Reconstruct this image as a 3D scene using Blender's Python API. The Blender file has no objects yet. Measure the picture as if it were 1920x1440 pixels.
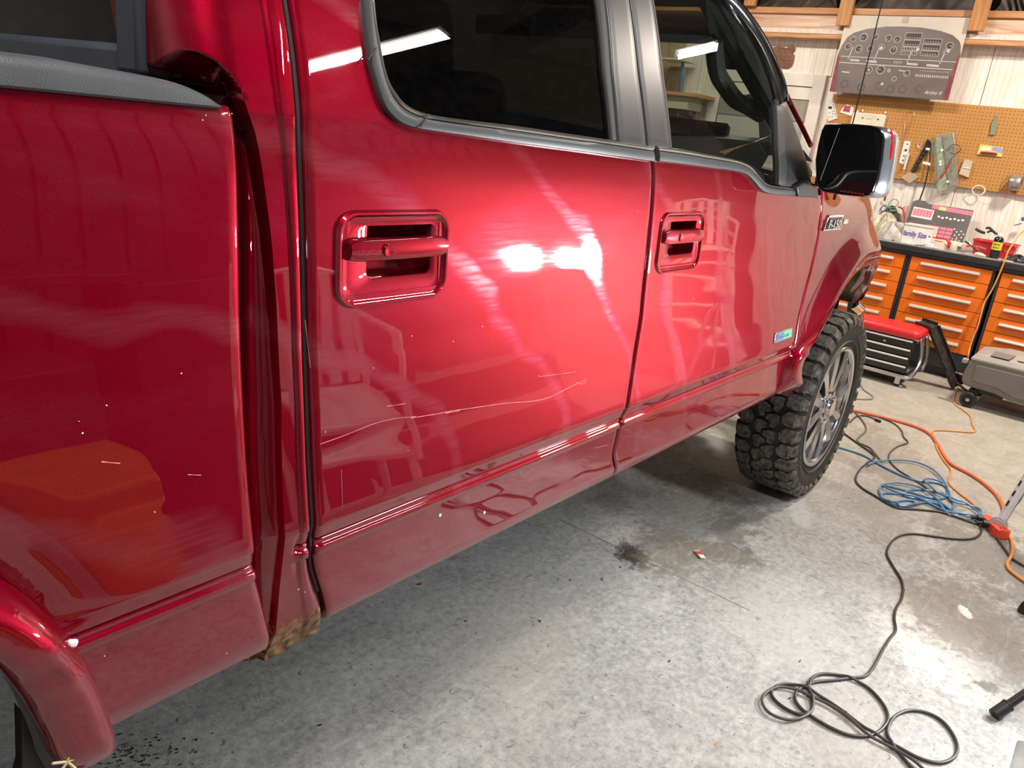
import bpy, bmesh, math, random
import numpy as np
from mathutils import Vector, Matrix, Euler

# ------------------------------------------------------------------ camera
sc = bpy.context.scene
COL = sc.collection
FPX = 1495.0
RC = np.array([[0.62271267, -0.77348308, 0.11812216],
               [-0.17411254, -0.28415857, -0.94283547],
               [0.76283271, 0.56654905, -0.31162225]])
CAM = np.array([0.0, -0.88, 1.46])
cd = bpy.data.cameras.new('camera')
cam = bpy.data.objects.new('camera', cd)
COL.objects.link(cam)
cd.sensor_width = 36.0
cd.lens = FPX / 1920 * 36.0
cd.clip_start = 0.02
cam.matrix_world = Matrix(((RC[0][0], -RC[1][0], -RC[2][0], CAM[0]),
                           (RC[0][1], -RC[1][1], -RC[2][1], CAM[1]),
                           (RC[0][2], -RC[1][2], -RC[2][2], CAM[2]),
                           (0, 0, 0, 1)))
sc.camera = cam
# ------------------------------------------------------------------ view
sc.view_settings.view_transform = 'Standard'
sc.view_settings.look = 'None'
sc.view_settings.gamma = 1.0
sc.view_settings.use_curve_mapping = False
sc.view_settings.exposure = 0.55
wd = bpy.data.worlds.new('world')
sc.world = wd
wd.use_nodes = True
wd.node_tree.nodes['Background'].inputs[0].default_value = (0.75, 0.85, 1, 1)
wd.node_tree.nodes['Background'].inputs[1].default_value = 0.02

LIGHT_SPOTS = [(3.30, -2.08, -27, 1.05), (5.72, -.95, -40, .36), (5.3, 1.9, 0, 1.2), (2.4, 3.2, 0, 1.2), (-1.6, 0.8, 0, 1.2), (0.1, -.85, 0, 1.2)]  # x, y, heading, length; the last is added to brighten floor and cab corner
def area(name, loc, sx, sy, power, color, target=None, spread=180):
    l = bpy.data.lights.new(name, 'AREA')
    l.shape = 'RECTANGLE'; l.size = sx; l.size_y = sy
    l.energy = power; l.color = color; l.spread = math.radians(spread)
    o = bpy.data.objects.new(name, l); COL.objects.link(o)
    o.location = loc
    if target is not None:
        d = Vector(target) - Vector(loc)
        o.rotation_euler = d.to_track_quat('-Z', 'Y').to_euler()
    return o
WARM = (1.0, 0.87, 0.74)
COOL = (0.93, 0.97, 1.0)
for i, (lx, ly, lh, ll) in enumerate(LIGHT_SPOTS):
    lo_ = area('tube_light', (lx, ly, 3.33), 0.16, ll, (46, 84, 52, 24, 30, 58)[i], WARM if i in (1, 2) else (1, .95, .9))
    lo_.rotation_euler = (0, 0, math.radians(lh))
WL = Vector((3.3, -1.42, .97))          # twin-head work light on its tripod
for k in (-1, 1):
    h = WL + Vector((0.07 * k, 0.105 * k, 0.0))
    area('work_light', tuple(h + Vector((-0.05, .03, 0))), 0.11, 0.08, 13, COOL, tuple(h + Vector((-2.2, 1.2, .12))), spread=125)

# ------------------------------------------------------------------ pixel -> world (on real planes)
def ray(px, py):
    return RC.T @ np.array([px - 960.0, py - 720.0, FPX])
def onY(px, py, y):
    d = ray(px, py); t = (y - CAM[1]) / d[1]; return CAM + d * t
def onX(px, py, x):
    d = ray(px, py); t = (x - CAM[0]) / d[0]; return CAM + d * t
def onZ(px, py, z=0.0):
    d = ray(px, py); t = (z - CAM[2]) / d[2]; return CAM + d * t
def proj(p):
    v = RC @ (np.array(p) - CAM); return v[0] / v[2] * FPX + 960, v[1] / v[2] * FPX + 720

# body side profile: outward offset by height
_Z = np.array([.56, .60, .63, .66, .70, .745, .779, .7835, .788, .7955, .7985, .8063, .8073, .8087, .8097, .8285, .833, .845, .87, .90, .95, 1.0, 1.1, 1.2, 1.3, 1.36, 1.40, 1.43])
_O = np.array([-.10, -.05, -.012, .000, .003, .006, .0075, .0125, .0138, .0132, .0080, .0085, .0045, .0045, .0090, .0135, .0155, .0145, .0105, .006, -.001, -.006, -.014, -.019, -.024, -.0285, -.034, -.041])
_zz = np.linspace(.56, 1.43, 1741)
_oo = np.interp(_zz, _Z, _O)
def _smooth(a, n):
    k = np.hanning(n + 2)[1:-1]; k /= k.sum()
    p = np.pad(a, n // 2, mode='edge'); return np.convolve(p, k, 'valid')[:len(a)]
_fine = _smooth(_oo, 5)
_wide = _smooth(_oo, 121)
_w = np.clip((_zz - .865) / .05, 0, 1)
_oo = _fine * (1 - _w) + _wide * _w
_o_end = _oo[-1]
def prof(z):
    """Y of the body skin at height z (bigger = further inboard)"""
    if z <= 1.43:
        return -float(np.interp(z, _zz, _oo))
    h = z - 1.43
    return -_o_end + 0.27 * h + 0.28 * h * h
def prof_plain(z):
    return -float(np.interp(z, [.60, .63, .66, .745, .833], [-.05, -.012, 0, .006, .0155])) if z < .833 else prof(z)
def front_in(x):
    return 0.9 * max(0.0, x - 3.55) ** 2
def S(px, py, out=0.0):
    y = 0.0
    for _ in range(25):
        p = onY(px, py, y); y = 0.5 * y + 0.5 * (prof(p[2]) - out)
    return p
def crv(pts, axis='z', out=0.0, raw=False):
    """interpolator x(z) (or z(x)) through pixel points lying on the body side"""
    q = np.array([S(a, b, out) for a, b in pts]) if not raw else np.array(pts)
    if axis == 'z':
        o = np.argsort(q[:, 2]); a, b = q[o, 2], q[o, 0]
    else:
        o = np.argsort(q[:, 0]); a, b = q[o, 0], q[o, 2]
    aa = np.linspace(a[0], a[-1], 300); bb = np.interp(aa, a, b)
    bs = _smooth(bb, 25); bs[:12] = bb[:12]; bs[-12:] = bb[-12:]
    sl0 = (b[1] - b[0]) / (a[1] - a[0]); sl1 = (b[-1] - b[-2]) / (a[-1] - a[-2])
    def f(t):
        if t < aa[0]: return bs[0] + (t - aa[0]) * sl0
        if t > aa[-1]: return bs[-1] + (t - aa[-1]) * sl1
        return float(np.interp(t, aa, bs))
    return f

# ------------------------------------------------------------------ mesh helpers
class MB:
    def __init__(s):
        s.v = []; s.f = []; s.m = []
    def add(s, vs, fs, mi=0):
        b = len(s.v); s.v += [tuple(map(float, v)) for v in vs]
        s.f += [tuple(b + i for i in f) for f in fs]; s.m += [mi] * len(fs); return s
    def box(s, c, d, rot=None, mi=0, taper=1.0):
        hx, hy, hz = d[0] / 2, d[1] / 2, d[2] / 2
        vs = [(x * (taper if z > 0 else 1), y * (taper if z > 0 else 1), z) for x, y, z in
              ((-hx, -hy, -hz), (hx, -hy, -hz), (hx, hy, -hz), (-hx, hy, -hz), (-hx, -hy, hz), (hx, -hy, hz), (hx, hy, hz), (-hx, hy, hz))]
        if rot is not None:
            e = Euler(rot).to_matrix() if not isinstance(rot, Matrix) else rot
            vs = [tuple(e @ Vector(v)) for v in vs]
        vs = [(v[0] + c[0], v[1] + c[1], v[2] + c[2]) for v in vs]
        return s.add(vs, [(0, 3, 2, 1), (4, 5, 6, 7), (0, 1, 5, 4), (1, 2, 6, 5), (2, 3, 7, 6), (3, 0, 4, 7)], mi)
    def tube(s, pts, r, n=8, mi=0, caps=True, flat=1.0):
        P = [Vector(p) for p in pts]; N = len(P)
        rr = r if isinstance(r, (list, tuple)) else [r] * N
        up = Vector((0, 0, 1)); t0 = (P[1] - P[0]).normalized()
        if abs(t0.dot(up)) > .95: up = Vector((1, 0, 0))
        nrm = (up - t0 * up.dot(t0)).normalized(); vs = []
        for i in range(N):
            t = (P[min(i + 1, N - 1)] - P[max(i - 1, 0)])
            if t.length < 1e-9: t = t0.copy()
            t.normalize(); nrm = nrm - t * nrm.dot(t)
            if nrm.length < 1e-6: nrm = t.orthogonal()
            nrm.normalize(); b = t.cross(nrm)
            for k in range(n):
                a = 2 * math.pi * k / n
                vs.append(P[i] + (nrm * math.cos(a) * flat + b * math.sin(a)) * rr[i])
        fs = [(i * n + k, i * n + (k + 1) % n, (i + 1) * n + (k + 1) % n, (i + 1) * n + k) for i in range(N - 1) for k in range(n)]
        if caps: fs += [tuple(range(n - 1, -1, -1)), tuple((N - 1) * n + k for k in range(n))]
        return s.add(vs, fs, mi)
    def cyl(s, a, b, r, n=20, mi=0, r2=None):
        return s.tube([a, b], [r, r if r2 is None else r2], n, mi)
    def lathe(s, prof_, c=(0, 0, 0), axis='Z', n=28, mi=0, M=None, caps=True):
        vs = []
        for r, h in prof_:
            for k in range(n):
                a = 2 * math.pi * k / n; x, y = r * math.cos(a), r * math.sin(a)
                v = {'Z': (x, y, h), 'Y': (x, h, y), 'X': (h, x, y)}[axis]
                if M is not None: v = tuple(M @ Vector(v))
                vs.append((v[0] + c[0], v[1] + c[1], v[2] + c[2]))
        N = len(prof_)
        fs = [(i * n + k, i * n + (k + 1) % n, (i + 1) * n + (k + 1) % n, (i + 1) * n + k) for i in range(N - 1) for k in range(n)]
        if caps and prof_[0] != prof_[-1] and prof_[0][0] > 1e-4: fs.append(tuple(range(n)))
        if caps and prof_[0] != prof_[-1] and prof_[-1][0] > 1e-4: fs.append(tuple((N - 1) * n + k for k in range(n)))
        return s.add(vs, fs, mi)
    def prism(s, poly, fn, t0, t1, mi=0):
        """poly 2D points, fn(u,v,t)->xyz"""
        n = len(poly)
        vs = [fn(u, v, t0) for u, v in poly] + [fn(u, v, t1) for u, v in poly]
        fs = [tuple(range(n - 1, -1, -1)), tuple(range(n, 2 * n))] + [(i, (i + 1) % n, n + (i + 1) % n, n + i) for i in range(n)]
        return s.add(vs, fs, mi)
    def grid(s, fn, nu, nv, mi=0, skip=None):
        vs = [fn(i, j) for j in range(nv) for i in range(nu)]
        fs = []
        for j in range(nv - 1):
            for i in range(nu - 1):
                q = (j * nu + i, j * nu + i + 1, (j + 1) * nu + i + 1, (j + 1) * nu + i)
                if skip:
                    c = [sum(vs[a][k] for a in q) / 4 for k in range(3)]
                    if skip(c): continue
                fs.append(q)
        return s.add(vs, fs, mi)
    def loops(s, L, mi=0, close=True, cap=None):
        n = len(L[0]); vs = [p for l in L for p in l]; N = len(L)
        fs = [(i * n + k, i * n + (k + 1) % n, (i + 1) * n + (k + 1) % n, (i + 1) * n + k) for i in range(N - 1) for k in range(n if close else n - 1)]
        if cap in ('end', 'both'): fs.append(tuple((N - 1) * n + k for k in range(n)))
        if cap in ('start', 'both'): fs.append(tuple(range(n - 1, -1, -1)))
        return s.add(vs, fs, mi)
    def xf(s, M):
        s.v = [tuple(M @ Vector(v)) for v in s.v]; return s

def thing(name, label, cat, loc=(0, 0, 0), rot=(0, 0, 0), group=None):
    o = bpy.data.objects.new(name, None); COL.objects.link(o)
    o.empty_display_size = .05
    o.location = loc; o.rotation_euler = rot
    o['label'] = label; o['category'] = cat
    if group: o['group'] = group
    return o
def wmat(o):
    m = o.matrix_basis.copy()
    while o.parent: o = o.parent; m = o.matrix_basis @ m
    return m
def part(name, mb, mats, parent=None, smooth=True, world=True, label=None, bevel=0, angle=35, kind=None, recalc=True):
    me = bpy.data.meshes.new(name)
    vs = mb.v
    if parent is not None and world:
        Mi = wmat(parent).inverted(); vs = [tuple(Mi @ Vector(v)) for v in vs]
    me.from_pydata(vs, [], mb.f)
    if not isinstance(mats, (list, tuple)): mats = [mats]
    for m in mats: me.materials.append(m)
    for p, mi in zip(me.polygons, mb.m): p.material_index = mi
    if recalc:
        b = bmesh.new(); b.from_mesh(me); bmesh.ops.recalc_face_normals(b, faces=b.faces); b.to_mesh(me); b.free()
    if smooth:
        for p in me.polygons: p.use_smooth = True
        me.set_sharp_from_angle(angle=math.radians(angle))
    o = bpy.data.objects.new(name, me); COL.objects.link(o)
    if parent is not None: o.parent = parent
    if label: o['label'] = label
    if kind: o['kind'] = kind
    if bevel:
        md = o.modifiers.new('bevel', 'BEVEL'); md.width = bevel; md.segments = 2; md.limit_method = 'ANGLE'; md.angle_limit = math.radians(40)
    return o
def tag(o, label, cat, group=None):
    o['label'] = label; o['category'] = cat
    if group: o['group'] = group
    return o
def single(name, mb, mats, label, cat, group=None, **k):
    """a thing that is one mesh, origin at its base"""
    vs = np.array(mb.v); c = Vector(((vs[:, 0].min() + vs[:, 0].max()) / 2, (vs[:, 1].min() + vs[:, 1].max()) / 2, vs[:, 2].min()))
    mb.v = [(v[0] - c.x, v[1] - c.y, v[2] - c.z) for v in mb.v]
    o = part(name, mb, mats, None, **k); o.location = c
    return tag(o, label, cat, group)
def struct(name, mb, mats, parent=None, **k):
    o = part(name, mb, mats, parent, **k)
    if parent is None: o['kind'] = 'structure'
    return o
def dup(root, loc=None, rot=None, label=None):
    r = root.copy(); COL.objects.link(r)
    if loc is not None: r.location = loc
    if rot is not None: r.rotation_euler = rot
    if label: r['label'] = label
    for ch in root.children:
        c = ch.copy(); COL.objects.link(c); c.parent = r
        for g in ch.children:
            d = g.copy(); COL.objects.link(d); d.parent = c
    return r
def textmesh(name, s, size, mat, M, parent=None, depth=.0006, align='LEFT', shear=0, world=True, label=None, sx=1.0):
    cu = bpy.data.curves.new('t', 'FONT'); cu.body = s; cu.size = size; cu.extrude = depth; cu.align_x = align; cu.shear = shear
    cu.resolution_u = 3; cu.offset = size * .018
    to = bpy.data.objects.new('t', cu); COL.objects.link(to)
    bpy.context.view_layer.update()
    me = bpy.data.meshes.new_from_object(to.evaluated_get(bpy.context.evaluated_depsgraph_get()))
    bpy.data.objects.remove(to); bpy.data.curves.remove(cu)
    me.name = name; me.materials.clear(); me.materials.append(mat)
    Mx = M @ Matrix.Diagonal((sx, 1, 1, 1))
    if parent is not None and world: Mx = wmat(parent).inverted() @ Mx
    me.transform(Mx)
    o = bpy.data.objects.new(name, me); COL.objects.link(o)
    if parent is not None: o.parent = parent
    if label: o['label'] = label
    return o
def frame(o, u, v):
    """matrix with origin o, text x axis u, text y axis v"""
    u = Vector(u).normalized(); v = Vector(v); v = (v - u * v.dot(u)).normalized(); w = u.cross(v)
    return Matrix(((u.x, v.x, w.x, o[0]), (u.y, v.y, w.y, o[1]), (u.z, v.z, w.z, o[2]), (0, 0, 0, 1)))
def spline(pts, k=6):
    P = [np.array(p, float) for p in pts]; out = []
    for i in range(len(P) - 1):
        p0 = P[max(i - 1, 0)]; p1 = P[i]; p2 = P[i + 1]; p3 = P[min(i + 2, len(P) - 1)]
        for j in range(k):
            t = j / k
            out.append(.5 * ((2 * p1) + (-p0 + p2) * t + (2 * p0 - 5 * p1 + 4 * p2 - p3) * t * t + (-p0 + 3 * p1 - 3 * p2 + p3) * t ** 3))
    out.append(P[-1]); return out
def rrect(a, b, r, n=6):
    """rounded rectangle loop, half sizes a, b"""
    out = []
    for cx, cy, a0 in ((a - r, b - r, 0), (-a + r, b - r, 90), (-a + r, -b + r, 180), (a - r, -b + r, 270)):
        for k in range(n + 1):
            t = math.radians(a0 + 90 * k / n); out.append((cx + r * math.cos(t), cy + r * math.sin(t)))
    return out

# ------------------------------------------------------------------ materials
def nodes(m):
    m.use_nodes = True; nt = m.node_tree; return nt, nt.nodes['Principled BSDF']
def link(nt, a, b): nt.links.new(a, b)
_mc = {}
def pm(name, col, rough=.5, metal=0.0, coat=0.0, var=.12, nscale=12.0, bump=0.0, bscale=200.0, spec=.5, emit=None, alpha=None, trans=0.0, coatr=.03, stretch=None, sheen=0):
    if name in _mc: return _mc[name]
    m = bpy.data.materials.new(name); nt, b = nodes(m)
    b.inputs['Roughness'].default_value = rough; b.inputs['Metallic'].default_value = metal
    b.inputs['Coat Weight'].default_value = coat; b.inputs['Coat Roughness'].default_value = coatr
    b.inputs['Specular IOR Level'].default_value = spec
    b.inputs['Transmission Weight'].default_value = trans
    if sheen: b.inputs['Sheen Weight'].default_value = sheen
    tc = nt.nodes.new('ShaderNodeTexCoord'); src = tc.outputs['Object']
    if stretch:
        mp = nt.nodes.new('ShaderNodeMapping'); mp.inputs['Scale'].default_value = stretch; link(nt, src, mp.inputs[0]); src = mp.outputs[0]
    n = nt.nodes.new('ShaderNodeTexNoise'); n.inputs['Scale'].default_value = nscale; n.inputs['Detail'].default_value = 5
    link(nt, src, n.inputs['Vector'])
    r = nt.nodes.new('ShaderNodeValToRGB'); link(nt, n.outputs['Fac'], r.inputs[0])
    r.color_ramp.elements[0].position = .3; r.color_ramp.elements[1].position = .7
    r.color_ramp.elements[0].color = tuple(c * (1 - var) for c in col) + (1,)
    r.color_ramp.elements[1].color = tuple(min(1, c * (1 + var)) for c in col) + (1,)
    link(nt, r.outputs[0], b.inputs['Base Color'])
    if bump:
        n2 = nt.nodes.new('ShaderNodeTexNoise'); n2.inputs['Scale'].default_value = bscale; n2.inputs['Detail'].default_value = 3
        link(nt, src, n2.inputs['Vector'])
        bp = nt.nodes.new('ShaderNodeBump'); bp.inputs['Strength'].default_value = bump; bp.inputs['Distance'].default_value = .002
        link(nt, n2.outputs['Fac'], bp.inputs['Height']); link(nt, bp.outputs[0], b.inputs['Normal'])
    if emit:
        b.inputs['Emission Color'].default_value = tuple(emit[:3]) + (1,); b.inputs['Emission Strength'].default_value = emit[3]
    if alpha is not None: b.inputs['Alpha'].default_value = alpha
    _mc[name] = m; return m
def srgb(r, g, b):
    return tuple(((c / 255) / 12.92 if c / 255 < .04045 else ((c / 255 + .055) / 1.055) ** 2.4) for c in (r, g, b))

def make_paint():
    m = bpy.data.materials.new('candy_red_paint'); nt, b = nodes(m)
    N = nt.nodes.new
    tc = N('ShaderNodeTexCoord')
    fl = N('ShaderNodeTexNoise'); fl.inputs['Scale'].default_value = 900; fl.inputs['Detail'].default_value = 1
    link(nt, tc.outputs['Object'], fl.inputs['Vector'])
    rp = N('ShaderNodeValToRGB'); link(nt, fl.outputs['Fac'], rp.inputs[0])
    rp.color_ramp.elements[0].position = .35; rp.color_ramp.elements[0].color = (.145, .0002, .008, 1)
    rp.color_ramp.elements[1].position = .7; rp.color_ramp.elements[1].color = (.24, .0003, .015, 1)
    # wash swirls and haze: large curved fine scratches, roughen the clear coat
    mp = N('ShaderNodeMapping'); mp.inputs['Scale'].default_value = (1.1, 1.0, 3.2); mp.inputs['Rotation'].default_value = (0, .25, 0)
    link(nt, tc.outputs['Object'], mp.inputs[0])
    n1 = N('ShaderNodeTexNoise'); n1.inputs['Scale'].default_value = 1.6; n1.inputs['Detail'].default_value = 6; n1.inputs['Distortion'].default_value = 1.2
    link(nt, mp.outputs[0], n1.inputs['Vector'])
    r1 = N('ShaderNodeValToRGB'); link(nt, n1.outputs['Fac'], r1.inputs[0])
    r1.color_ramp.elements[0].position = .50; r1.color_ramp.elements[1].position = .72
    w = N('ShaderNodeTexWave'); w.wave_type = 'RINGS'; w.rings_direction = 'Y'; w.inputs['Scale'].default_value = 1.1
    w.inputs['Distortion'].default_value = 5; w.inputs['Detail'].default_value = 3; w.inputs['Detail Scale'].default_value = 1.5
    link(nt, tc.outputs['Object'], w.inputs['Vector'])
    r2 = N('ShaderNodeValToRGB'); link(nt, w.outputs['Fac'], r2.inputs[0])
    r2.color_ramp.elements[0].position = .93; r2.color_ramp.elements[1].position = 1.0
    fs = N('ShaderNodeTexNoise'); fs.inputs['Scale'].default_value = 60; fs.inputs['Detail'].default_value = 8
    mp2 = N('ShaderNodeMapping'); mp2.inputs['Scale'].default_value = (.25, 1, 3); mp2.inputs['Rotation'].default_value = (0, .5, 0)
    link(nt, tc.outputs['Object'], mp2.inputs[0]); link(nt, mp2.outputs[0], fs.inputs['Vector'])
    def M(op, a, b_, cl=False):
        q = N('ShaderNodeMath'); q.operation = op; q.use_clamp = cl
        for i, x in enumerate((a, b_)):
            if isinstance(x, (int, float)): q.inputs[i].default_value = x
            else: link(nt, x, q.inputs[i])
        return q.outputs[0]
    haze = M('ADD', M('MULTIPLY', r1.outputs[0], .55), M('MULTIPLY', r2.outputs[0], .8), True)
    haze = M('MULTIPLY', haze, M('MULTIPLY', fs.outputs['Fac'], 1.5), True)
    mix = N('ShaderNodeMixRGB'); link(nt, M('MULTIPLY', haze, .07), mix.inputs[0]); link(nt, rp.outputs[0], mix.inputs[1]); mix.inputs[2].default_value = (.55, .35, .38, 1)
    link(nt, mix.outputs[0], b.inputs['Base Color'])
    b.inputs['Metallic'].default_value = .5
    b.inputs['Specular IOR Level'].default_value = .15
    b.inputs['Specular Tint'].default_value = (.9, .05, .08, 1)
    b.inputs['Roughness'].default_value = .42
    b.inputs['Coat Weight'].default_value = 1.0
    b.inputs['Coat IOR'].default_value = 1.63
    link(nt, M('ADD', M('MULTIPLY', haze, .14), .010), b.inputs['Coat Roughness'])
    lo = N('ShaderNodeTexNoise'); lo.inputs['Scale'].default_value = 4.5; lo.inputs['Detail'].default_value = 1
    link(nt, tc.outputs['Object'], lo.inputs['Vector'])
    bp = N('ShaderNodeBump'); bp.inputs['Strength'].default_value = .25; bp.inputs['Distance'].default_value = .0035
    link(nt, lo.outputs['Fac'], bp.inputs['Height']); link(nt, bp.outputs[0], b.inputs['Coat Normal'])
    return m
PAINT = make_paint()
CLADP = PAINT
def make_glass(name, tint, alpha, rough=.0):
    m = bpy.data.materials.new(name); nt, b = nodes(m); N = nt.nodes.new
    out = nt.nodes['Material Output']
    tr = N('ShaderNodeBsdfTransparent'); tr.inputs[0].default_value = tuple(tint) + (1,)
    gl = N('ShaderNodeBsdfGlossy'); gl.inputs['Roughness'].default_value = rough; gl.inputs[0].default_value = (.95, .97, 1, 1)
    fr = N('ShaderNodeFresnel'); ge = N('ShaderNodeNewGeometry'); io = N('ShaderNodeMath'); io.operation = 'MULTIPLY_ADD'; io.inputs[1].default_value = 1 / 1.5 - 1.5; io.inputs[2].default_value = 1.5
    link(nt, ge.outputs['Backfacing'], io.inputs[0]); link(nt, io.outputs[0], fr.inputs[0])
    mx = N('ShaderNodeMixShader'); link(nt, fr.outputs[0], mx.inputs[0]); link(nt, tr.outputs[0], mx.inputs[1]); link(nt, gl.outputs[0], mx.inputs[2])
    dn = N('ShaderNodeTexNoise'); dn.inputs['Scale'].default_value = 30
    df = N('ShaderNodeBsdfDiffuse'); df.inputs[0].default_value = (.5, .5, .5, 1)
    mx2 = N('ShaderNodeMixShader'); mm = N('ShaderNodeMath'); mm.operation = 'MULTIPLY'; mm.inputs[1].default_value = alpha
    link(nt, dn.outputs['Fac'], mm.inputs[0]); link(nt, mm.outputs[0], mx2.inputs[0]); link(nt, mx.outputs[0], mx2.inputs[1]); link(nt, df.outputs[0], mx2.inputs[2])
    link(nt, mx2.outputs[0], out.inputs[0]); return m
GLASS_DARK = make_glass('privacy_glass', (.035, .04, .045), .006)
GLASS_CLEAR = make_glass('clear_glass', (.50, .56, .50), .010)
GLASS_WIND = make_glass('windshield_glass', (.86, .92, .89), .008)
BLACKGLOSS = pm('gloss_black_trim', (.008, .008, .009), .18, coat=.6)
BLACKPL = pm('black_plastic', (.016, .016, .017), .42, bump=.1, bscale=600)
APPLIQUE = pm('satin_grey_applique', (.034, .035, .040), .36, coat=.0, spec=.6)
CAPPL = pm('weathered_grey_plastic', (.052, .057, .062), .5, bump=.35, bscale=500, var=.18)
RUBBER = pm('black_rubber', (.018, .018, .019), .55)
BELT = pm('belt_moulding', (.045, .048, .052), .40, metal=.1)
CHROME = pm('chrome', (.78, .80, .84), .07, metal=1.0, var=.02)
CHROMEY = pm('worn_aluminium', (.60, .62, .66), .26, metal=1.0, var=.1)
DARKIN = pm('dark_interior', (.012, .011, .011), .8)
GREYIN = pm('charcoal_interior_trim', (.045, .04, .038), .6)
BROWNSEAT = pm('brown_leather', (.10, .035, .018), .5, bump=.3, bscale=120)
# ------------------------------------------------------------------ floor
def make_floor():
    m = bpy.data.materials.new('worn_concrete'); nt, b = nodes(m); N = nt.nodes.new
    tc = N('ShaderNodeTexCoord')
    def noise(sc_, det=8, dist=0., scale=None, rough=.6):
        n = N('ShaderNodeTexNoise'); n.inputs['Scale'].default_value = sc_; n.inputs['Detail'].default_value = det; n.inputs['Distortion'].default_value = dist
        n.inputs['Roughness'].default_value = rough
        if scale:
            mp = N('ShaderNodeMapping'); mp.inputs['Scale'].default_value = scale; link(nt, tc.outputs['Object'], mp.inputs[0]); link(nt, mp.outputs[0], n.inputs['Vector'])
        else: link(nt, tc.outputs['Object'], n.inputs['Vector'])
        return n.outputs['Fac']
    def ramp(f, p0, c0, p1, c1):
        r = N('ShaderNodeValToRGB'); link(nt, f, r.inputs[0]); e = r.color_ramp.elements
        e[0].position = p0; e[0].color = tuple(c0) + (1,); e[1].position = p1; e[1].color = tuple(c1) + (1,); return r.outputs[0]
    def mix(f, a, c, typ='MIX'):
        q = N('ShaderNodeMixRGB'); q.blend_type = typ
        for i, x in enumerate((f, a, c)):
            if isinstance(x, (int, float)): q.inputs[i].default_value = x
            elif isinstance(x, tuple): q.inputs[i].default_value = x + (1,)
            else: link(nt, x, q.inputs[i])
        return q.outputs[0]
    def M(op, a, b_=0., cl=False):
        q = N('ShaderNodeMath'); q.operation = op; q.use_clamp = cl
        for i, x in enumerate((a, b_)):
            if isinstance(x, (int, float)): q.inputs[i].default_value = x
            else: link(nt, x, q.inputs[i])
        return q.outputs[0]
    n_big = noise(1.1, 6, .6); n_mid = noise(5.5, 10, .8, None, .68); n_fine = noise(42, 8, .3, None, .7)
    c = ramp(n_mid, .30, (.19, .20, .20), .66, (.56, .565, .55))
    c = mix(.55, c, ramp(n_fine, .32, (.14, .15, .15), .66, (.68, .68, .665)), 'MIX')
    c = mix(M('MULTIPLY', n_big, .45), c, (.27, .255, .225), 'MIX')
    sep = N('ShaderNodeSeparateXYZ'); link(nt, tc.outputs['Object'], sep.inputs[0])
    far = M('MULTIPLY', M('SUBTRACT', sep.outputs[0], 3.2), .8, True)
    c = mix(M('MULTIPLY', far, .75), c, ramp(n_mid, .3, (.33, .29, .235), .7, (.46, .41, .345)))  # warmer with distance: dust, plus warm lamplight mixed into the colour
    # stains and scuffs with shapes of their own
    blobs = [((1182, 1038), .09, .04, (.05, .048, .04), .95), ((1368, 995), .16, .06, (.14, .14, .13), .7), ((1395, 960), .20, .07, (.16, .16, .15), .6), ((1340, 1035), .10, .12, (.16, .14, .09), .7),
             ((1255, 1030), .16, .10, (.25, .22, .15), .5), ((1740, 1190), .28, .10, (.66, .65, .60), .8), ((1830, 1170), .35, .17, (.19, .165, .14), .7), ((1870, 1050), .45, .14, (.18, .17, .155), .75),
             ((1340, 850), .30, .09, (.55, .57, .56), .75), ((1300, 990), .5, .14, (.16, .155, .145), .45), ((1150, 940), .12, .05, (.18, .17, .13), .5), ((1680, 870), .7, .12, (.24, .21, .18), .6),
             ((1860, 1290), .03, .022, (.12, .12, .11), .8), ((1810, 1148), .045, .012, (.80, .78, .72), .9), ((1640, 950), .5, .10, (.26, .24, .21), .5), ((980, 1200), .4, .12, (.42, .40, .36), .35),
             ((1495, 945), .25, .03, (.52, .54, .54), .6), ((1610, 1390), .35, .1, (.38, .34, .30), .4), ((1480, 1180), .3, .12, (.50, .50, .48), .4)]
    wob = noise(9, 5, 1.0); wob2 = noise(30, 6, .5)
    for (px, py), rx, ry, colr, st in blobs:
        p = onZ(px, py)
        mp = N('ShaderNodeMapping'); mp.vector_type = 'TEXTURE'
        mp.inputs['Location'].default_value = (p[0], p[1], 0); mp.inputs['Scale'].default_value = (rx, ry * 1.6, 1); mp.inputs['Rotation'].default_value = (0, 0, .5)
        link(nt, tc.outputs['Object'], mp.inputs[0])
        ln = N('ShaderNodeVectorMath'); ln.operation = 'LENGTH'; link(nt, mp.outputs[0], ln.inputs[0])
        d = M('ADD', ln.outputs['Value'], M('MULTIPLY', M('SUBTRACT', wob, .5), 2.2))
        d = M('ADD', d, M('MULTIPLY', M('SUBTRACT', wob2, .5), 1.6))
        k = M('MULTIPLY', M('SUBTRACT', 1.15, d), 2.2, True)
        c = mix(M('MULTIPLY', k, st), c, colr)
    # trowel marks / worn streaks
    st_ = noise(16, 6, 1.0, (.35, 2.2, 1)); c = mix(M('MULTIPLY', ramp(st_, .55, (0, 0, 0), .70, (1, 1, 1)), .26), c, (.66, .66, .64))
    st2 = noise(24, 8, 1.6, (1, 1, 1), .75); c = mix(M('MULTIPLY', ramp(st2, .57, (0, 0, 0), .66, (1, 1, 1)), .60), c, (.11, .11, .105))
    spk = noise(150, 2, 0); c = mix(ramp(spk, .735, (0, 0, 0), .76, (1, 1, 1)), c, (.04, .04, .035))
    link(nt, c, b.inputs['Base Color'])
    rr = ramp(n_mid, .3, (.62, .62, .62), .7, (.42, .42, .42)); link(nt, rr, b.inputs['Roughness'])
    b.inputs['Specular IOR Level'].default_value = .35
    bp = N('ShaderNodeBump'); bp.inputs['Strength'].default_value = .5; bp.inputs['Distance'].default_value = .003
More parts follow.
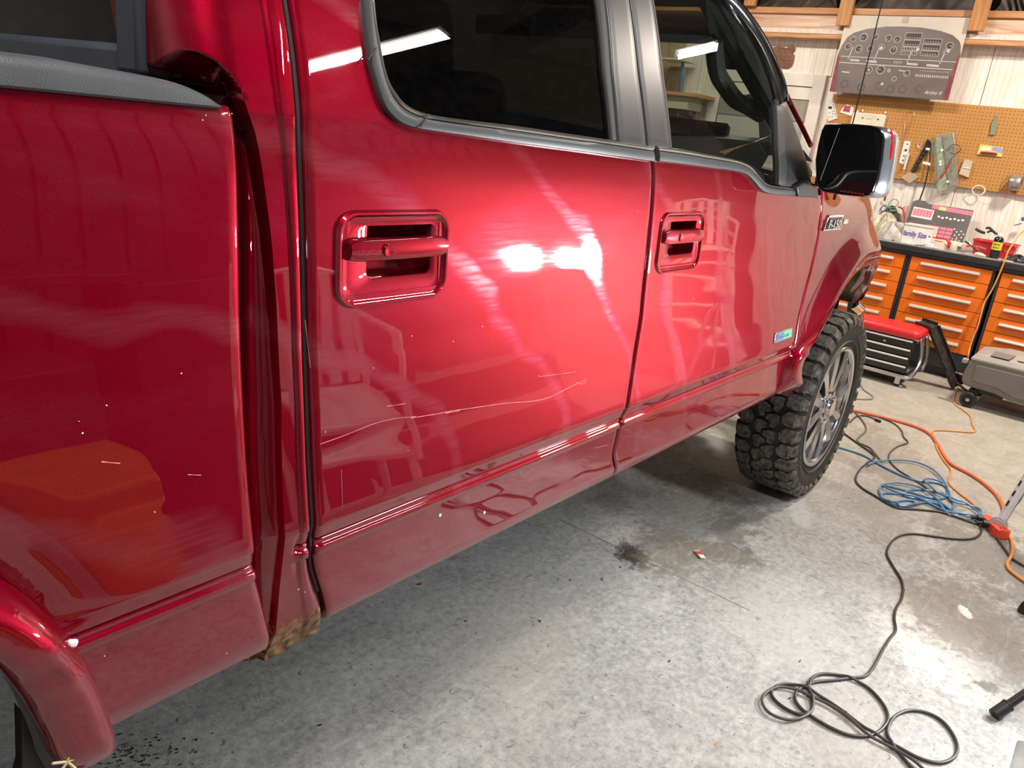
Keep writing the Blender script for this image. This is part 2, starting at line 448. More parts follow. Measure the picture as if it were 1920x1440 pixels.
    link(nt, n_fine, bp.inputs['Height']); link(nt, bp.outputs[0], b.inputs['Normal'])
    return m
XW = 7.2            # back wall plane
XC = 6.657          # cabinet fronts
fm = MB()
ja, jb = onZ(1050, 975), onZ(1405, 1145)
fm.box((2.6, 0.6, -.05), (11.4, 9.4, .1))
struct('floor', fm, make_floor(), smooth=False)
jm = MB(); dj = (jb - ja); 
jm.add([ja + (0, 0, .0006), ja + (.004, .004, .0006), jb + (.004, .004, .0006), jb + (0, 0, .0006)], [(0, 1, 2, 3)])
struct('trim_1', jm, pm('joint_line', (.24, .20, .12), .9), smooth=False)

# ------------------------------------------------------------------ walls
def plywood(name, c0, c1, c2, k=1.0):
    m = bpy.data.materials.new(name); nt, b = nodes(m); N = nt.nodes.new
    tc = N('ShaderNodeTexCoord'); mp = N('ShaderNodeMapping'); mp.inputs['Scale'].default_value = (1, 3.2 * k, .7 * k); link(nt, tc.outputs['Object'], mp.inputs[0])
    n = N('ShaderNodeTexNoise'); n.inputs['Scale'].default_value = 3; n.inputs['Detail'].default_value = 8; n.inputs['Distortion'].default_value = 2.2; link(nt, mp.outputs[0], n.inputs['Vector'])
    w = N('ShaderNodeTexWave'); w.bands_direction = 'Y'; w.inputs['Scale'].default_value = 2.5; w.inputs['Distortion'].default_value = 9; w.inputs['Detail'].default_value = 3; link(nt, mp.outputs[0], w.inputs['Vector'])
    r = N('ShaderNodeValToRGB'); link(nt, n.outputs['Fac'], r.inputs[0]); e = r.color_ramp.elements
    e[0].position = .3; e[0].color = tuple(c0) + (1,); e[1].position = .62; e[1].color = tuple(c1) + (1,)
    r2 = N('ShaderNodeValToRGB'); link(nt, w.outputs['Fac'], r2.inputs[0]); r2.color_ramp.elements[0].position = .72; r2.color_ramp.elements[1].position = .98
    mx = N('ShaderNodeMixRGB'); mm = N('ShaderNodeMath'); mm.operation = 'MULTIPLY'; mm.inputs[1].default_value = .35
    link(nt, r2.outputs[0], mm.inputs[0]); link(nt, mm.outputs[0], mx.inputs[0]); link(nt, r.outputs[0], mx.inputs[1]); mx.inputs[2].default_value = tuple(c2) + (1,)
    link(nt, mx.outputs[0], b.inputs['Base Color']); b.inputs['Roughness'].default_value = .65
    return m
WHITEPLY = plywood('whitewashed_plywood', (.76, .68, .60), (.90, .84, .78), (.56, .46, .38))
WHITEWOOD = plywood('whitewashed_board', (.70, .62, .55), (.84, .77, .71), (.60, .52, .45), 2)
m_lum = None
def lumber(name, c0, c1, sc_=(1, 1, 1)):
    m = bpy.data.materials.new(name); nt, b = nodes(m); N = nt.nodes.new
    tc = N('ShaderNodeTexCoord'); mp = N('ShaderNodeMapping'); mp.inputs['Scale'].default_value = sc_; link(nt, tc.outputs['Object'], mp.inputs[0])
    n = N('ShaderNodeTexNoise'); n.inputs['Scale'].default_value = 4; n.inputs['Detail'].default_value = 7; n.inputs['Distortion'].default_value = 1.2; link(nt, mp.outputs[0], n.inputs['Vector'])
    r = N('ShaderNodeValToRGB'); link(nt, n.outputs['Fac'], r.inputs[0]); e = r.color_ramp.elements
    e[0].position = .32; e[0].color = tuple(c0) + (1,); e[1].position = .68; e[1].color = tuple(c1) + (1,)
    link(nt, r.outputs[0], b.inputs['Base Color']); b.inputs['Roughness'].default_value = .6; return m
LUMH = lumber('fir_lumber_level', (.48, .20, .075), (.66, .36, .17), (1, .6, 9))
LUMV = lumber('fir_lumber_upright', (.44, .19, .06), (.64, .33, .12), (9, 9, .6))
WASHB = lumber('half_painted_beam', (.52, .27, .15), (.80, .62, .48), (1, .5, 6))
ROOFM = pm('roof_underside', (.20, .185, .17), .7, nscale=2)
PURL = pm('dark_purlin', (.035, .025, .02), .7)
SIDEW = pm('grey_brown_steel_siding', (.085, .07, .062), .55, nscale=3, var=.3)

wb = MB()
wb.box((XW + .05, .25, 1.32), (.1, 4.4, 2.64)); wb.box((XW + .05, 3.875, 1.16), (.1, 2.85, 2.32))
struct('wall_back', wb, plywood('painted_sheathing', (.50, .42, .36), (.62, .54, .48), (.4, .3, .25)), smooth=False)
wback = bpy.data.objects['wall_back']
# plywood sheets with real gaps; seam position from the photograph
seam = onX(1852, 145, XW)[1]
ys = [seam - 1.22 * 2, seam - 1.22, seam, 1.47]
edges = [(-1.92, ys[1]), (ys[1], ys[2]), (ys[2], 1.475)]
for a, b_ in edges:
    q = MB(); q.box((XW - .006, (a + b_) / 2, 1.21), (.012, b_ - a - .006, 2.40)); struct('panel', q, WHITEPLY, wback, smooth=False)
TANPLY = plywood('tan_plywood', (.42, .30, .17), (.56, .42, .26), (.30, .20, .10))
for a, b_ in ((1.475, 1.56), (2.55, 2.95), (2.95, 4.1), (4.1, 5.3)):
    h_ = 2.40 if b_ < 2 else 2.32
    q = MB(); q.box((XW - .006, (a + b_) / 2, h_ / 2 + .005), (.012, b_ - a - .006, h_)); struct('panel', q, WHITEPLY if b_ < 2.96 else TANPLY, wback, smooth=False)
q = MB(); q.box((XW - .001, -2.9, 1.9), (.012, 1.94, 3.8)); struct('dark_siding', q, SIDEW, wback, smooth=False)
q = MB(); q.box((XW - .006, 2.05, 2.27), (.012, .97, .29)); struct('panel', q, WHITEPLY, wback, smooth=False)
# other walls
sm_ = MB(); sm_.box((2.6, -4.15, 1.3), (11.4, .1, 2.6)); struct('wall_right', sm_, SIDEW, smooth=False)
wr = bpy.data.objects['wall_right']
for k in range(46):
    q = MB(); q.box((-2.9 + k * .245, -4.085, 2.15), (.04, .03, 4.3)); struct('rib', q, SIDEW, wr, smooth=False)
sm_ = MB(); sm_.box((2.6, 5.35, 1.3), (11.4, .1, 2.6)); struct('wall_left', sm_, pm('pale_liner', (.45, .42, .38), .7), smooth=False)
sm_ = MB(); sm_.box((-3.15, .6, 2.2), (.1, 9.4, 4.4)); struct('wall_front', sm_, pm('pale_liner2', (.35, .33, .31), .7), smooth=False)
for nm, y in (('wall_right', -4.15), ('wall_left', 5.35)):
    q = MB(); q.box((2.6, y, 3.5), (11.4, .1, 1.8)); struct('upper_siding', q, ROOFM, bpy.data.objects[nm], smooth=False)
# ceiling with purlins (along x) and rafters (along y)
q = MB(); q.box((2.8, .6, 4.45), (12.0, 9.6, .1)); struct('ceiling', q, ROOFM, smooth=False)
ce = bpy.data.objects['ceiling']
for k in range(9):
    q = MB(); q.box((2.8, -3.7 + k * 1.05, 4.33), (12.0, .045, .14)); struct('purlin', q, PURL, ce, smooth=False)
for k in range(5):
    q = MB(); x = -2.0 + k * 2.45
    q.box((x, .6, 4.12), (.12, 9.6, .26)); struct('rafter', q, PURL, ce, smooth=False)

# ------------------------------------------------------------------ loft above the back wall
XB = XW - .06
zb0 = onX(1816, 84, XB)[2]; zb1 = onX(1700, 22, XB)[2]
q = MB(); q.box((XB, .25, (zb0 + zb1) / 2 + .0), (.09, 4.4, zb1 - zb0))
beam = struct('trim_2', q, WASHB, smooth=False, bevel=.003)
q = MB(); q.box((XB - .055, .25, zb1 - .016), (.03, 4.4, .045)); struct('top_board', q, LUMH, beam, smooth=False)
q = MB(); q.box((XB - .055, .25, zb0 + .012), (.035, 4.4, .03)); struct('lower_strip', q, LUMH, beam, smooth=False)
q = MB(); q.box((XB - .05, .25, zb0 + .05), (.02, 4.4, .035)); struct('painted_strip', q, WHITEWOOD, beam, smooth=False)
q = MB(); q.box((7.75, 1.0, zb1 + .0), (1.1, 8.6, .03)); struct('trim_3', q, LUMH, smooth=False)
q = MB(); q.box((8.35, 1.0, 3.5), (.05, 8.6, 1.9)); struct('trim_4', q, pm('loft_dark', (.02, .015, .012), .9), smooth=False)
Xp = XB - .085
posts = [(1568, 1598, 49), (1816, 1841, 59), (1405, 1417, 12)]
def post(pa, pb, bot, label):
    ya, yb = onX(pa, bot, Xp)[1], onX(pb, bot + 3, Xp)[1]; zb = onX((pa + pb) / 2, bot, Xp)[2]
    yc = (ya + yb) / 2
    q = MB(); q.box((Xp - .02, yc, (zb + 4.0) / 2), (.04, .105, 4.0 - zb))
    return single('wooden_post', q, LUMV, label, 'post', smooth=False, bevel=.002)
post(1568, 1594, 49, 'orange fir upright overlapping the beam at the upper left corner of the cockpit poster')
post(1816, 1843, 59, 'orange fir upright overlapping the beam at the upper right corner of the cockpit poster')
post(1398, 1417, 12, 'short end of orange fir upright at the top edge, nearest the windshield')
# plastic sheeting bunched over the loft
def drape(y0, y1, h, seed, name, label, col=None):
    rnd = random.Random(seed)
    ph = [rnd.uniform(0, 6.28) for _ in range(6)]
    nu, nv = 60, 14
    def fn(i, j):
        u = i / (nu - 1); v = j / (nv - 1)
        y = y0 + (y1 - y0) * u
        env = math.sin(math.pi * min(1, max(0, u * 1.02))) ** .5
        z = zb1 + .03 + h * env * (1 - v) * (1 + .12 * math.sin(9 * u + ph[0]))
        x = 7.45 - .12 * v + .10 * (1 - v) + .03 * math.sin(31 * u + ph[1] + 2 * v) + .008 * math.sin(57 * u + ph[2] - 3 * v)
        return (x, y + .03 * math.sin(7 * v + ph[3]), z)
    q = MB(); q.grid(fn, nu, nv)
    return single(name, q, pm(name + str(seed), col or (.15, .13, .12), .4, spec=.6, var=.3, nscale=6), label, 'plastic sheet')
drape(.60, 1.62, .34, 1, 'plastic_sheet', 'grey plastic sheeting bunched in the loft above the cockpit poster')
drape(1.75, 2.45, .30, 2, 'plastic_sheet', 'grey plastic sheeting in the loft left of the poster, above the carved plaque', (.13, .10, .08))
drape(.28, .50, .40, 3, 'plastic_sheet', 'pale translucent sheet end hanging behind the right fir upright', (.22, .195, .18))
q = MB(); q.box((7.6, .0, zb1 + .28), (.4, .42, .5)); single('cardboard_carton', q, pm('brown_card', (.20, .08, .03), .8), 'brown carton in the loft at the top right corner of the picture', 'box', smooth=False)
for i, y in enumerate((.22, .36)):
    q = MB(); q.box((7.5, y, zb1 + .5), (.05, .05, 1.0), rot=(.25, 0, 0)); single('roof_brace', q, LUMV, ('dark wooden brace leaning in the loft right of the fir upright, nearer the upright', 'dark wooden brace leaning in the loft beside the brown carton')[1 - i], 'brace', smooth=False)

# ------------------------------------------------------------------ door in the back wall (white frame, grey glass)
XD = XW - .012
d_r = onX(1553, 142, XD); 
yr = d_r[1]; zt = d_r[2]
dr = bpy.data.objects.new('door_1', None); COL.objects.link(dr); dr['kind'] = 'structure'; dr.location = (XD, yr + .48, 0)
W2 = pm('white_door_paint', (.74, .68, .62), .5, nscale=5)
q = MB(); q.box((XD - .02, yr + .05, zt / 2), (.04, .10, zt)); q.box((XD - .02, yr + .97, zt / 2), (.04, .10, zt)); q.box((XD - .02, yr + .51, zt - .05), (.04, .82, .10))
part('door_frame', q, W2, dr, smooth=False, bevel=.003)
q = MB(); y0, y1 = yr + .10, yr + .92; ypr = onX(1526, 170, XD)[1]; sw_ = ypr - y0
for c, d in (((XD - .012, (y0 + y1) / 2, .45), (.03, y1 - y0, .90)), ((XD - .012, y0 + sw_ / 2, 1.45), (.03, sw_, 1.1)), ((XD - .012, y1 - sw_ / 2, 1.45), (.03, sw_, 1.1)), ((XD - .012, (y0 + y1) / 2, zt - .155), (.03, y1 - y0, .10))): q.box(c, d)
part('door_panel', q, W2, dr, smooth=False, bevel=.002)
q = MB(); yw_ = y1 - y0 - 2 * sw_ + .01; q.box((XD - .006, (y0 + y1) / 2, 1.42), (.008, yw_, 1.06)); part('door_glass', q, pm('frosted_pane', (.50, .48, .43), .35, nscale=2), dr, smooth=False)
q = MB(); q.box((XD - .014, (y0 + y1) / 2, 1.83), (.010, yw_, .17)); part('pane_blind', q, pm('pane_shade', (.30, .28, .25), .5), dr, smooth=False)
q = MB(); q.lathe([(.0, 0), (.026, .004), (.03, .02), (.02, .04), (.012, .05), (.012, .07)], (XD - .09, y1 - .04, .98), 'X', 16); part('door_knob', q, CHROME, dr)

# ------------------------------------------------------------------ tube lights
for i, (lx, ly, lh, ll) in enumerate(LIGHT_SPOTS):
    lab = ['mirrored in the rear door glass', 'mirrored in the front door glass', 'above the driver side near the back wall', 'above the middle of the driver side', 'above the pickup bed', 'above the photographer, unseen and added to brighten the floor'][i]
    t = thing('ceiling_light', 'white twin tube ceiling light ' + lab, 'ceiling light', (lx, ly, 3.36), (0, 0, math.radians(lh)), group='tube lights')
    q = MB(); q.prism([(-.09, 0), (.09, 0), (.05, .06), (-.05, .06)], lambda u, v, w: (u, w, v), -ll / 2 - .02, ll / 2 + .02); part('housing', q, pm('white_enamel', (.8, .8, .8), .4), t, smooth=False, world=False)
    for s in (-1, 1):
        q = MB(); q.cyl((s * .045, -ll / 2 + .01, -.01), (s * .045, ll / 2 - .01, -.01), .016, 12); part('tube', q, pm('lit_tube', (1, 1, 1), .4, emit=(1, .93, .84, 9)), t, world=False)
        q = MB(); q.cyl((0, s * .4 * ll, .06), (0, s * .4 * ll, 1.06), .003, 6); part('chain', q, PURL, t, world=False)

# shelf with odds and ends on the wall, seen through the cab
t = thing('wall_shelf', 'small wooden wall shelf seen through the front door glass', 'shelf', (6.95, 2.78, 1.70))
q = MB(); q.box((6.98, 2.82, 1.86), (.40, .56, .03)); part('shelf_board', q, LUMH, t, smooth=False, bevel=.003)
q = MB(); q.box((7.12, 2.70, 1.76), (.04, .04, .20)); q.box((7.05, 2.70, 1.80), (.20, .03, .03), rot=(0, .6, 0)); part('shelf_bracket', q, LUMV, t, smooth=False)
q = MB(); q.box((6.98, 2.85, 1.79), (.30, .40, .11)); single('shelf_box', q, pm('olive_cream_box', (.50, .48, .34), .6), 'pale box under the wall shelf seen through the front door glass', 'box', smooth=False, bevel=.004)
q = MB(); q.box((6.98, 2.86, 1.60), (.30, .30, .20)); q.box((6.98, 2.62, 1.56), (.2, .10, .12)); single('dark_machine', q, BLACKPL, 'dark tool housing below the wall shelf seen through the front door glass', 'tool', smooth=False, bevel=.02)
q = MB(); q.tube([(6.97, 2.84, 2.14), (6.97, 2.82, 2.05), (6.96, 2.80, 1.88)], [.012, .030, .024], 8, flat=.4); single('blue_strap', q, pm('faded_blue_cloth', (.14, .22, .30), .8), 'faded blue strap hanging above the wall shelf behind the glass', 'strap')
q = MB(); q.box((6.98, 2.92, 2.15), (.3, .26, .012)); single('small_ledge', q, WHITEWOOD, 'thin white ledge above the blue strap', 'ledge', smooth=False)
# =================================================================== the pickup
truck = thing('pickup_truck', 'candy red crew cab pickup truck standing on the concrete garage floor', 'truck', (0, 0, 0))
def sp(pts, out=0.0): return [S(a, b, out) for a, b in pts]
def skin(name, z0, z1, xl, xr, Yf, mat, er=.006, skip=None, du=.011, dz=.009, label=None, parent=truck, depth=.022, sideturn=True, nzmin=4):
    nz = max(nzmin, int((z1 - z0) / dz)); 
    base_ = [z0 + er + (z1 - z0 - 2 * er) * k / nz for k in range(nz + 1)]
    if z0 < .7 < z1 and z1 > .85: base_ = sorted([z for z in base_ if not (.772 < z < .8365)] + list(np.arange(.773, .8364, .0011)))
    V = [(z0, depth), (z0, er), (z0 + .3 * er, .3 * er)] + [(z, 0) for z in base_] + [(z1 - .3 * er, .3 * er), (z1, er), (z1, depth)]
    w = max(xr(z0) - xl(z0), xr(z1) - xl(z1)); nu = max(3, int(w / du))
    U = [('l', 0, depth), ('l', 0, er), ('l', .3 * er, .3 * er)] + [('m', k / nu, 0) for k in range(nu + 1)] + [('r', .3 * er, .3 * er), ('r', 0, er), ('r', 0, depth)]
    q = MB()
    def fn(i, j):
        z, iv = V[j]; t, a, iu = U[i]; L, R_ = xl(z), xr(z)
        x = L + a if t == 'l' else (R_ - a if t == 'r' else L + er + (R_ - L - 2 * er) * a)
        return (x, Yf(x, z) + max(iu, iv), z)
    q.grid(fn, len(U), len(V), skip=skip)
    return part(name, q, mat, parent, label=label, angle=50)
def inpoly(x, z, poly):
    c = False; j = len(poly) - 1
    for i in range(len(poly)):
        xi, zi = poly[i]; xj, zj = poly[j]
        if (zi > z) != (zj > z) and x < (xj - xi) * (z - zi) / (zj - zi) + xi: c = not c
        j = i
    return c
PF = lambda x, z: prof(z)

# ---- rust and road dirt at the foot of the cab corner
def dirty_paint():
    m = PAINT.copy(); m.name = 'red_paint_with_rusty_foot'; nt = m.node_tree; N = nt.nodes.new; b = nt.nodes['Principled BSDF']
    tc = N('ShaderNodeTexCoord'); sep = N('ShaderNodeSeparateXYZ'); link(nt, tc.outputs['Object'], sep.inputs[0])
    n = N('ShaderNodeTexNoise'); n.inputs['Scale'].default_value = 22; n.inputs['Detail'].default_value = 9; n.inputs['Roughness'].default_value = .7; link(nt, tc.outputs['Object'], n.inputs['Vector'])
    a = N('ShaderNodeMath'); a.operation = 'MULTIPLY_ADD'; a.inputs[1].default_value = -6.0; a.inputs[2].default_value = 4.16; link(nt, sep.outputs[2], a.inputs[0])
    s_ = N('ShaderNodeMath'); s_.operation = 'ADD'; link(nt, a.outputs[0], s_.inputs[0]); link(nt, n.outputs['Fac'], s_.inputs[1])
    r = N('ShaderNodeValToRGB'); link(nt, s_.outputs[0], r.inputs[0]); r.color_ramp.elements[0].position = .62; r.color_ramp.elements[1].position = .72
    old = b.inputs['Base Color'].links[0].from_socket
    n2 = N('ShaderNodeTexNoise'); n2.inputs['Scale'].default_value = 70; n2.inputs['Detail'].default_value = 6; link(nt, tc.outputs['Object'], n2.inputs['Vector'])
    r2 = N('ShaderNodeValToRGB'); link(nt, n2.outputs['Fac'], r2.inputs[0]); r2.color_ramp.elements[0].position = .35; r2.color_ramp.elements[0].color = (.04, .02, .012, 1); r2.color_ramp.elements[1].position = .7; r2.color_ramp.elements[1].color = (.30, .17, .07, 1)
    mx = N('ShaderNodeMixRGB'); link(nt, r.outputs[0], mx.inputs[0]); link(nt, old, mx.inputs[1]); link(nt, r2.outputs[0], mx.inputs[2]); link(nt, mx.outputs[0], b.inputs['Base Color'])
    iv = N('ShaderNodeMath'); iv.operation = 'SUBTRACT'; iv.inputs[0].default_value = 1.0; link(nt, r.outputs[0], iv.inputs[1]); link(nt, iv.outputs[0], b.inputs['Coat Weight'])
    iv2 = N('ShaderNodeMath'); iv2.operation = 'MULTIPLY'; iv2.inputs[1].default_value = .8; link(nt, iv.outputs[0], iv2.inputs[0]); link(nt, iv2.outputs[0], b.inputs['Metallic'])
    return m
RUSTY = dirty_paint()

# ---- key lines (pixels -> points on the body side)
gapR = crv([(540, 0), (552, 80), (560, 150), (567, 300), (575, 560), (582, 800), (588, 1000), (584, 1060), (581, 1200)])
gapB = crv([(1182, 0), (1200, 140), (1214, 272), (1225, 300), (1223, 380), (1214, 480), (1202, 600), (1186, 700), (1165, 795), (1159, 815), (1148, 855), (1125, 920)])
gapF = crv([(1541.5, 364), (1539, 404), (1532, 451), (1522, 500), (1509, 547), (1498, 595), (1488, 648), (1479, 666), (1455, 747)])
ZB = .612
# ---- bedside
_bedF = crv([(440, 208), (449, 300), (455, 600), (470, 900), (476, 1060), (476, 1250)])
def bedF(z):
    t = min(1, max(0, (.637 - z) / .025)); u = min(1, max(0, (z - 1.424) / .012))
    return _bedF(z) - .020 * (1 - math.sqrt(max(0, 1 - t * t))) - .006 * u * u
RWC = (-.153, .43); FWC = (3.53, .43)
def rfun(outer, inner, ctr, out_o, out_i, mirror=False):
    def mk(pts, out):
        q = [];
        for a, b in pts:
            p = S(a, b, out); dx, dz = p[0] - ctr[0], p[2] - ctr[1]
            q.append((math.degrees(math.atan2(dz, dx)), math.hypot(dx, dz)))
        q.sort(); A = [t for t, _ in q]; B = [r for _, r in q]
        aa = np.linspace(A[0], A[-1], 120); bb = _smooth(np.interp(aa, A, B), 15)
        return aa, bb
    return mk(outer, out_o), mk(inner, out_i)
ro_, ri_ = rfun([(0, 1088), (33, 1107), (67, 1133), (100, 1163), (127, 1190), (143, 1210), (167, 1247), (183, 1287), (197, 1327), (203, 1360), (205, 1392), (203, 1412)],
                [(0, 1257), (17, 1277), (33, 1297), (57, 1327), (73, 1357), (90, 1390), (103, 1417), (112, 1445)], RWC, 0.0, .05)
fo_, fi_ = rfun([(1634, 471), (1624, 469), (1613, 472), (1600, 483), (1584, 502), (1569, 524), (1553, 553), (1538, 584), (1520, 620), (1504, 640), (1493, 650), (1482, 662), (1474, 690), (1466, 716)],
                [(1634, 502), (1622, 502), (1604, 515), (1587, 535), (1573, 558), (1560, 580), (1551, 595), (1540, 613), (1531, 629), (1522, 646), (1500, 694), (1478, 742)], FWC, 0.006, .028)
def rr_rear(fn, th):
    t = th if th <= 90 else 180 - th
    return float(np.interp(t, fn[0], fn[1]))
def rr_front(fn, th):
    t = th if th >= 90 else 180 - th
    return float(np.interp(t, fn[0], fn[1]))
def in_arch(x, z, ctr, fo, fi, rr, k=.45):
    dx, dz = x - ctr[0], z - ctr[1]; th = math.degrees(math.atan2(dz, dx))
    if th < -60 or th > 240: return True and math.hypot(dx, dz) < .55
    th = min(max(th, 0), 180); a, b = rr(fo, th), rr(fi, th)
    return math.hypot(dx, dz) < b + (a - b) * k
ZBED = 1.436
def bed_edge(x, z):
    dx, dz = x - RWC[0], z - RWC[1]; th = min(max(math.degrees(math.atan2(dz, dx)), 0), 180); ro = rr_rear(ro_, th); r_ = math.hypot(dx, dz)
    k = max(0, min(1, 1 - (r_ - ro) / .10)) * (1 if z > .835 else max(0, 1 - (.835 - z) / .03))
    return prof(z) + .016 * k * k
skin('bedside', ZB, ZBED, lambda z: -1.27, bedF, bed_edge, PAINT, er=.009, skip=lambda c: in_arch(c[0], c[2], RWC, ro_, ri_, rr_rear), du=.012, depth=.05)
# flares
def front_in(x, z=1.0):
    x0 = float(np.interp(z, [.6, .82, 1.0, 1.2, 1.28, 1.36], [3.66, 3.66, 3.58, 3.50, 3.45, 3.40])); d = max(0.0, x - x0)
    return .8 * d * d if d < .35 else .098 + .56 * (d - .35)
def flare(name, ctr, fo, fi, rr, t0, t1, mat, peak=.05, n=90, fin=None):
    q = MB(); L = []
    for k in range(n + 1):
        th = t0 + (t1 - t0) * k / n; a, b = rr(fo, min(max(th, 0), 180)), rr(fi, min(max(th, 0), 180)); c_, s_ = math.cos(math.radians(th)), math.sin(math.radians(th))
        w = a - b
        e = min(1, min(k, n - k) / 5 + .25)
        sec = [(a + .0, -.012), (a, .0), (a - .004, .010 * e), (a - .05 * w - .006, .8 * peak * e), (a - .12 * w - .010, peak * .97 * e), (a - .2 * w - .012, peak * 1.04 * e), (a - .42 * w, peak * 1.05 * e), (a - .7 * w, peak * 1.0 * e), (b + .010, peak * .9 * e), (b + .002, peak * .7 * e), (b, peak * .4 * e), (b + .002, -.05)]
        row = []
        for r_, o in sec:
            x, z = ctr[0] + r_ * c_, ctr[1] + r_ * s_
            row.append((x, prof(max(.60, z)) * (1 if z > .66 else 1) + (fin(x, z) if fin else 0) - o, z))
        L.append(row)
    for j in range(n):
        pass
    q.grid(lambda i, j: L[j][i], len(L[0]), n + 1)
    q.add(L[0], [tuple(range(len(L[0])))]); q.add(L[-1], [tuple(range(len(L[-1])))])
    return part(name, q, mat, truck, angle=55)
_prof_save = prof
def _pf(z): return float(np.interp(z, _zz, _oo))
flare('wheel_flare', RWC, ro_, ri_, rr_rear, 13.5, 166, PAINT)
flare('wheel_flare', FWC, fo_, fi_, rr_front, 31, 164, PAINT, peak=.036, fin=front_in)
# liner lips and wheel wells
def liner(ctr, fi, rr, t0, t1, dr=.0, fin=0, deep=True):
    q = MB(); n = 60
    def fn(i, j):
        th = t0 + (t1 - t0) * i / (n - 1); r_ = rr(fi, min(max(th, 0), 180)) + .004 - (.0, .0, .028, .012, .0, .0)[j] * ((1 + .4 * math.sin(th * .35) * (j == 2)) if deep else (.1 + 1.0 * max(0, (42 - th) / 42)))
        return (ctr[0] + r_ * math.cos(math.radians(th)), (.02, .0, .004, .03, .10, .62)[j] - .012 + fin + (front_in(ctr[0] + r_ * math.cos(math.radians(th)), 1.0) if ctr[0] > 2 and th < 90 else 0), ctr[1] + r_ * math.sin(math.radians(th)))
    q.grid(fn, n, 6 if deep else 3)
    if deep: q.add([fn(i, 5) for i in range(n)], [tuple(range(n))])
    return part('wheel_liner', q, BLACKPL, truck)
liner(RWC, ri_, rr_rear, 4, 176, deep=False)
liner(FWC, fi_, rr_front, 34, 160, fin=.05)
q = MB(); p0 = S(57, 1380); 
q.prism([(.296, .72), (.312, .68), (.330, .60), (.336, .50), (.292, .50), (.294, .575), (.280, .60), (.292, .64)], lambda u, v, t: (u, t, v), .01, .03)
part('mud_flap', q, RUBBER, truck)
q = MB()
for k in range(5): 
    a = k * 1.3; q.cyl((.322, -.045, .663), (.322 + .02 * math.cos(a), -.047, .663 + .02 * math.sin(a)), .0018, 5)
part('straw_wisp', q, pm('dry_grass', (.60, .50, .30), .8), truck)
q = MB(); p = S(136, 1206, .012); q.box((p[0], p[1], p[2]), (.012, .007, .010), rot=(0, .4, 0)); part('chipped_clip', q, pm('white_chip', (.8, .8, .82), .4), truck, bevel=.003, label='white chipped end of the moulding by the rear flare')

# rail cap on the bed
q = MB(); secs = []
def cap_sec(x):
    t = min(1, max(0, (x - .40) / .178)); top = 1.463 - .008 * t - .023 * t ** 6; b = 1.434
    yb = prof(1.43) - .003
    return [(x, yb + .004, b - .003), (x, yb - .005, b), (x, yb - .005, b + (top - b) * .6), (x, yb - .001, b + (top - b) * .9), (x, yb + .008, top), (x, yb + .06, top + .002 * (1 - t)), (x, yb + .085, top - .004), (x, yb + .088, b - .03)]
xs = list(np.linspace(-1.25, .40, 24)) + list(np.linspace(.42, .576, 30))
q.grid(lambda i, j: cap_sec(xs[j])[i], 8, len(xs)); q.add(cap_sec(xs[-1]), [tuple(range(8))]); q.add(cap_sec(xs[0]), [tuple(range(8))])
part('bed_rail_cap', q, CAPPL, truck, angle=60)
# bed inner walls, tailgate, floor
q = MB(); q.box((-.35, .11, 1.17), (1.82, .03, .54)); q.box((-.35, 1.89, 1.17), (1.82, .03, .54)); q.box((.548, 1.0, 1.15), (.03, 1.75, .54)); q.box((-.35, 1.0, .90), (1.82, 1.75, .03))
part('bed_box', q, pm('bed_liner', (.03, .03, .032), .7, bump=.4), truck, smooth=False)
q = MB(); q.box((-1.25, 1.0, 1.03), (.06, 1.86, .80)); part('tailgate', q, PAINT, truck, bevel=.01)

# ---- cab corner between bed and rear door
def sm(a, b, t):
    t = min(1, max(0, (t - a) / (b - a))); return t * t * (3 - 2 * t)
_ep = [S(a_, b_) for a_, b_ in ((460, 185), (470, 215), (482, 250), (490, 290), (497, 335), (503, 380), (508, 415), (512, 450), (521, 560), (531, 760), (536, 980))]
EZ = [p[2] for p in _ep][::-1] + [1.452, 1.47]; EX = [p[0] for p in _ep][::-1] + [.616, .614]
EZ, EX = zip(*sorted(zip(EZ, EX)))
print('EDGE', [(round(float(a), 3), round(float(b), 3)) for a, b in zip(EZ, EX)])
def corner_pt(s, z):
    """s 0..1 side flange, 1..2 round corner, 2..3 back face; a scoop is pressed in below the arc"""
    xg = gapR(z) - .007
    e = float(np.interp(z, EZ, EX)); r = .072
    D = float(np.interp(z, [1.0, 1.2, 1.35, 1.46], [.030, .042, .060, .080]))
    ph = min(1, max(0, s - 1))
    za = float(np.interp(ph, [0, .04, .14, .27, .42, .58, .8, 1], [1.445, 1.459, 1.474, 1.486, 1.492, 1.492, 1.480, 1.470]))
    w = sm(za + .002, za - .012, z) * (1 if z < 1.44 else min(1, .25 + ph / .10)) * min(1, ph / .06)
    kk = sm(.42, .62, s); y0 = prof(z) * (1 - kk) + prof_plain(z) * kk
    if z < .63: y0 = y0 * .4 + prof(.63) * .6
    if s <= 1:
        y = y0
        if s > .30: y += .0035 * sm(.30, .42, s)
        return (xg + (e - xg) * s, y, z)
    y0 += .0035
    a = math.pi / 2 * ph
    x, y = e - r * math.sin(a) + D * w * math.sin(a), y0 + r - r * math.cos(a) + D * w * math.cos(a) * .45
    if s > 1.5 and z < .66: z = .66 - (.66 - z) * max(.1, 1 - (s - 1.5) * .9)
    if s <= 2: return (x, y, z)
    return (x, y + (.30 if z < 1.43 else .082) * (s - 2), z)
zs = [.586] + list(np.linspace(.590, .77, 24)) + list(np.arange(.774, .838, .0016)) + list(np.linspace(.84, .86, 5)) + list(np.linspace(.87, 1.31, 36)) + list(np.linspace(1.314, 1.52, 110)) + list(np.linspace(1.53, 1.88, 24))
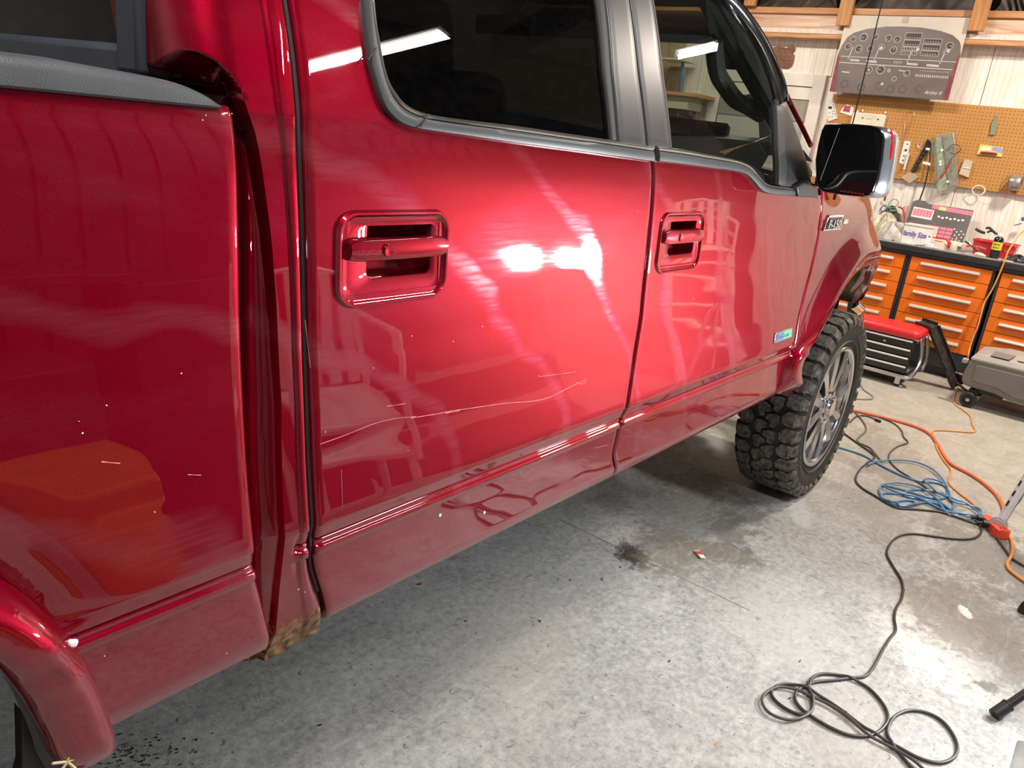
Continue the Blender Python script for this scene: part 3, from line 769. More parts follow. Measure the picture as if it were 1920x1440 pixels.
ss = [-.02] + list(np.linspace(0, .3, 4)) + list(np.linspace(.31, .45, 6)) + list(np.linspace(.5, 1, 6)) + list(np.linspace(1.02, 2, 34)) + list(np.linspace(2.1, 3, 8))
def cfn(i, j):
    z = zs[j]; s_ = ss[i]
    if s_ < 0: p = corner_pt(0, z); return (p[0], p[1] + .03, p[2])
    p = corner_pt(s_, z)
    if i == 1: p = (p[0] - 0, p[1] + .004, p[2])
    if j == 0: p = (p[0], p[1] + .04, p[2] - .005)
    # cladding ridge fades out across the corner
    return p
q = MB(); q.grid(cfn, len(ss), len(zs)); part('cab_corner', q, RUSTY, truck, angle=60)
# rear window of the cab, black frame
q = MB(); XR = .545
yR = .160
q.box((XR + .012, 1.0, 1.470), (.04, 1.68, .048)); q.box((XR + .012, yR + .016, 1.68), (.05, .062, .45)); q.box((XR + .012, 2 - yR - .02, 1.68), (.03, .045, .40)); q.box((XR + .012, 1.0, 1.88), (.03, 1.66, .04))
part('rear_window_frame', q, pm('slate_black_frame', (.035, .042, .055), .35, coat=.2), truck, bevel=.01)
q = MB(); q.box((XR + .012, 1.0, 1.68), (.006, 1.60, .40)); part('rear_window', q, make_glass('back_glass', (.12, .13, .12), .012), truck, smooth=False)
q = MB(); q.box((.66, 1.0, 1.05), (.04, 1.86, .86)); part('cab_back_panel', q, PAINT, truck, smooth=False)

# ---- doors
HR0, HR1 = S(632, 396), S(832, 560)
HF0, HF1 = S(1233, 399), S(1314, 505)
hcR = ((HR0[0] + HR1[0]) / 2, (S(730, 395)[2] + S(740, 566)[2]) / 2); haR = ((HR1[0] - HR0[0]) / 2, (S(730, 395)[2] - S(740, 566)[2]) / 2)
f0, f1 = S(1275, 398), S(1270, 508)
hcF = ((S(1234, 450)[0] + S(1314, 450)[0]) / 2, (f0[2] + f1[2]) / 2); haF = ((S(1314, 450)[0] - S(1234, 450)[0]) / 2, (f0[2] - f1[2]) / 2)
rt_out = [(676, 0), (680, 50), (687, 109), (697, 150), (712, 194), (725, 214), (741, 228), (760, 236), (785, 242), (860, 253), (972, 269), (1100, 286), (1221, 303)]
rt_in = [(694, 0), (699, 45), (707, 88), (713, 120), (722, 150), (735, 172), (751, 191), (775, 205), (810, 216), (880, 226), (972, 237), (1080, 253), (1216, 273)]
ft_out = [(1230, 302), (1280, 308), (1330, 315), (1365, 319), (1385, 323), (1398, 329), (1410, 341), (1420, 353), (1430, 360), (1448, 364), (1485, 367), (1523, 370)]
ft_in = [(1227, 273), (1270, 279), (1330, 290), (1365, 297), (1387, 303), (1402, 311), (1414, 324), (1426, 338), (1438, 345), (1452, 348), (1485, 352), (1521, 357)]
def mids(a, b, t=.5): return [S(p[0] * (1 - t) + r[0] * t, p[1] * (1 - t) + r[1] * t) for p, r in zip(a, b)]
rm = mids(rt_out, rt_in); fm_ = mids(ft_out, ft_in)
rwin = [(p[0], p[2]) for p in rm] + [(gapB(1.45) + .1, 1.40)] + [(2.2, 1.9), (rm[0][0] - .02, 1.9)]
rwin = [(rm[0][0] + .022, 1.72)] + [(p[0], p[2]) for p in rm] + [(1.75, 1.43), (1.9, 2.0), (rm[0][0] + .022, 2.0)]
fwin = [(1.50, fm_[0][2] - .002)] + [(p[0], p[2]) for p in fm_] + [(2.95, fm_[-1][2]), (2.95, 2.0), (1.5, 2.0)]
def skipR(c):
    if abs(c[0] - hcR[0]) < haR[0] - .016 and abs(c[2] - hcR[1]) < haR[1] - .016: return True
    return inpoly(c[0], c[2], rwin)
def skipF(c):
    if abs(c[0] - hcF[0]) < haF[0] - .014 and abs(c[2] - hcF[1]) < haF[1] - .014: return True
    return inpoly(c[0], c[2], fwin)
rdoor = skin('rear_door', ZB, 1.86, lambda z: gapR(z) + .005, lambda z: gapB(z) - .004, PF, PAINT, skip=skipR, dz=.0085, du=.009)
fdoor = skin('front_door', ZB, 1.46, lambda z: gapB(z) + .004, lambda z: gapF(z) - .003, PF, PAINT, skip=skipF, dz=.0085, du=.011)
# dark door seal visible in the gaps
for g, za, zc in ((gapR, .63, 1.80), (gapB, .63, 1.80), (gapF, .63, 1.34)):
    q = MB(); P_ = [(g(z), prof(z) + .024, z) for z in np.linspace(za, zc, 60)]; q.tube(P_, .009, 6); part('door_seal', q, RUBBER, truck)
q = MB(); P_ = [(gapR(z) + .001, prof(z) + .009, z) for z in np.linspace(.70, 1.84, 60)]; q.tube(P_, .0028, 6); part('seal_lip', q, RUBBER, truck)

def ribbon(name, po, pi, outs, mats_at, parent, mat, k=4):
    A = spline([S(*p) for p in po], k); B = spline([S(*p) for p in pi], k); n = len(A); q = MB(); m = len(outs)
    def fn(i, j):
        t, o = outs[i]; p = A[j] * (1 - t) + B[j] * t
        return (p[0], prof(p[2]) - o, p[2])
    q.grid(fn, m, n)
    q.add([fn(i, 0) for i in range(m)], [tuple(range(m))]); q.add([fn(i, n - 1) for i in range(m)], [tuple(range(m))])
    return part(name, q, mat, parent, angle=50)
BELTL = pm('bright_belt_edge', (.36, .34, .30), .3, metal=.9)
dk = [(0, -.004), (0.0, .006), (.06, .010), (.35, .012), (.66, .0115), (.70, .009), (.72, .0)]
lt = [(.72, .0), (.74, .010), (.84, .0125), (.95, .010), (1.0, .003), (1.02, -.012)]
for nm, a, b_, lab in (('belt_moulding', rt_out, rt_in, None), ('belt_moulding', ft_out, ft_in, None)):
    o = ribbon(nm, a, b_, dk, None, truck, BELT)
    w = ribbon('bright_edge', a, b_, lt, None, o, BELTL)
# rubber corner piece is darker: narrow dark line where the pieces join
for a_, b_ in (((787, 242), (804, 214)), ((690, 112), (706, 90))):
    q = MB(); q.tube([S(*a_, .013), S(*b_, .013)], .0012, 5); part('moulding_joint', q, RUBBER, truck)
# B-pillar appliques
def strip(name, pl, pr, z0, z1, out, mat, depth=.02, er=.003):
    a, b_ = crv(pl, out=out), crv(pr, out=out)
    return skin(name, z0, z1, a, b_, lambda x, z: prof(z) - out, mat, er=er, depth=depth, dz=.02, du=.02)
def zat(px, py): return S(px, py)[2]
strip('pillar_trim', [(1138, 0), (1150, 140), (1161, 268)], [(1180, 0), (1197, 140), (1212, 273)], zat(1185, 276), 1.86, .005, APPLIQUE)
strip('pillar_trim', [(1183, 0), (1200, 140), (1215, 273)], [(1223, 0), (1241, 140), (1257, 279)], zat(1236, 280), 1.86, .005, APPLIQUE)
strip('window_run', [(1121, 0), (1134, 140), (1147, 262)], [(1139, 0), (1151, 140), (1162, 268)], zat(1154, 268), 1.86, .001, RUBBER)
strip('window_run', [(1222, 0), (1240, 140), (1256, 278)], [(1227, 0), (1245, 140), (1261, 279)], zat(1258, 281), 1.86, .001, RUBBER)
# glass panes
def pane(name, pl, pr, z0, z1, out, mat):
    a, b_ = crv(pl, out=out), crv(pr, out=out); q = MB(); nz, nx = 40, 30
    q.grid(lambda i, j: (a(z0 + (z1 - z0) * j / (nz - 1)) * (1 - i / (nx - 1)) + b_(z0 + (z1 - z0) * j / (nz - 1)) * i / (nx - 1), prof(z0 + (z1 - z0) * j / (nz - 1)) - out, z0 + (z1 - z0) * j / (nz - 1)), nx, nz)
    return part(name, q, mat, truck)
pane('rear_door_glass', [(690, 0), (695, 50), (703, 100), (712, 140), (725, 172), (745, 198), (775, 213)], [(1126, 0), (1139, 140), (1152, 264)], zat(1080, 262), 1.85, -.006, GLASS_DARK)
pane('front_door_glass', [(1223, 0), (1241, 140), (1258, 279)], [(1352, 0), (1392, 45), (1422, 90), (1447, 150), (1459, 195), (1462, 300), (1463, 350)], 1.372, 1.85, -.006, GLASS_CLEAR)
# black window frame of the front door and the pillar cover
fr_o = [(1355, -35), (1387, 5), (1417, 45), (1442, 90), (1467, 150), (1473, 187)]
fr_i = [(1300, -35), (1352, 0), (1392, 45), (1422, 90), (1447, 150), (1459, 195)]
ribbon('window_frame', fr_o, fr_i, [(-.02, -.02), (0, .008), (.1, .013), (.3, .013), (.36, .007), (.6, .006), (.66, .010), (.95, .010), (1.0, .0), (1.02, -.012)], None, truck, BLACKGLOSS)
strip('pillar_cover', [(1459, 195), (1462, 280), (1464, 350)], [(1474, 195), (1502, 270), (1524, 352)], 1.368, zat(1472, 190), .004, BLACKPL)
strip('window_seal', [(1456, 197), (1459, 280), (1460, 350)], [(1470, 197), (1473, 280), (1475, 350)], 1.372, zat(1465, 200), .007, RUBBER)
# red pillar edge seen past the door
A = spline([S(1440, 78), S(1458, 120), S(1473, 162), S(1490, 200), S(1508, 236), S(1526, 274)], 5)
A = [(p[0] + .006, p[1] + .012, p[2]) for p in A]
q = MB(); q.tube(A, .008, 8, flat=1.0); part('front_pillar', q, PAINT, truck)
# triangular pad at the foot of the mirror
q = MB(); P_ = [S(1483, 349), S(1500, 338), S(1523, 352), S(1524, 370), S(1486, 367)]
q.prism([(p[0], p[2]) for p in P_], lambda u, v, t: (u, prof(v) - t, v), .0, .020); part('mirror_pad', q, APPLIQUE, truck, bevel=.003)

# ---- door handles
def handle(c, a, name):
    cx, cz = c; A_, B_ = a
    Y = lambda x, z: prof(z)
    n = 9
    def lp(a_, b_, r, ins, ox=0, oz=0):
        return [(cx + ox + u, prof(cz + oz + v) + ins, cz + oz + v) for u, v in rrect(a_, b_, min(r, a_ * .98, b_ * .98), n)]
    L = [lp(A_ + .002, B_ + .002, .034, .001), lp(A_, B_, .033, -.0035), lp(A_ - .002, B_ - .002, .031, -.0058), lp(A_ - .005, B_ - .005, .029, -.0056), lp(A_ - .008, B_ - .008, .026, -.002), lp(A_ - .012, B_ - .012, .023, .0005), lp(A_ - .022, B_ - .022, .018, .0012)]
    hx, hz = A_ * .58, B_ * .62; ox, oz = A_ * .10, B_ * .20
    L += [lp(hx + .003, hz + .003, .013, .0012, ox, oz), lp(hx + .001, hz + .001, .012, .0022, ox, oz), lp(hx, hz, .011, .008, ox, oz), lp(hx - .003, hz - .003, .010, .040, ox, oz), lp(hx * .5, hz * .5, .01, .046, ox, oz)]
    q = MB(); q.loops(L, cap='end'); o = part('door_handle', q, PAINT, truck, angle=45)
    # pull bar
    bz = cz + oz; bh = B_ * .235; x0, x1 = cx - A_ * .84, cx + A_ * .92
    q = MB(); rows = []
    N_ = 18
    for k in range(N_ + 1):
        t = k / N_; x = x0 + (x1 - x0) * t; y = prof(bz) - .010 - .003 * math.sin(math.pi * t); e = .7 if k in (0, N_) else (.93 if k in (1, N_ - 1) else 1)
        rows.append([(x, y + w, bz + v * e) for v, w in ((-bh, .014), (-bh, .004), (-bh * .88, .0), (-bh * .3, -.0022), (bh * .3, -.0022), (bh * .88, .0), (bh, .004), (bh, .014))])
    q.loops(rows, cap='both'); part('pull_bar', q, PAINT, o, angle=50)
    q = MB(); q.lathe([(.0095, .004), (.0095, -.0012), (.0085, -.002), (.0, -.0012)], (cx - A_ * .25, prof(bz) - .0158, bz), 'Y', 20); part('key_cap', q, PAINT, o)
handle(hcR, haR, 'r'); handle(hcF, haF, 'f')

# ---- front fender
def fend(x, z):
    dx, dz = x - FWC[0], z - FWC[1]; r_ = math.hypot(dx, dz)
    th = min(max(math.degrees(math.atan2(dz, dx)), 0), 180); ro = rr_front(fo_, th)
    w = sm(2.80, 3.15, x)
    bulge = .030 * math.exp(-((r_ - ro) / .055) ** 2) * w - .0 + .012 * sm(ro + .12, ro + .05, r_) * w
    roll = (1.5 * max(0, z - 1.22) ** 2) * w
    return prof(min(z, 1.43)) - bulge + roll + front_in(x, z)
fr_skin = skin('front_fender', ZB, 1.365, lambda z: gapF(z) + .003, lambda z: 4.20, fend, PAINT, skip=lambda c: in_arch(c[0], c[2], FWC, fo_, fi_, rr_front) or (c[0] > 3.6 and c[2] < .76), dz=.010, du=.013, depth=.05)
# hood, cowl, roof, far side
def hoodf(i, j):
    u, v = i / 30, j / 30; x = 2.80 + 1.42 * u; y = .0 + 2.0 * v; e = abs(2 * v - 1)
    x2 = x - .25 * (u ** 2) * e ** 4; v_in = front_in(x2, 1.36)
    return (x2, 1 + (y - 1) * (1 - v_in - .075), 1.365 + .07 * (1 - e ** 3) - .05 * u * u)
q = MB(); q.grid(hoodf, 31, 31); part('hood', q, PAINT, truck, angle=60)
q = MB(); q.grid(lambda i, j: (2.84 + .0 + .22 * (i / 6), .10 + 1.8 * j / 8, 1.36 + .05 * (1 - (j / 4 - 1) ** 2) - .03 * (i / 6) + .03), 7, 9); part('cowl', q, BLACKPL, truck)
q = MB(); q.grid(lambda i, j: (.52 + 1.75 * i / 16, .20 + 1.60 * j / 12, 1.885 + .055 * (1 - (j / 6 - 1) ** 2) - .05 * (max(0, i / 16 - .7) / .3) ** 2), 17, 13); part('roof', q, PAINT, truck)
for y in (.205, 1.795):
    q = MB(); q.box((1.35, y, 1.872), (1.65, .06, .035)); part('roof_rail', q, PAINT, truck, bevel=.01)
q = MB(); q.grid(lambda i, j: (2.98 - .05 * (1 - (i / 8 - 1) ** 2) * 0 - .78 * j / 14 + .10 * (1 - (i / 8 - 1) ** 2) * (1 - .5 * j / 14), .10 + .10 * j / 14 + (1.80 - .2 * j / 14) * i / 16, 1.42 + .46 * j / 14), 17, 15)
part('windshield', q, GLASS_WIND, truck)
q = MB()
for y, yy in ((.135, .27), (1.885, 1.73)):
    q = MB(); P_ = [(2.96 - .80 * t, y + (yy - y) * t, 1.40 + .47 * t) for t in np.linspace(0, 1, 10)]; q.tube(P_, .024, 8)
    part('windshield_pillar', q, DARKIN, truck)
q = MB(); q.grid(lambda i, j: (-1.27 + 5.4 * i / 40, 2.0 - _prof_save(ZB + .82 * j / 24) - front_in(-1.27 + 5.4 * i / 40, 1.0), ZB + .82 * j / 24), 41, 25, skip=lambda c: math.hypot(c[0] - FWC[0], c[2] - .43) < .52 or math.hypot(c[0] - RWC[0], c[2] - .43) < .52)
part('far_side_panel', q, PAINT, truck)
q = MB()
for x0, x1, s_ in ((.60, .76, -.02), (1.60, 1.72, -.03)):
    q = MB(); q.add([(x0, 1.99, 1.42), (x1, 1.99, 1.42), (x1 + s_, 1.80, 1.87), (x0 + s_, 1.80, 1.87), (x0, 1.95, 1.42), (x1, 1.95, 1.42), (x1 + s_, 1.76, 1.87), (x0 + s_, 1.76, 1.87)], [(0, 1, 2, 3), (7, 6, 5, 4), (0, 3, 7, 4), (1, 5, 6, 2)])
    part('far_pillar', q, DARKIN, truck, smooth=False)
q = MB(); q.add([(.70, 1.975, 1.42), (1.66, 1.975, 1.42), (1.66, 1.79, 1.87), (.70, 1.79, 1.87)], [(0, 1, 2, 3)]); part('far_rear_glass', q, GLASS_DARK, truck)
q = MB(); q.add([(1.66, 1.975, 1.42), (2.85, 1.975, 1.42), (2.3, 1.79, 1.87), (1.66, 1.79, 1.87)], [(0, 1, 2, 3)]); part('far_front_glass', q, GLASS_CLEAR, truck)
# front bumper end and inner front fender
q = MB(); L = []
for k in range(12):
    t = k / 11; a = math.pi * .5 * t; x = 4.02 + .42 * math.sin(a); y = .30 - .17 * math.cos(a) - .0
    L.append([(x, y - .0, .52), (x - .02, y - .035, .56), (x, y - .045, .66), (x - .01, y - .03, .78), (x - .03, y + .0, .80)])
q.grid(lambda i, j: L[j][i], 5, 12); q.box((4.42, 1.0, .66), (.06, 1.4, .26)); part('front_bumper', q, CHROME, truck)
q = MB(); q.box((4.12, 1.0, .98), (.05, 1.0, .42)); part('grille', q, BLACKPL, truck, bevel=.02)
# fender lip seen through the wheel arch
q = MB(); 
def lipf(i, j):
    th = math.radians(31 + 45 * i / 20); r0 = rr_front(fi_, 180 - math.degrees(th)); x = FWC[0] + r0 * math.cos(th); z = FWC[1] + r0 * math.sin(th)
    return (x, .0 + front_in(x, z) + (.0, .02, .06, .075)[j], z + (0, .002, .0, -.02)[j])
q.grid(lipf, 21, 4); part('inner_lip', q, pm('maroon_inner_lip', (.045, .008, .014), .5), truck)
# chassis and cabin shell that close the body
q = MB(); q.box((1.5, 1.0, .585), (5.2, 1.30, .10)); q.box((3.53, 1.0, .43), (.10, 1.5, .10)); q.box((-.153, 1.0, .43), (.12, 1.5, .12)); q.cyl((-.153, .85, .43), (-.153, 1.15, .43), .16)
part('chassis', q, pm('dirty_underbody', (.02, .019, .018), .8), truck, smooth=False)
q = MB(); q.box((1.78, 1.0, .66), (2.2, 1.84, .05)); q.box((1.78, .13, 1.02), (2.16, .06, .74)); q.box((1.78, 1.87, 1.02), (2.16, .06, .74)); q.box((2.87, 1.0, .98), (.04, 1.7, .70))
part('cabin_lining', q, DARKIN, truck, smooth=False)
# seats with headrests
def seat(x, y, w, h=.62):
    q = MB(); q.box((x + .05, y, .98), (.50, w, .16), rot=(0, -.1, 0)); q.box((x - .22, y, 1.24), (.14, w, h), rot=(0, .0 - .22, 0))
    o = part('seat', q, BROWNSEAT, truck, bevel=.04)
    for yy in ((y,) if w < .8 else (y - .5, y + .5)):
        q = MB(); q.box((x - .30, yy, 1.60), (.10, .26, .17), rot=(0, -.2, 0)); part('headrest', q, BROWNSEAT, o, bevel=.035)
seat(1.62, .52, .52); seat(1.62, 1.48, .52); seat(1.0, 1.0, 1.5)
# dashboard, door inner sill, steering wheel, mirror
q = MB(); L = []
for x, z in ((2.92, 1.44), (2.80, 1.475), (2.66, 1.49), (2.54, 1.475), (2.47, 1.40), (2.50, 1.18), (2.55, .9)): L.append([(x - .04 * math.sin(y * 6), y, z + .012 * math.sin(y * 7)) for y in np.linspace(.10, 1.90, 20)])
q.grid(lambda i, j: L[j][i], 20, 7); part('dashboard', q, GREYIN, truck)
q = MB(); q.lathe([(.17, -.014), (.185, 0), (.17, .014), (.158, 0), (.17, -.014)], (0, 0, 0), 'X', 28); q.box((0, 0, 0), (.03, .32, .05)); q.box((0, 0, -.08), (.03, .05, .16))
q.xf(Matrix.Translation((2.30, 1.45, 1.24)) @ Matrix.Rotation(-.4, 4, 'Y')); part('steering_wheel', q, BLACKPL, truck)
q = MB(); q.box((2.24, 1.0, 1.76), (.03, .24, .06)); q.cyl((2.26, 1.0, 1.78), (2.33, 1.0, 1.84), .01, 8); part('inside_mirror', q, BLACKPL, truck, bevel=.01)
q = MB(); A = spline([S(1262, 288, -.06), S(1330, 300, -.06), S(1392, 312, -.06), S(1420, 330, -.06), S(1440, 340, -.06)], 4); q.tube([(p[0], p[1], p[2] - .02) for p in A], .035, 8); part('door_sill_trim', q, DARKIN, truck)
# grab handle and inner trim of the near pillar
q = MB()
def inn(px, py, y): return onY(px, py, y)
Ih = .24
for a, b_ in (([(1335, 85), (1338, 120), (1342, 150), (1356, 176), (1377, 195), (1405, 207)], .018), ([(1362, 133), (1378, 128), (1390, 140), (1402, 170), (1405, 185)], .012)):
    pass
P_ = [inn(*p, Ih) for p in ((1338, 78), (1341, 110), (1346, 138), (1360, 162), (1380, 188), (1402, 200), (1425, 215))]
q.tube(spline(P_, 4), .026, 10); part('grab_handle', q, GREYIN, truck)
q = MB()
O_ = [(1340, -40), (1362, 40), (1386, 95), (1396, 130), (1408, 165), (1424, 205), (1440, 235), (1452, 300)]
I_ = [(1366, -40), (1400, 35), (1430, 90), (1450, 135), (1462, 175), (1474, 225), (1478, 250), (1484, 300)]
A = [inn(*p, Ih + .01) for p in O_]; B = [inn(*p, Ih) for p in I_]
q.grid(lambda i, j: tuple(A[j] * (1 - i) + B[j] * i), 2, len(A))
A = [inn(*p, Ih + .005) for p in ((1318, -40), (1330, 60), (1338, 84), (1350, 108), (1362, 130))]; B = [inn(*p, Ih + .005) for p in ((1350, -40), (1376, 60), (1392, 84), (1392, 108), (1396, 132))]
q.grid(lambda i, j: tuple(A[j] * (1 - i) + B[j] * i), 2, 5)
A = [inn(*p, Ih + .005) for p in ((1376, 190), (1400, 205), (1422, 222), (1424, 262))]; B = [inn(*p, Ih + .005) for p in ((1404, 176), (1430, 190), (1462, 222), (1470, 262))]
q.grid(lambda i, j: tuple(A[j] * (1 - i) + B[j] * i), 2, 4)
part('pillar_trim_inside', q, DARKIN, truck)
P0 = [onX(1346, 240, 2.62), onX(1348, 232, 2.60)]
# brown carton and papers lying on the dashboard
q = MB(); q.box((2.60, .44, 1.505), (.10, .26, .05), rot=(0, .1, .3)); part('dash_carton', q, pm('carton_card', (.22, .10, .055), .75), truck, smooth=False)

# ---- mirror
mr = bpy.data.objects.new('door_mirror', None); COL.objects.link(mr); mr.parent = truck
XM = 2.62
mo = [(1551, 231), (1600, 232), (1640, 235), (1658, 240), (1666, 250), (1668, 262), (1663, 300), (1655, 335), (1646, 358), (1636, 367), (1622, 369), (1580, 366), (1546, 361), (1535, 355), (1531, 344), (1529, 325), (1528, 300), (1533, 270), (1540, 243), (1545, 234)]
mo = [(a - max(0, a - 1600) * .17, b_) for a, b_ in mo]
mp_ = [onX(a, b, XM) for a, b in mo]; c0 = sum(mp_) / len(mp_)
def shrR(k, d, x): return [(x, c0[1] + (p[1] - c0[1]) * k - (d if p[1] < c0[1] else 0), c0[2] + (p[2] - c0[2]) * (k + .01)) for p in mp_]
def shr(P_, k, x): return [(x, c0[1] + (p[1] - c0[1]) * k, c0[2] + (p[2] - c0[2]) * k) for p in P_]
q = MB(); q.loops([shr(mp_, .93, XM + .012), shr(mp_, .975, XM), shr(mp_, 1.0, XM + .006), shr(mp_, 1.0, XM + .02)]); part('bezel', q, BLACKGLOSS, mr, angle=50)
q = MB(); q.loops([shr(mp_, 1.0, XM + .02), shrR(1.0, .018, XM + .045), shrR(.99, .022, XM + .10), shr(mp_, .85, XM + .145), shr(mp_, .55, XM + .17)], cap='end'); part('chrome_cap', q, pm('satin_chrome', (.52, .57, .64), .22, metal=.85, var=.02), mr, angle=60, label='chrome mirror cap')
q = MB(); q.add(shr(mp_, .94, XM + .010), [tuple(range(len(mp_)))]); part('mirror_glass', q, pm('mirror_silver', (.06, .06, .065), .03, metal=1.0, var=.01), mr, smooth=False)
g0, g1 = onX(1574, 240, XM + .006), onX(1538, 338, XM + .006)
q = MB(); q.tube([g0, g1], .0012, 5); part('blind_spot_line', q, pm('grey_line', (.35, .35, .36), .4), mr)
q = MB(); a_, b2 = onX(1578, 358, XM - .001), onX(1618, 364, XM - .001)
for k in range(7): 
    p = a_ + (b2 - a_) * k / 6; q.box(tuple(p), (.003, .008, .005))
part('signal_arrow', q, pm('dim_red_led', (.16, .01, .01), .4), mr, smooth=False, label='row of dim red signal lamps')
q = MB(); a_ = onX(1669, 252, XM + .045); b2 = onX(1666, 300, XM + .045)
q.tube(spline([a_ + (0, .01, .012), a_, a_ * .5 + b2 * .5 + (0, -.003, 0), b2], 4), .008, 8); part('side_reflector', q, pm('red_lens', (.7, .01, .015), .15, coat=.5), mr, label='red lamp lens on the mirror edge')
q = MB(); P_ = [onX(1506, 270, 2.72), onX(1532, 268, XM + .05), onX(1532, 346, XM + .05), onX(1508, 347, 2.72)]
yy = P_[0][1]
pb = [(2.70, .02, P_[0][2]), (2.72, .02, P_[3][2]), (XM + .05, P_[2][1] - .02, P_[2][2]), (XM + .05, P_[1][1] - .02, P_[1][2])]
q.add([(p[0], p[1], p[2]) for p in pb] + [(p[0] + .06, p[1], p[2]) for p in pb], [(0, 1, 2, 3), (7, 6, 5, 4), (0, 4, 5, 1), (1, 5, 6, 2), (2, 6, 7, 3), (3, 7, 4, 0)])
part('mirror_arm', q, BLACKPL, mr, bevel=.008)

# ---- antenna on the fender
XA = 2.98
b0, b1 = onX(1600, 226, XA), onX(1655, 0, XA)
dv = (b1 - b0); 
q = MB(); q.tube([(XA, b0[1], 1.33), b0, b1, b1 + dv * .35], [.006, .0024, .0020, .0016], 8); part('antenna', q, BLACKPL, truck)

# ---- badges
CH2 = pm('badge_chrome', (.82, .83, .86), .12, metal=1.0, var=.03)
BD = pm('badge_dark', (.05, .05, .055), .4)
e0, e1 = S(1546, 405), S(1591, 410); e2 = S(1545, 430)
ax = Vector(e1) - Vector(e0); 
bx0 = Vector((fend(e0[0], e0[2]) * 0 + e0[0], 0, e0[2]))
bw = e1[0] - e0[0]; bh = e0[2] - e2[2]
def fP(x, z, o): return (x, fend(x, z) - o, z)
bg = bpy.data.objects.new('model_badge', None); COL.objects.link(bg); bg.parent = truck; bg['label'] = 'chrome script badge on the front fender'
zc = (e0[2] + e2[2]) / 2 - .004
q = MB(); q.prism([(0, -.024), (.14, -.024), (.145, .02), (.155, .03), (.03, .03), (.022, .02)], lambda u, v, t: fP(e0[0] + .0 + u * bw / .20, zc + v, t), .0, .006); part('badge_base', q, CH2, bg, bevel=.001)
q = MB(); q.prism([(.012, -.019), (.132, -.019), (.138, .022), (.032, .022)], lambda u, v, t: fP(e0[0] + u * bw / .20, zc + v, t), .005, .0075); part('badge_field', q, BD, bg)
q = MB(); q.box(fP(e0[0] + .17 * bw / .2, zc + .004, .004), (.055, .006, .018)); part('badge_tail', q, CH2, bg, bevel=.001)
ox = e0[0] + .022 * bw / .2
textmesh('badge_letters', 'F-150', .043, CH2, frame((ox, fend(ox + .06, zc) - .011, zc - .016), (1, .0, .0), (0, 0, 1)), bg, depth=.002, sx=.95 * bw / .2)
p0, p1, p2 = S(1450, 630), S(1484, 617), S(1484, 626)
ew = p1[0] - p0[0]; ez = (S(1467, 621)[2] + S(1467, 636)[2]) / 2
eb = bpy.data.objects.new('engine_badge', None); COL.objects.link(eb); eb.parent = truck; eb['label'] = 'small chrome badge with blue and green field on the front door'
z0 = ez
fD = lambda x, z, o: (x, prof(z) - o, z)
q = MB(); q.prism([(0, -.017), (ew, -.017), (ew, .017), (0.012, .017)], lambda u, v, t: fD(p0[0] + u, z0 + v, t), 0, .004); part('badge_rim', q, CH2, eb, bevel=.001)
q = MB(); q.prism([(.020, -.012), (ew * .48, -.012), (ew * .50, .012), (.022, .012)], lambda u, v, t: fD(p0[0] + u, z0 + v, t), .003, .0045); part('blue_field', q, pm('badge_blue', (.05, .22, .60), .3), eb)
q = MB(); q.prism([(ew * .50, -.012), (ew * .93, -.012), (ew * .95, .012), (ew * .52, .012)], lambda u, v, t: fD(p0[0] + u, z0 + v, t), .003, .0045); part('green_field', q, pm('badge_green', (.10, .55, .32), .3), eb)
textmesh('badge_letters', 'EcoBoost', .022, CH2, frame((p0[0] + .022, prof(z0) - .0058, z0 - .007), (1, 0, 0), (0, 0, 1)), eb, depth=.0006, sx=.95 * (ew - .03) / .10)

# ---- scratches and chips in the door
SCR = pm('scratch_in_clear_coat', (.62, .22, .24), .6)
def scratch(pts, r, k=5):
    q = MB(); P_ = spline([S(a, b, .0003) for a, b in pts], k); rnd = random.Random(len(pts))
    q.tube([(p[0], p[1], p[2]) for p in P_], [r * rnd.uniform(.6, 1.2) for _ in P_], 4); return part('scratch', q, SCR, truck)
scratch([(770, 784), (820, 776), (850, 770), (880, 766), (920, 760), (960, 755), (1000, 752), (1030, 745), (1060, 730), (1085, 718), (1098, 712), (1101, 709), (1099, 716), (1090, 720), (1080, 716)], .0007)
scratch([(600, 833), (650, 815), (700, 795), (740, 785), (780, 781)], .0005)
scratch([(725, 762), (760, 757)], .0005); scratch([(835, 775), (862, 770)], .0008)
scratch([(190, 866), (225, 869)], .0007); scratch([(352, 890), (377, 891)], .0005); scratch([(572, 600), (582, 690)], .0004); scratch([(640, 880), (642, 950), (640, 985)], .0004)
scratch([(1011, 706), (1045, 702), (1080, 697)], .0005)
q = MB(); rnd = random.Random(4)
for px, py in ((435, 213), (1145, 273), (1052, 266), (1060, 268), (148, 790), (155, 812), (700, 690), (772, 630), (610, 810), (850, 640), (1010, 705), (200, 760), (340, 700), (290, 960), (380, 225), (386, 216), (425, 1225), (196, 1230), (465, 1235), (1195, 395), (1100, 520), (905, 612), (765, 845), (1150, 660), (1250, 640), (1300, 560), (560, 1105), (572, 1110)):
    p = S(px, py, .0002); q.box(tuple(p), (.0016 * rnd.uniform(.5, 1.3), .0006, .0014 * rnd.uniform(.5, 1.3)), rot=(0, rnd.uniform(0, 3), 0))
part('paint_chip', q, pm('white_primer_chip', (.8, .7, .7), .6), truck, smooth=False, kind='stuff')
q = MB()
for px, py in ((825, 966), (908, 961)):
    p = S(px, py, .0005); q.lathe([(.0, -.001), (.0035, -.0008), (.0035, .001)], tuple(p), 'Y', 10)
part('compound_spot', q, pm('pale_green_compound', (.35, .75, .62), .5), truck, label='small pale green spots on the lower rear door')

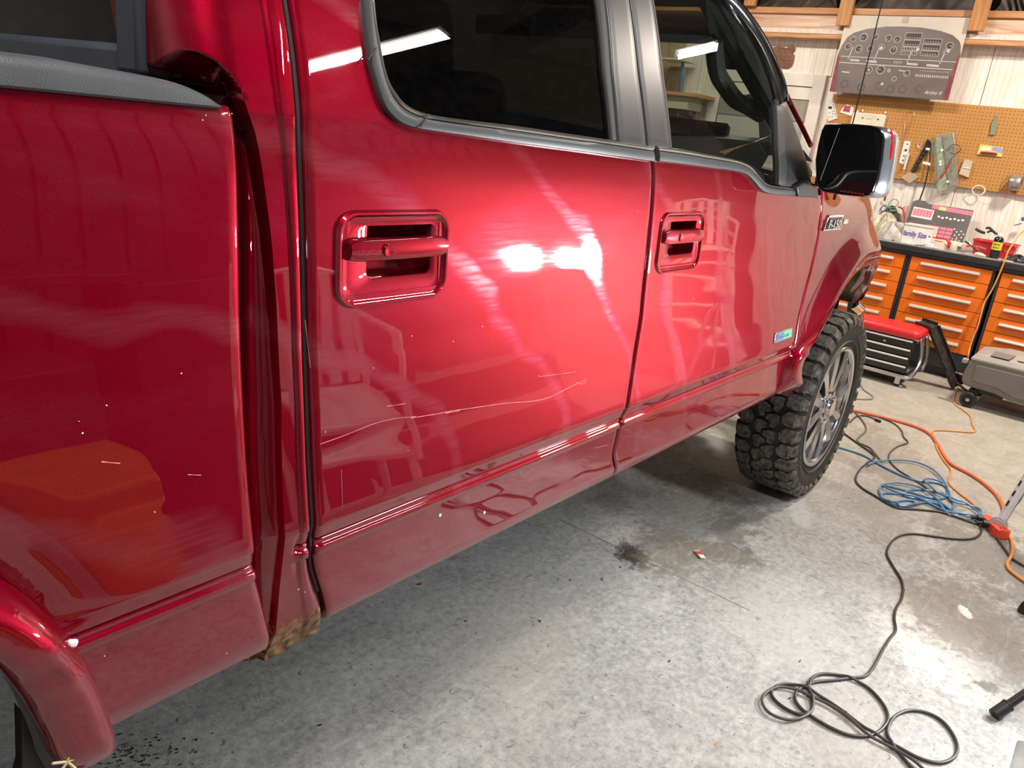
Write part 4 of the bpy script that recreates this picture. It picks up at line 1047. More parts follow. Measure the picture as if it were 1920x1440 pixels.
# ---- wheels
TYRE = pm('dusty_tyre_rubber', (.10, .094, .082), .6, var=.8, nscale=55, bump=.9, bscale=220)
TYRES = pm('tyre_sidewall', (.022, .022, .021), .6, var=.2, nscale=30, bump=.2, bscale=150)
RIMA = pm('polished_rim', (.66, .67, .70), .20, metal=1.0, var=.05)
RIMD = pm('grey_rim_pocket', (.36, .34, .32), .38, metal=.8, var=.1)
def make_wheel():
    w = bpy.data.objects.new('wheel', None); COL.objects.link(w); w.parent = truck
    R0, W = .425, .252
    # carcass (y 0 = outer face, + inboard)
    pr = [(.272, .022), (.280, .010), (.292, .006), (.318, -.003), (.350, -.007), (.380, -.002), (.398, .008), (.408, .022), (.411, .05), (.413, W / 2), (.411, W - .05), (.408, W - .022), (.398, W - .008), (.380, W + .002), (.350, W + .007), (.318, W + .003), (.280, W - .01), (.272, W - .022)]
    q = MB(); q.lathe(pr, (0, 0, 0), 'Y', 96, caps=False); ty = part('tyre', q, TYRES, w, world=False)
    # tread blocks
    q = MB(); N_ = 36; rnd = random.Random(7)
    def blk(poly, r0, r1, a0):
        def fn(u, v, t):
            r_ = r0 + (r1 - r0) * t - .020 * max(0, abs(v - W / 2) / (W / 2) - .72) ** 1.4
            a = a0 + u / R0; s_ = 1 - .10 * t
            return (r_ * math.cos(a), v, r_ * math.sin(a))
        cu = sum(p[0] for p in poly) / len(poly); cv = sum(p[1] for p in poly) / len(poly)
        n = len(poly); top = [(cu + (u - cu) * .90, cv + (v - cv) * .90) for u, v in poly]
        vs = [fn(u, v, 0) for u, v in poly] + [fn(u, v, .8) for u, v in [(cu + (u - cu) * .95, cv + (v - cv) * .95) for u, v in poly]] + [fn(u, v, 1) for u, v in top]
        fs = [(i, (i + 1) % n, n + (i + 1) % n, n + i) for i in range(n)] + [(n + i, n + (i + 1) % n, 2 * n + (i + 1) % n, 2 * n + i) for i in range(n)] + [tuple(range(2 * n, 3 * n))]
        q.add(vs, fs)
    pitch = 2 * math.pi * R0 / N_
    for k in range(N_):
        a0 = 2 * math.pi * k / N_
        j = lambda s: rnd.uniform(-s, s)
        p = pitch
        # shoulder blocks, both sides (long lugs alternately notched), then two centre rows of hooked blocks
        for side in (0, 1):
            f = (lambda v: v) if side == 0 else (lambda v: W - v)
            o = 0 if side == 0 else p * .5; d = .006 if k % 2 else 0
            blk([(o + .002, f(.006 + d)), (o + p * .82, f(.006 + d)), (o + p * .86, f(.040)), (o + p * .74, f(.066)), (o + p * .30, f(.072)), (o - .004, f(.050))], .404, .4245, a0)
            # side biters down the sidewall
            vs = []
            for (r_, y) in ((.415, .004 + d), (.398, -.008), (.378, -.011), (.366, -.004)):
                for da in ((o + .006) / R0, (o + p * .72) / R0):
                    vs.append((r_ * math.cos(a0 + da), f(y), r_ * math.sin(a0 + da)))
            vs += [(x * .99, (y + .012 if side == 0 else y - .012), z * .99) for x, y, z in vs]
            q.add(vs, [(0, 1, 3, 2), (2, 3, 5, 4), (4, 5, 7, 6), (0, 2, 10, 8), (2, 4, 12, 10), (4, 6, 14, 12), (1, 9, 11, 3), (3, 11, 13, 5), (5, 13, 15, 7), (6, 7, 15, 14), (0, 8, 9, 1)])
            o2 = o + p * .35
            blk([(o2, f(.080)), (o2 + p * .38, f(.076)), (o2 + p * .86, f(.092)), (o2 + p * .80, f(.112)), (o2 + p * .52, f(.112)), (o2 + p * .40, f(.136)), (o2 + p * .06, f(.132)), (o2 - p * .06, f(.104))], .405, .4262, a0)
    part('tread', q, TYRE, ty, world=False, angle=30, label='chunky dusty all-terrain tread')
    # sidewall ring and lettering bumps
    q = MB(); q.lathe([(.300, .003), (.302, -.0045), (.305, -.0045), (.307, .001)], (0, 0, 0), 'Y', 72, caps=False)
    for a0 in (40, 225):
        for k in range(9):
            a = math.radians(a0 + k * 5.2); q.add([((.325 + dr) * math.cos(a + da), -.0075, (.325 + dr) * math.sin(a + da)) for dr, da in ((0, 0), (0, .055), (.020, .055), (.020, 0))] + [((.325 + dr) * math.cos(a + da), -.002, (.325 + dr) * math.sin(a + da)) for dr, da in ((0, 0), (0, .055), (.020, .055), (.020, 0))], [(0, 1, 2, 3), (0, 4, 5, 1), (1, 5, 6, 2), (2, 6, 7, 3), (3, 7, 4, 0)])
    part('sidewall_relief', q, pm('grey_sidewall', (.06, .06, .058), .6), ty, world=False)
    # rim
    q = MB(); q.lathe([(.262, W - .02), (.236, W - .03), (.232, .09), (.244, .045), (.252, .020), (.266, .014), (.276, .012), (.280, .006), (.276, .001), (.268, .000), (.258, .006), (.252, .016)], (0, 0, 0), 'Y', 72, caps=False)
    rim = part('rim', q, RIMA, w, world=False, angle=40)
    q = MB(); q.lathe([(.0, .085), (.20, .09), (.236, .10)], (0, 0, 0), 'Y', 40); q.lathe([(.0, .055), (.15, .06), (.17, .075), (.17, .09)], (0, 0, 0), 'Y', 40); part('brake_disc', q, pm('brake_steel', (.05, .048, .045), .5, metal=.6), w, world=False)
    q = MB(); q2 = MB(); n = 6
    for k in range(n):
        a = 2 * math.pi * k / n + .2
        def P3(r_, t, y): 
            ang = a + t / r_; return (r_ * math.cos(ang), y, r_ * math.sin(ang))
        # broad forked spoke: two ribs with a sunken pocket between
        for sgn in (-1, 1):
            L = []
            for r_, t0, t1, y in ((.050, .001, .028, .018), (.085, .003, .040, .012), (.14, .012, .056, .010), (.20, .026, .080, .008), (.256, .040, .104, .010)):
                a_, b_ = sgn * t0, sgn * t1; m_ = (a_ + b_) / 2
                L.append([P3(r_, a_, y + .030), P3(r_, a_, y + .004), P3(r_, m_, y - .004), P3(r_, b_, y + .002), P3(r_, b_, y + .034)])
            q.grid(lambda i, j: L[j][i], 5, 5)
        L = [[P3(.07, -.010, .030), P3(.07, .010, .030)], [P3(.14, -.024, .034), P3(.14, .024, .034)], [P3(.20, -.042, .036), P3(.20, .042, .036)], [P3(.256, -.062, .034), P3(.256, .062, .034)]]
        q2.grid(lambda i, j: L[j][i], 2, 4)
    part('spokes', q, RIMA, rim, world=False, angle=25); part('spoke_pockets', q2, RIMD, rim, world=False)
    q = MB(); q.lathe([(.088, .045), (.086, .020), (.075, .010), (.045, .006), (.043, -.004), (.036, -.010), (.0, -.012)], (0, 0, 0), 'Y', 36); part('hub_cap', q, RIMA, rim, world=False, angle=30)
    q = MB()
    for k in range(6):
        a = 2 * math.pi * (k + .5) / 6 + .2; q.cyl((.064 * math.cos(a), .03, .064 * math.sin(a)), (.064 * math.cos(a), .001, .064 * math.sin(a)), .010, 6)
    part('lug_nuts', q, CHROME, rim, world=False)
    return w
w0 = make_wheel(); w0.location = (FWC[0] + .025, .0, .4275)
def dupw(loc, rz=0, ry=0):
    r = w0.copy(); COL.objects.link(r); r.parent = truck; r.location = loc; r.rotation_euler = (0, ry, rz)
    for ch in w0.children:
        c = ch.copy(); COL.objects.link(c); c.parent = r
        for g in ch.children:
            d = g.copy(); COL.objects.link(d); d.parent = c
    return r
dupw((RWC[0] - .02, .03, .4275), 0, .4); dupw((FWC[0], 2.0, .4275), math.pi, .2); dupw((RWC[0] - .02, 1.97, .4275), math.pi, .1)
w0.rotation_euler = (0, .3, 0)
# =================================================================== workbench wall
ORANGE = pm('orange_enamel', (.80, .17, .008), .35, coat=.3, var=.06, nscale=4)
CARC = pm('charcoal_carcass', (.022, .023, .028), .45, coat=.2)
PULL = pm('brushed_pull', (.80, .72, .66), .35, metal=.6, var=.05)
def z3(a, b): return (1560 + a / 4.236, 440 + b / 4.236)
def z1(a, b): return (1480 + a / 4.236, 140 + b / 4.236)
def z2(a, b): return (1380 + a / 3.556, b / 3.556)
def z6(a, b): return (1640 + a / 6.857, 360 + b / 6.857)
ZT, ZBt = .850, .206; DH = (ZT - ZBt) / 6
bays = [(.518, 1.065), (-.078, .472), (-.690, -.140), (-1.302, -.752)]
labs = ['orange six drawer cabinet partly hidden behind the front of the pickup', 'orange six drawer cabinet in the middle, behind the red topped tool stool', 'orange drawer cabinet at the right edge, behind the grey wheeled case', 'orange drawer cabinet beyond the right edge of the picture']
for k, (a, b_) in enumerate(bays):
    if k == 3: continue
    t = thing('drawer_cabinet', labs[k], 'cabinet', (XC + .27, (a + b_) / 2, 0), group='orange drawer cabinets under the worktop')
    A, B = a - .022, b_ + .0205
    q = MB(); D_ = .50; xc = XC + .006 + D_ / 2
    q.box((xc, (A + B) / 2, .14), (D_, B - A, .13)); q.box((xc, A + .014, .54), (D_, .028, .68)); q.box((xc, B - .01, .54), (D_, .020, .68)); q.box((xc + .02, (A + B) / 2, .865), (D_ - .04, B - A, .03)); q.box((xc + .20, (A + B) / 2, .54), (.03, B - A, .68))
    part('carcass', q, CARC, t, smooth=False, bevel=.003)
    q = MB(); q.box((xc + .03, (A + B) / 2, .038), (D_ - .08, B - A - .02, .075)); part('plinth', q, CARC, t, smooth=False)
    for r_ in range(6):
        z1_ = ZT - DH * r_; z0_ = z1_ - DH + .004
        q = MB(); q.box((XC + .012, (a + b_) / 2, (z0_ + z1_) / 2), (.022, b_ - a, z1_ - z0_)); q.box((XC + .16, (a + b_) / 2, (z0_ + z1_) / 2 - .008), (.28, b_ - a - .05, z1_ - z0_ - .03))
        d_ = part('drawer', q, ORANGE, t, smooth=False, bevel=.002)
        q = MB(); zc_ = z1_ - .040; y0_, y1_ = a + .075, b_ - .075
        q.prism([(0, -.011), (-.020, -.011), (-.024, -.004), (-.020, .008), (-.008, .012), (0, .012)], lambda u, v, w: (XC + u, w, zc_ + v), y0_, y1_)
        part('drawer_pull', q, PULL, d_, smooth=False, bevel=.001)
# worktop
WT = pm('grey_steel_worktop', (.34, .32, .30), .4, var=.3, nscale=9)
t = thing('worktop', 'long black edged worktop across the orange cabinets, littered with small tools', 'worktop', (6.92, .0, .88))
q = MB(); q.box((6.895, .08, .9045), (.53, 2.15, .043)); part('worktop_body', q, CARC, t, smooth=False, bevel=.004)
q = MB(); q.box((6.90, .08, .929), (.52, 2.15, .006)); part('steel_top', q, WT, t, smooth=False)
q = MB(); q.box((XC - .006, .08, .870), (.012, 2.15, .028)); part('front_rail', q, CARC, t, smooth=False)
ZW = .932

# ------------------------------------------------------------------ pegboard
XP = XW - .047
pm_ = bpy.data.materials.new('tan_pegboard'); nt, b = nodes(pm_); N = nt.nodes.new
tc = N('ShaderNodeTexCoord'); sep = N('ShaderNodeSeparateXYZ'); link(nt, tc.outputs['Object'], sep.inputs[0])
def Mn(op, a, b_=0.0, cl=False):
    q = N('ShaderNodeMath'); q.operation = op; q.use_clamp = cl
    for i, x in enumerate((a, b_)):
        if isinstance(x, (int, float)): q.inputs[i].default_value = x
        else: link(nt, x, q.inputs[i])
    return q.outputs[0]
PIT = .0254
fy = Mn('SUBTRACT', Mn('FRACT', Mn('DIVIDE', Mn('ADD', sep.outputs[1], 10.0), PIT)), .5); fz = Mn('SUBTRACT', Mn('FRACT', Mn('DIVIDE', Mn('ADD', sep.outputs[2], 10.0), PIT)), .5)
d2 = Mn('SQRT', Mn('ADD', Mn('MULTIPLY', fy, fy), Mn('MULTIPLY', fz, fz)))
hole = Mn('LESS_THAN', d2, .145)
nz_ = N('ShaderNodeTexNoise'); nz_.inputs['Scale'].default_value = 6; nz_.inputs['Detail'].default_value = 5; link(nt, tc.outputs['Object'], nz_.inputs['Vector'])
r_ = N('ShaderNodeValToRGB'); link(nt, nz_.outputs['Fac'], r_.inputs[0]); r_.color_ramp.elements[0].color = (.43, .20, .048, 1); r_.color_ramp.elements[1].color = (.54, .27, .08, 1)
mx = N('ShaderNodeMixRGB'); link(nt, hole, mx.inputs[0]); link(nt, r_.outputs[0], mx.inputs[1]); mx.inputs[2].default_value = (.10, .04, .015, 1)
link(nt, mx.outputs[0], b.inputs['Base Color']); b.inputs['Roughness'].default_value = .5
pgt = (onX(1563, 176, XP)[2] + onX(1915, 204, XP)[2]) / 2; pgb = (onX(1674, 335, XP)[2] + onX(1890, 361, XP)[2]) / 2; pgl = onX(1564, 176, XP)[1] + .005
q = MB(); q.box((XP + .003, (pgl - .82) / 2, (pgt + pgb) / 2), (.006, pgl + .82, pgt - pgb)); 
peg = single('pegboard', q, pm_, 'tan perforated hardboard panel on the back wall above the workbench, hung with tools', 'pegboard', smooth=False)
q = MB(); q.box((XP + .018, (pgl - .82) / 2, pgb + .02), (.022, pgl + .80, .035)); q.box((XP + .018, (pgl - .82) / 2, pgt - .02), (.022, pgl + .80, .035)); part('batten', q, LUMH, peg, smooth=False, world=True, kind='stuff')
def WP(px, py, o=.0): return onX(px, py, XP - .002 - o)

# ------------------------------------------------------------------ cockpit poster
XQ = XB - .085
pc = [onX(1588, 27, XQ), onX(1819, 35, XQ), onX(1779, 188, XQ), onX(1556, 172, XQ)]
py0, py1 = (pc[0][1] + pc[3][1]) / 2, (pc[1][1] + pc[2][1]) / 2   # left (bigger y) and right
pz1, pz0 = (pc[0][2] + pc[1][2]) / 2, (pc[2][2] + pc[3][2]) / 2
PW, PH = py0 - py1, pz1 - pz0
po = thing('poster', 'large grey aircraft cockpit panel poster between the two fir uprights above the pegboard', 'poster', (XQ, (py0 + py1) / 2, pz0))
def pp(u, v, o=0): return (XQ - o, py0 - u * PW, pz0 + v * PH)
q = MB(); q.prism([(0, 0), (1, 0), (1, 1), (0, 1)], lambda u, v, t: pp(u, v, t), 0, .006); part('poster_board', q, pm('aged_white_paper', (.66, .60, .52), .5, nscale=3), po, smooth=False)
pgm = pm('printed_panel_grey', (.155, .125, .118), .32, nscale=5, var=.16, spec=.8)
q = MB(); ol = [(0, .0), (1, .0), (1, .55), (.985, .66), (.965, .72), (.90, .79), (.80, .835), (.65, .868), (.5, .875), (.36, .868), (.2, .83), (.10, .78), (.05, .72), (.02, .62), (0, .5)]
q.prism(ol, lambda u, v, t: pp(u, v, t), .0062, .0068); part('printed_panel', q, pgm, po, smooth=False)
q = MB(); q.prism([(0, 0), (.055, 0), (.035, .25), (.02, .45), (.0, .5)], lambda u, v, t: pp(u, v, t), .0069, .0072); q.prism([(1, 0), (.95, 0), (.965, .3), (.985, .55), (1, .55)], lambda u, v, t: pp(u, v, t), .0069, .0072); part('maroon_margin', q, pm('print_maroon', (.22, .06, .07), .5, var=.3, nscale=20), po, smooth=False, kind='stuff')
INK = pm('print_white', (.55, .51, .47), .5); INK2 = pm('print_dark', (.055, .045, .045), .5)
ar = PW / PH
def ring(q, u, v, r, w=.10, n=18):
    q.loops([[pp(u + r * k_ * math.cos(2 * math.pi * i / n), v + r * k_ * ar * math.sin(2 * math.pi * i / n), .0074) for i in range(n)] for k_ in (1, 1 - w)])
def line(q, a, b_, w=.004):
    du, dv = b_[0] - a[0], b_[1] - a[1]; L_ = math.hypot(du, dv / ar) or 1; nu_, nv_ = -dv / ar / L_ * w, du / L_ * w * ar
    q.add([pp(a[0] + nu_, a[1] + nv_, .0074), pp(b_[0] + nu_, b_[1] + nv_, .0074), pp(b_[0] - nu_, b_[1] - nv_, .0074), pp(a[0] - nu_, a[1] - nv_, .0074)], [(0, 1, 2, 3)])
def disc(q, u, v, r, n=18, o=.0072): q.add([pp(u + r * math.cos(2 * math.pi * i / n), v + r * ar * math.sin(2 * math.pi * i / n), o) for i in range(n)], [tuple(range(n))])
q = MB(); d = MB(); rnd = random.Random(3)
G = [(.105, .70, .024), (.19, .725, .034), (.29, .735, .024), (.40, .725, .028), (.475, .715, .028), (.075, .60, .028), (.17, .575, .032), (.27, .585, .026), (.36, .61, .026), (.465, .58, .030), (.90, .66, .030), (.885, .585, .022), (.30, .315, .032), (.40, .325, .036), (.62, .30, .026)]
for u, v, r in G:
    disc(d, u, v, r); ring(q, u, v, r, .12)
    for k in range(8):
        a = k * .785 + .3; line(q, (u + r * .65 * math.cos(a), v + r * .65 * ar * math.sin(a)), (u + r * .82 * math.cos(a), v + r * .82 * ar * math.sin(a)), .0022)
    a = rnd.uniform(0, 6.28); line(q, (u, v), (u + r * .6 * math.cos(a), v + r * .6 * ar * math.sin(a)), .0025)
for u0, u1, v0, v1 in ((.535, .665, .72, .80), (.535, .665, .635, .71), (.535, .665, .59, .625), (.69, .83, .68, .735), (.69, .83, .60, .665), (.69, .83, .53, .585), (.53, .66, .53, .57)):
    d.add([pp(u0, v0, .0072), pp(u1, v0, .0072), pp(u1, v1, .0072), pp(u0, v1, .0072)], [(0, 1, 2, 3)])
    for a, b_ in (((u0, v0), (u1, v0)), ((u1, v0), (u1, v1)), ((u1, v1), (u0, v1)), ((u0, v1), (u0, v0))): line(q, a, b_, .0018)
    for k in range(6): line(q, (u0 + .012 + k * .02, v0 + .02), (u0 + .02 + k * .02, v0 + .02), .0035)
line(q, (.03, .47), (.98, .47), .003); line(q, (.03, .39), (.97, .375), .0035)
line(q, (.12, .43), (.20, .425), .008); line(q, (.26, .425), (.35, .42), .008); line(q, (.60, .42), (.69, .415), .008); line(q, (.76, .415), (.86, .41), .008)
for u in (.12, .345, .62, .88): line(q, (u, .60), (u - .02, .44), .004)
for u, v in ((.36, .60), (.66, .60), (.90, .60)): disc(q, u, v, .014, o=.0075)
disc(q, .44, .145, .012, o=.0075); ring(q, .53, .22, .020, .2); ring(q, .47, .32, .014, .5); ring(q, .30, .315, .012, .5)
for k in range(16): line(q, (.70 + k * .0165, .265), (.70 + k * .0165, .295), .004)
for k in range(12): line(q, (.72 + k * .02, .34), (.727 + k * .02, .34), .004)
for k in range(4): line(q, (.50 + k * .018, .415), (.50 + k * .018, .445), .003)
line(q, (.07, .27), (.14, .265), .005); line(q, (.55, .33), (.60, .325), .004)
part('printed_dial_faces', d, INK2, po, smooth=False, kind='stuff'); part('printed_instruments', q, INK, po, smooth=False, kind='stuff')
q = MB()
for u in (.12, .27, .42, .52, .62, .75): ring(q, u, .10 + .02 * math.sin(u * 20), .035, .35)
part('printed_pedals', q, pm('print_mid', (.11, .09, .085), .5), po, smooth=False, kind='stuff')
textmesh('poster_script', 'Archer II', .036, INK, frame(pp(.80, .06, .0078), (0, -1, 0), (0, 0, 1)), po, depth=.0003, shear=.35, sx=.9)
q = MB(); q.box(pp(.5, .955, .004), (.006, .05, .045)); q.box(pp(.5, .955, .009), (.002, .035, .03)); part('tape_tab', q, pm('yellowed_tape', (.50, .42, .30), .4), po, smooth=False)

# ------------------------------------------------------------------ carved plaque
XO = XW - .03
pts = [z2(215, 290), z2(245, 315), z2(285, 305), z2(330, 325), z2(360, 305), z2(392, 312), z2(392, 335), z2(375, 350), z2(388, 370), z2(382, 410), z2(370, 440), z2(345, 456), z2(305, 452), z2(280, 430), z2(265, 395), z2(245, 350)]
PL = [onX(a, b_, XO) for a, b_ in pts]
q = MB(); q.prism([(p[1], p[2]) for p in PL], lambda u, v, t: (XO - t, u, v), -.028, .0); 
pl_ = single('carved_plaque', q, pm('carved_brown_wood', (.20, .095, .058), .6, bump=.8, bscale=60, var=.4, nscale=18), 'brown carved wooden plaque with a ragged top edge, beside the windshield pillar', 'plaque', smooth=False, bevel=.004)
q = MB(); cpl = sum(PL) / len(PL)
for k in range(5):
    a = [cpl + np.array((-.001, (.055 - .028 * j), .05 - .03 * k + .010 * ((j + k) % 2))) for j in range(5)]; q.tube(spline(a, 3), .0045, 5)
q.v = [tuple(np.array(v)) for v in q.v]
part('carved_relief', q, pm('carved_brown_light', (.30, .16, .10), .5), pl_, kind='stuff')

# ------------------------------------------------------------------ things on the pegboard
WHITEP = pm('white_plastic', (.80, .77, .73), .4); CREAM = pm('cream_plastic', (.74, .70, .55), .45); STEEL = pm('bright_steel', (.62, .60, .58), .3, metal=1.0)
REDP = pm('red_plastic', (.62, .02, .03), .35, coat=.3); DKST = pm('dark_steel', (.06, .055, .055), .45, metal=.6)
def plate(pts, th, off=0.0):
    P_ = [WP(*p) for p in pts]; q = MB(); q.prism([(p[1], p[2]) for p in P_], lambda u, v, t: (XP - .002 - t, u, v), off, off + th); return q
def addplate(q, pts, t0, t1):
    P_ = [WP(*p) for p in pts]; q.prism([(p[1], p[2]) for p in P_], lambda u, v, t: (XP - .002 - t, u, v), t0, t1); return q
def wline(pts, r, off=.01, k=4, n=6):
    q = MB(); q.tube(spline([WP(a, b_, off) for a, b_ in pts], k), r, n); return q
# dotted white card
o = single('parts_card', plate([z1(335, 190), z1(352, 205), z1(384, 345), z1(310, 372), z1(300, 280)], .003), WHITEP, 'white card dotted with small parts at the left end of the pegboard', 'card', smooth=False)
q = MB()
for a, b_ in ((345, 215), (350, 235), (352, 252), (356, 270), (360, 290), (364, 308), (368, 326), (345, 290), (342, 310), (340, 335), (326, 262), (322, 300), (318, 335)):
    P = WP(*z1(a, b_), .003); q.box(tuple(P), (.003, .007, .007))
a_ = WP(*z1(325, 262), .003); q.box(tuple(a_), (.003, .03, .018))
part('small_part', q, DKST, o, smooth=False, kind='stuff')
# red and white card
o = single('tool_card', plate([z1(462, 235), z1(515, 262), z1(498, 330), z1(402, 300), z1(430, 255)], .004), WHITEP, 'white hang card with a red picture, tilted, left of the cream box', 'card', smooth=False)
part('red_print', addplate(MB(), [z1(440, 245), z1(490, 250), z1(480, 300), z1(425, 290)], .004, .005), pm('print_red', (.50, .06, .10), .5, var=.4, nscale=40), o, smooth=False)
# cream box
P0_, P1_ = WP(*z1(515, 297)), WP(*z1(778, 318)); Pb = WP(*z1(515, 420))
yc, zc_ = (P0_[1] + P1_[1]) / 2, (P0_[2] + Pb[2]) / 2 - .01; hw, hh = (P0_[1] - P1_[1]) / 2, (P0_[2] - Pb[2]) / 2 + .01
q = MB(); lp = rrect(hw, hh, .016); q.prism(lp, lambda u, v, t: (XP - .002 - t, yc + u, zc_ + v), 0, .03)
o = single('transmitter_box', q, CREAM, 'cream plastic box with two black screws, hung above the door mirror', 'box', bevel=.004, smooth=False)
q = MB()
for a, b_ in ((583, 343), (705, 355)): P = WP(*z1(a, b_), .031); q.lathe([(.0, -.003), (.006, -.002), (.006, .001)], tuple(P), 'X', 12)
part('screw', q, DKST, o, kind='stuff')
P = WP(*z1(600, 352), .031); P2 = WP(*z1(690, 357), .031); textmesh('faint_label', 'CASE OPTION', .0075, pm('grey_print', (.3, .28, .24), .5), frame(P, P2 - P, (0, 0, 1)), o, depth=.0002)
for i, (a, b_) in enumerate(((545, 292), (585, 286), (765, 300))):
    q = MB(); P = WP(*z1(a, b_), .008); q.box(tuple(P), (.012, .012, .016)); part('hanging_tab', q, CREAM, o, smooth=False)
single('wire_loop', wline([z1(*p) for p in ((905, 515), (918, 440), (915, 380), (925, 325), (950, 290), (980, 292), (990, 320), (975, 365), (955, 400), (935, 440), (915, 500), (900, 560))], .0016), pm('copper_wire', (.65, .38, .25), .35, metal=.8), 'thin copper wire loop hanging on the pegboard right of the cream box', 'wire')
o = single('blister_pack', plate([z1(822, 535), z1(868, 540), z1(848, 680), z1(808, 672)], .006), pm('dark_green_card', (.04, .07, .03), .4, var=.5, nscale=60), 'dark green carded part beside the chrome mirror edge', 'card', smooth=False)
part('yellow_print', addplate(MB(), [z1(822, 610), z1(845, 615), z1(838, 665), z1(812, 660)], .006, .007), pm('print_yellow', (.60, .55, .12), .5), o, smooth=False)
o = single('metal_bracket', plate([z1(912, 525), z1(965, 530), z1(930, 695), z1(905, 715), z1(872, 700)], .004), WHITEP, 'white perforated metal bracket on the pegboard, upright', 'bracket', smooth=False)
q = MB()
for a, b_, r in ((938, 552, .006), (925, 600, .010), (910, 645, .006), (902, 680, .006)): P = WP(*z1(a, b_), .0045); q.lathe([(.0, -.0008), (r, -.0005), (r, .0005)], tuple(P), 'X', 14)
part('hole', q, INK2, o, kind='stuff')
single('marker_pen', wline([z1(950, 622), z1(930, 685), z1(910, 752)], .008, .02), WHITEP, 'white capped pen clipped in front of the perforated bracket', 'pen')
single('steel_hook', wline([z1(1025, 535), z1(1022, 560), z1(1035, 585), z1(1060, 588)], .0022, .012), STEEL, 'small bright hook left of the riveted knife handle', 'hook')
# putty knife / scraper
o = thing('scraper', 'broad scraper with a riveted dark handle and tan blade, hanging blade down', 'scraper', tuple(WP(*z1(960, 860))))
part('blade', plate([z1(975, 762), z1(1030, 812), z1(958, 864), z1(888, 815)], .002, .01), pm('tan_blade', (.62, .46, .30), .4, metal=.3), o, smooth=False)
part('grip', plate([z1(1098, 512), z1(1132, 530), z1(1125, 560), z1(998, 780), z1(968, 772), z1(1075, 575)], .014, .006), BLACKPL, o, smooth=False, bevel=.003)
q = MB()
for k in range(6):
    t = k / 5; P = WP(*z1(1085 - 100 * t, 590 + 165 * t), .0205); q.lathe([(.0, -.0015), (.004, -.001), (.004, .001)], tuple(P), 'X', 8)
part('rivets', q, STEEL, o, kind='stuff')
# long rod with clips
o = thing('long_rod', 'long black rod with white clips hanging from the pegboard down to the worktop', 'rod', tuple(WP(*z1(1032, 1015))))
part('rod', wline([z1(1128, 560), z1(1110, 720), z1(1075, 880), z1(1040, 985)], .006, .03), DKST, o)
part('rod_tip', wline([z1(1040, 985), z1(1030, 1018)], .009, .03), STEEL, o)
part('top_sleeve', wline([z1(1118, 520), z1(1135, 560), z1(1125, 660)], .007, .03), STEEL, o)
q = wline([z1(1060, 700), z1(1118, 715)], .012, .035, 2); part('clip', q, WHITEP, o)
q = wline([z1(1085, 590), z1(1115, 595)], .010, .035, 2); part('clip', q, WHITEP, o)
# clear bag of fittings
o = thing('parts_bag', 'clear plastic bag of greenish fittings hanging in the middle of the pegboard', 'plastic bag', tuple(WP(*z1(1250, 940))))
bagm = make_glass('bag_film', (.90, .93, .86), .45, .15)
part('bag', plate([z1(1165, 478), z1(1312, 458), z1(1325, 560), z1(1350, 880), z1(1290, 930), z1(1178, 948), z1(1160, 800), z1(1150, 600)], .022, .008), bagm, o, smooth=False, bevel=.006)
part('card_insert', plate([z1(1168, 500), z1(1205, 490), z1(1260, 910), z1(1185, 935)], .004, .010), pm('pale_green_card', (.36, .46, .34), .6, var=.35, nscale=30), o, smooth=False)
part('grey_insert', plate([z1(1225, 480), z1(1300, 475), z1(1330, 870), z1(1270, 905)], .005, .012), pm('grey_green_part', (.28, .28, .22), .5, var=.4, nscale=25), o, smooth=False)
for a, b_ in ((1200, 690), (1202, 712), (1212, 600), (1258, 850)):
    P = WP(*z1(a, b_), .033); q = MB(); q.lathe([(.004, -.004), (.009, -.005), (.010, 0), (.009, .003), (.004, .003)], tuple(P), 'X', 14); part('washer', q, WHITEP, o)
# strap wrench with red handle
o = thing('filter_wrench', 'strap wrench with a steel ring and red handle hanging over the clear bag', 'wrench', tuple(WP(*z1(1205, 830))))
q = MB(); C_ = WP(*z1(1312, 592), .05); r = .035
q.tube([(C_[0] - .0, C_[1] + r * 1.15 * math.cos(a), C_[2] + r * math.sin(a)) for a in np.linspace(0, 2 * math.pi, 26)], .003, 6); part('strap_ring', q, DKST, o)
part('neck', wline([z1(1318, 640), z1(1282, 690)], .007, .05, 2), STEEL, o); part('red_handle', wline([z1(1285, 690), z1(1240, 770), z1(1200, 828)], .0062, .05, 3), REDP, o)
o = single('clear_case', plate([z1(1395, 672), z1(1462, 688), z1(1425, 818), z1(1350, 790)], .022), pm('clear_case_plastic', (.60, .52, .38), .25, spec=.8), 'small pale plastic case hanging right of the clear bag', 'case', smooth=False, bevel=.003)
part('lid_ridge', wline([z1(1378, 738), z1(1440, 748)], .003, .024, 2), WHITEP, o)
single('glass_vial', plate([z1(1630, 340), z1(1652, 345), z1(1640, 470), z1(1628, 482), z1(1585, 478), z1(1598, 450), z1(1605, 390)], .012), pm('green_glass', (.22, .28, .20), .2, spec=.8), 'narrow greenish syringe body stuck high on the pegboard', 'syringe', smooth=False, bevel=.003)
single('steel_pin', wline([z1(1645, 312), z1(1642, 342)], .0016, .006, 2), STEEL, 'thin bright pin standing above the greenish syringe body', 'pin')
o = single('knife_card', plate([z1(1518, 552), z1(1700, 578), z1(1688, 655), z1(1490, 632)], .006), pm('yellow_card', (.72, .60, .16), .5, var=.2), 'yellow and blue hang card with a dark red folding knife', 'card', smooth=False)
part('blue_print', addplate(MB(), [z1(1620, 572), z1(1698, 584), z1(1690, 625), z1(1610, 600)], .006, .007), pm('print_blue', (.30, .36, .60), .5), o, smooth=False)
part('white_print', addplate(MB(), [z1(1535, 575), z1(1600, 582), z1(1600, 605), z1(1525, 600)], .0062, .0072), WHITEP, o, smooth=False)
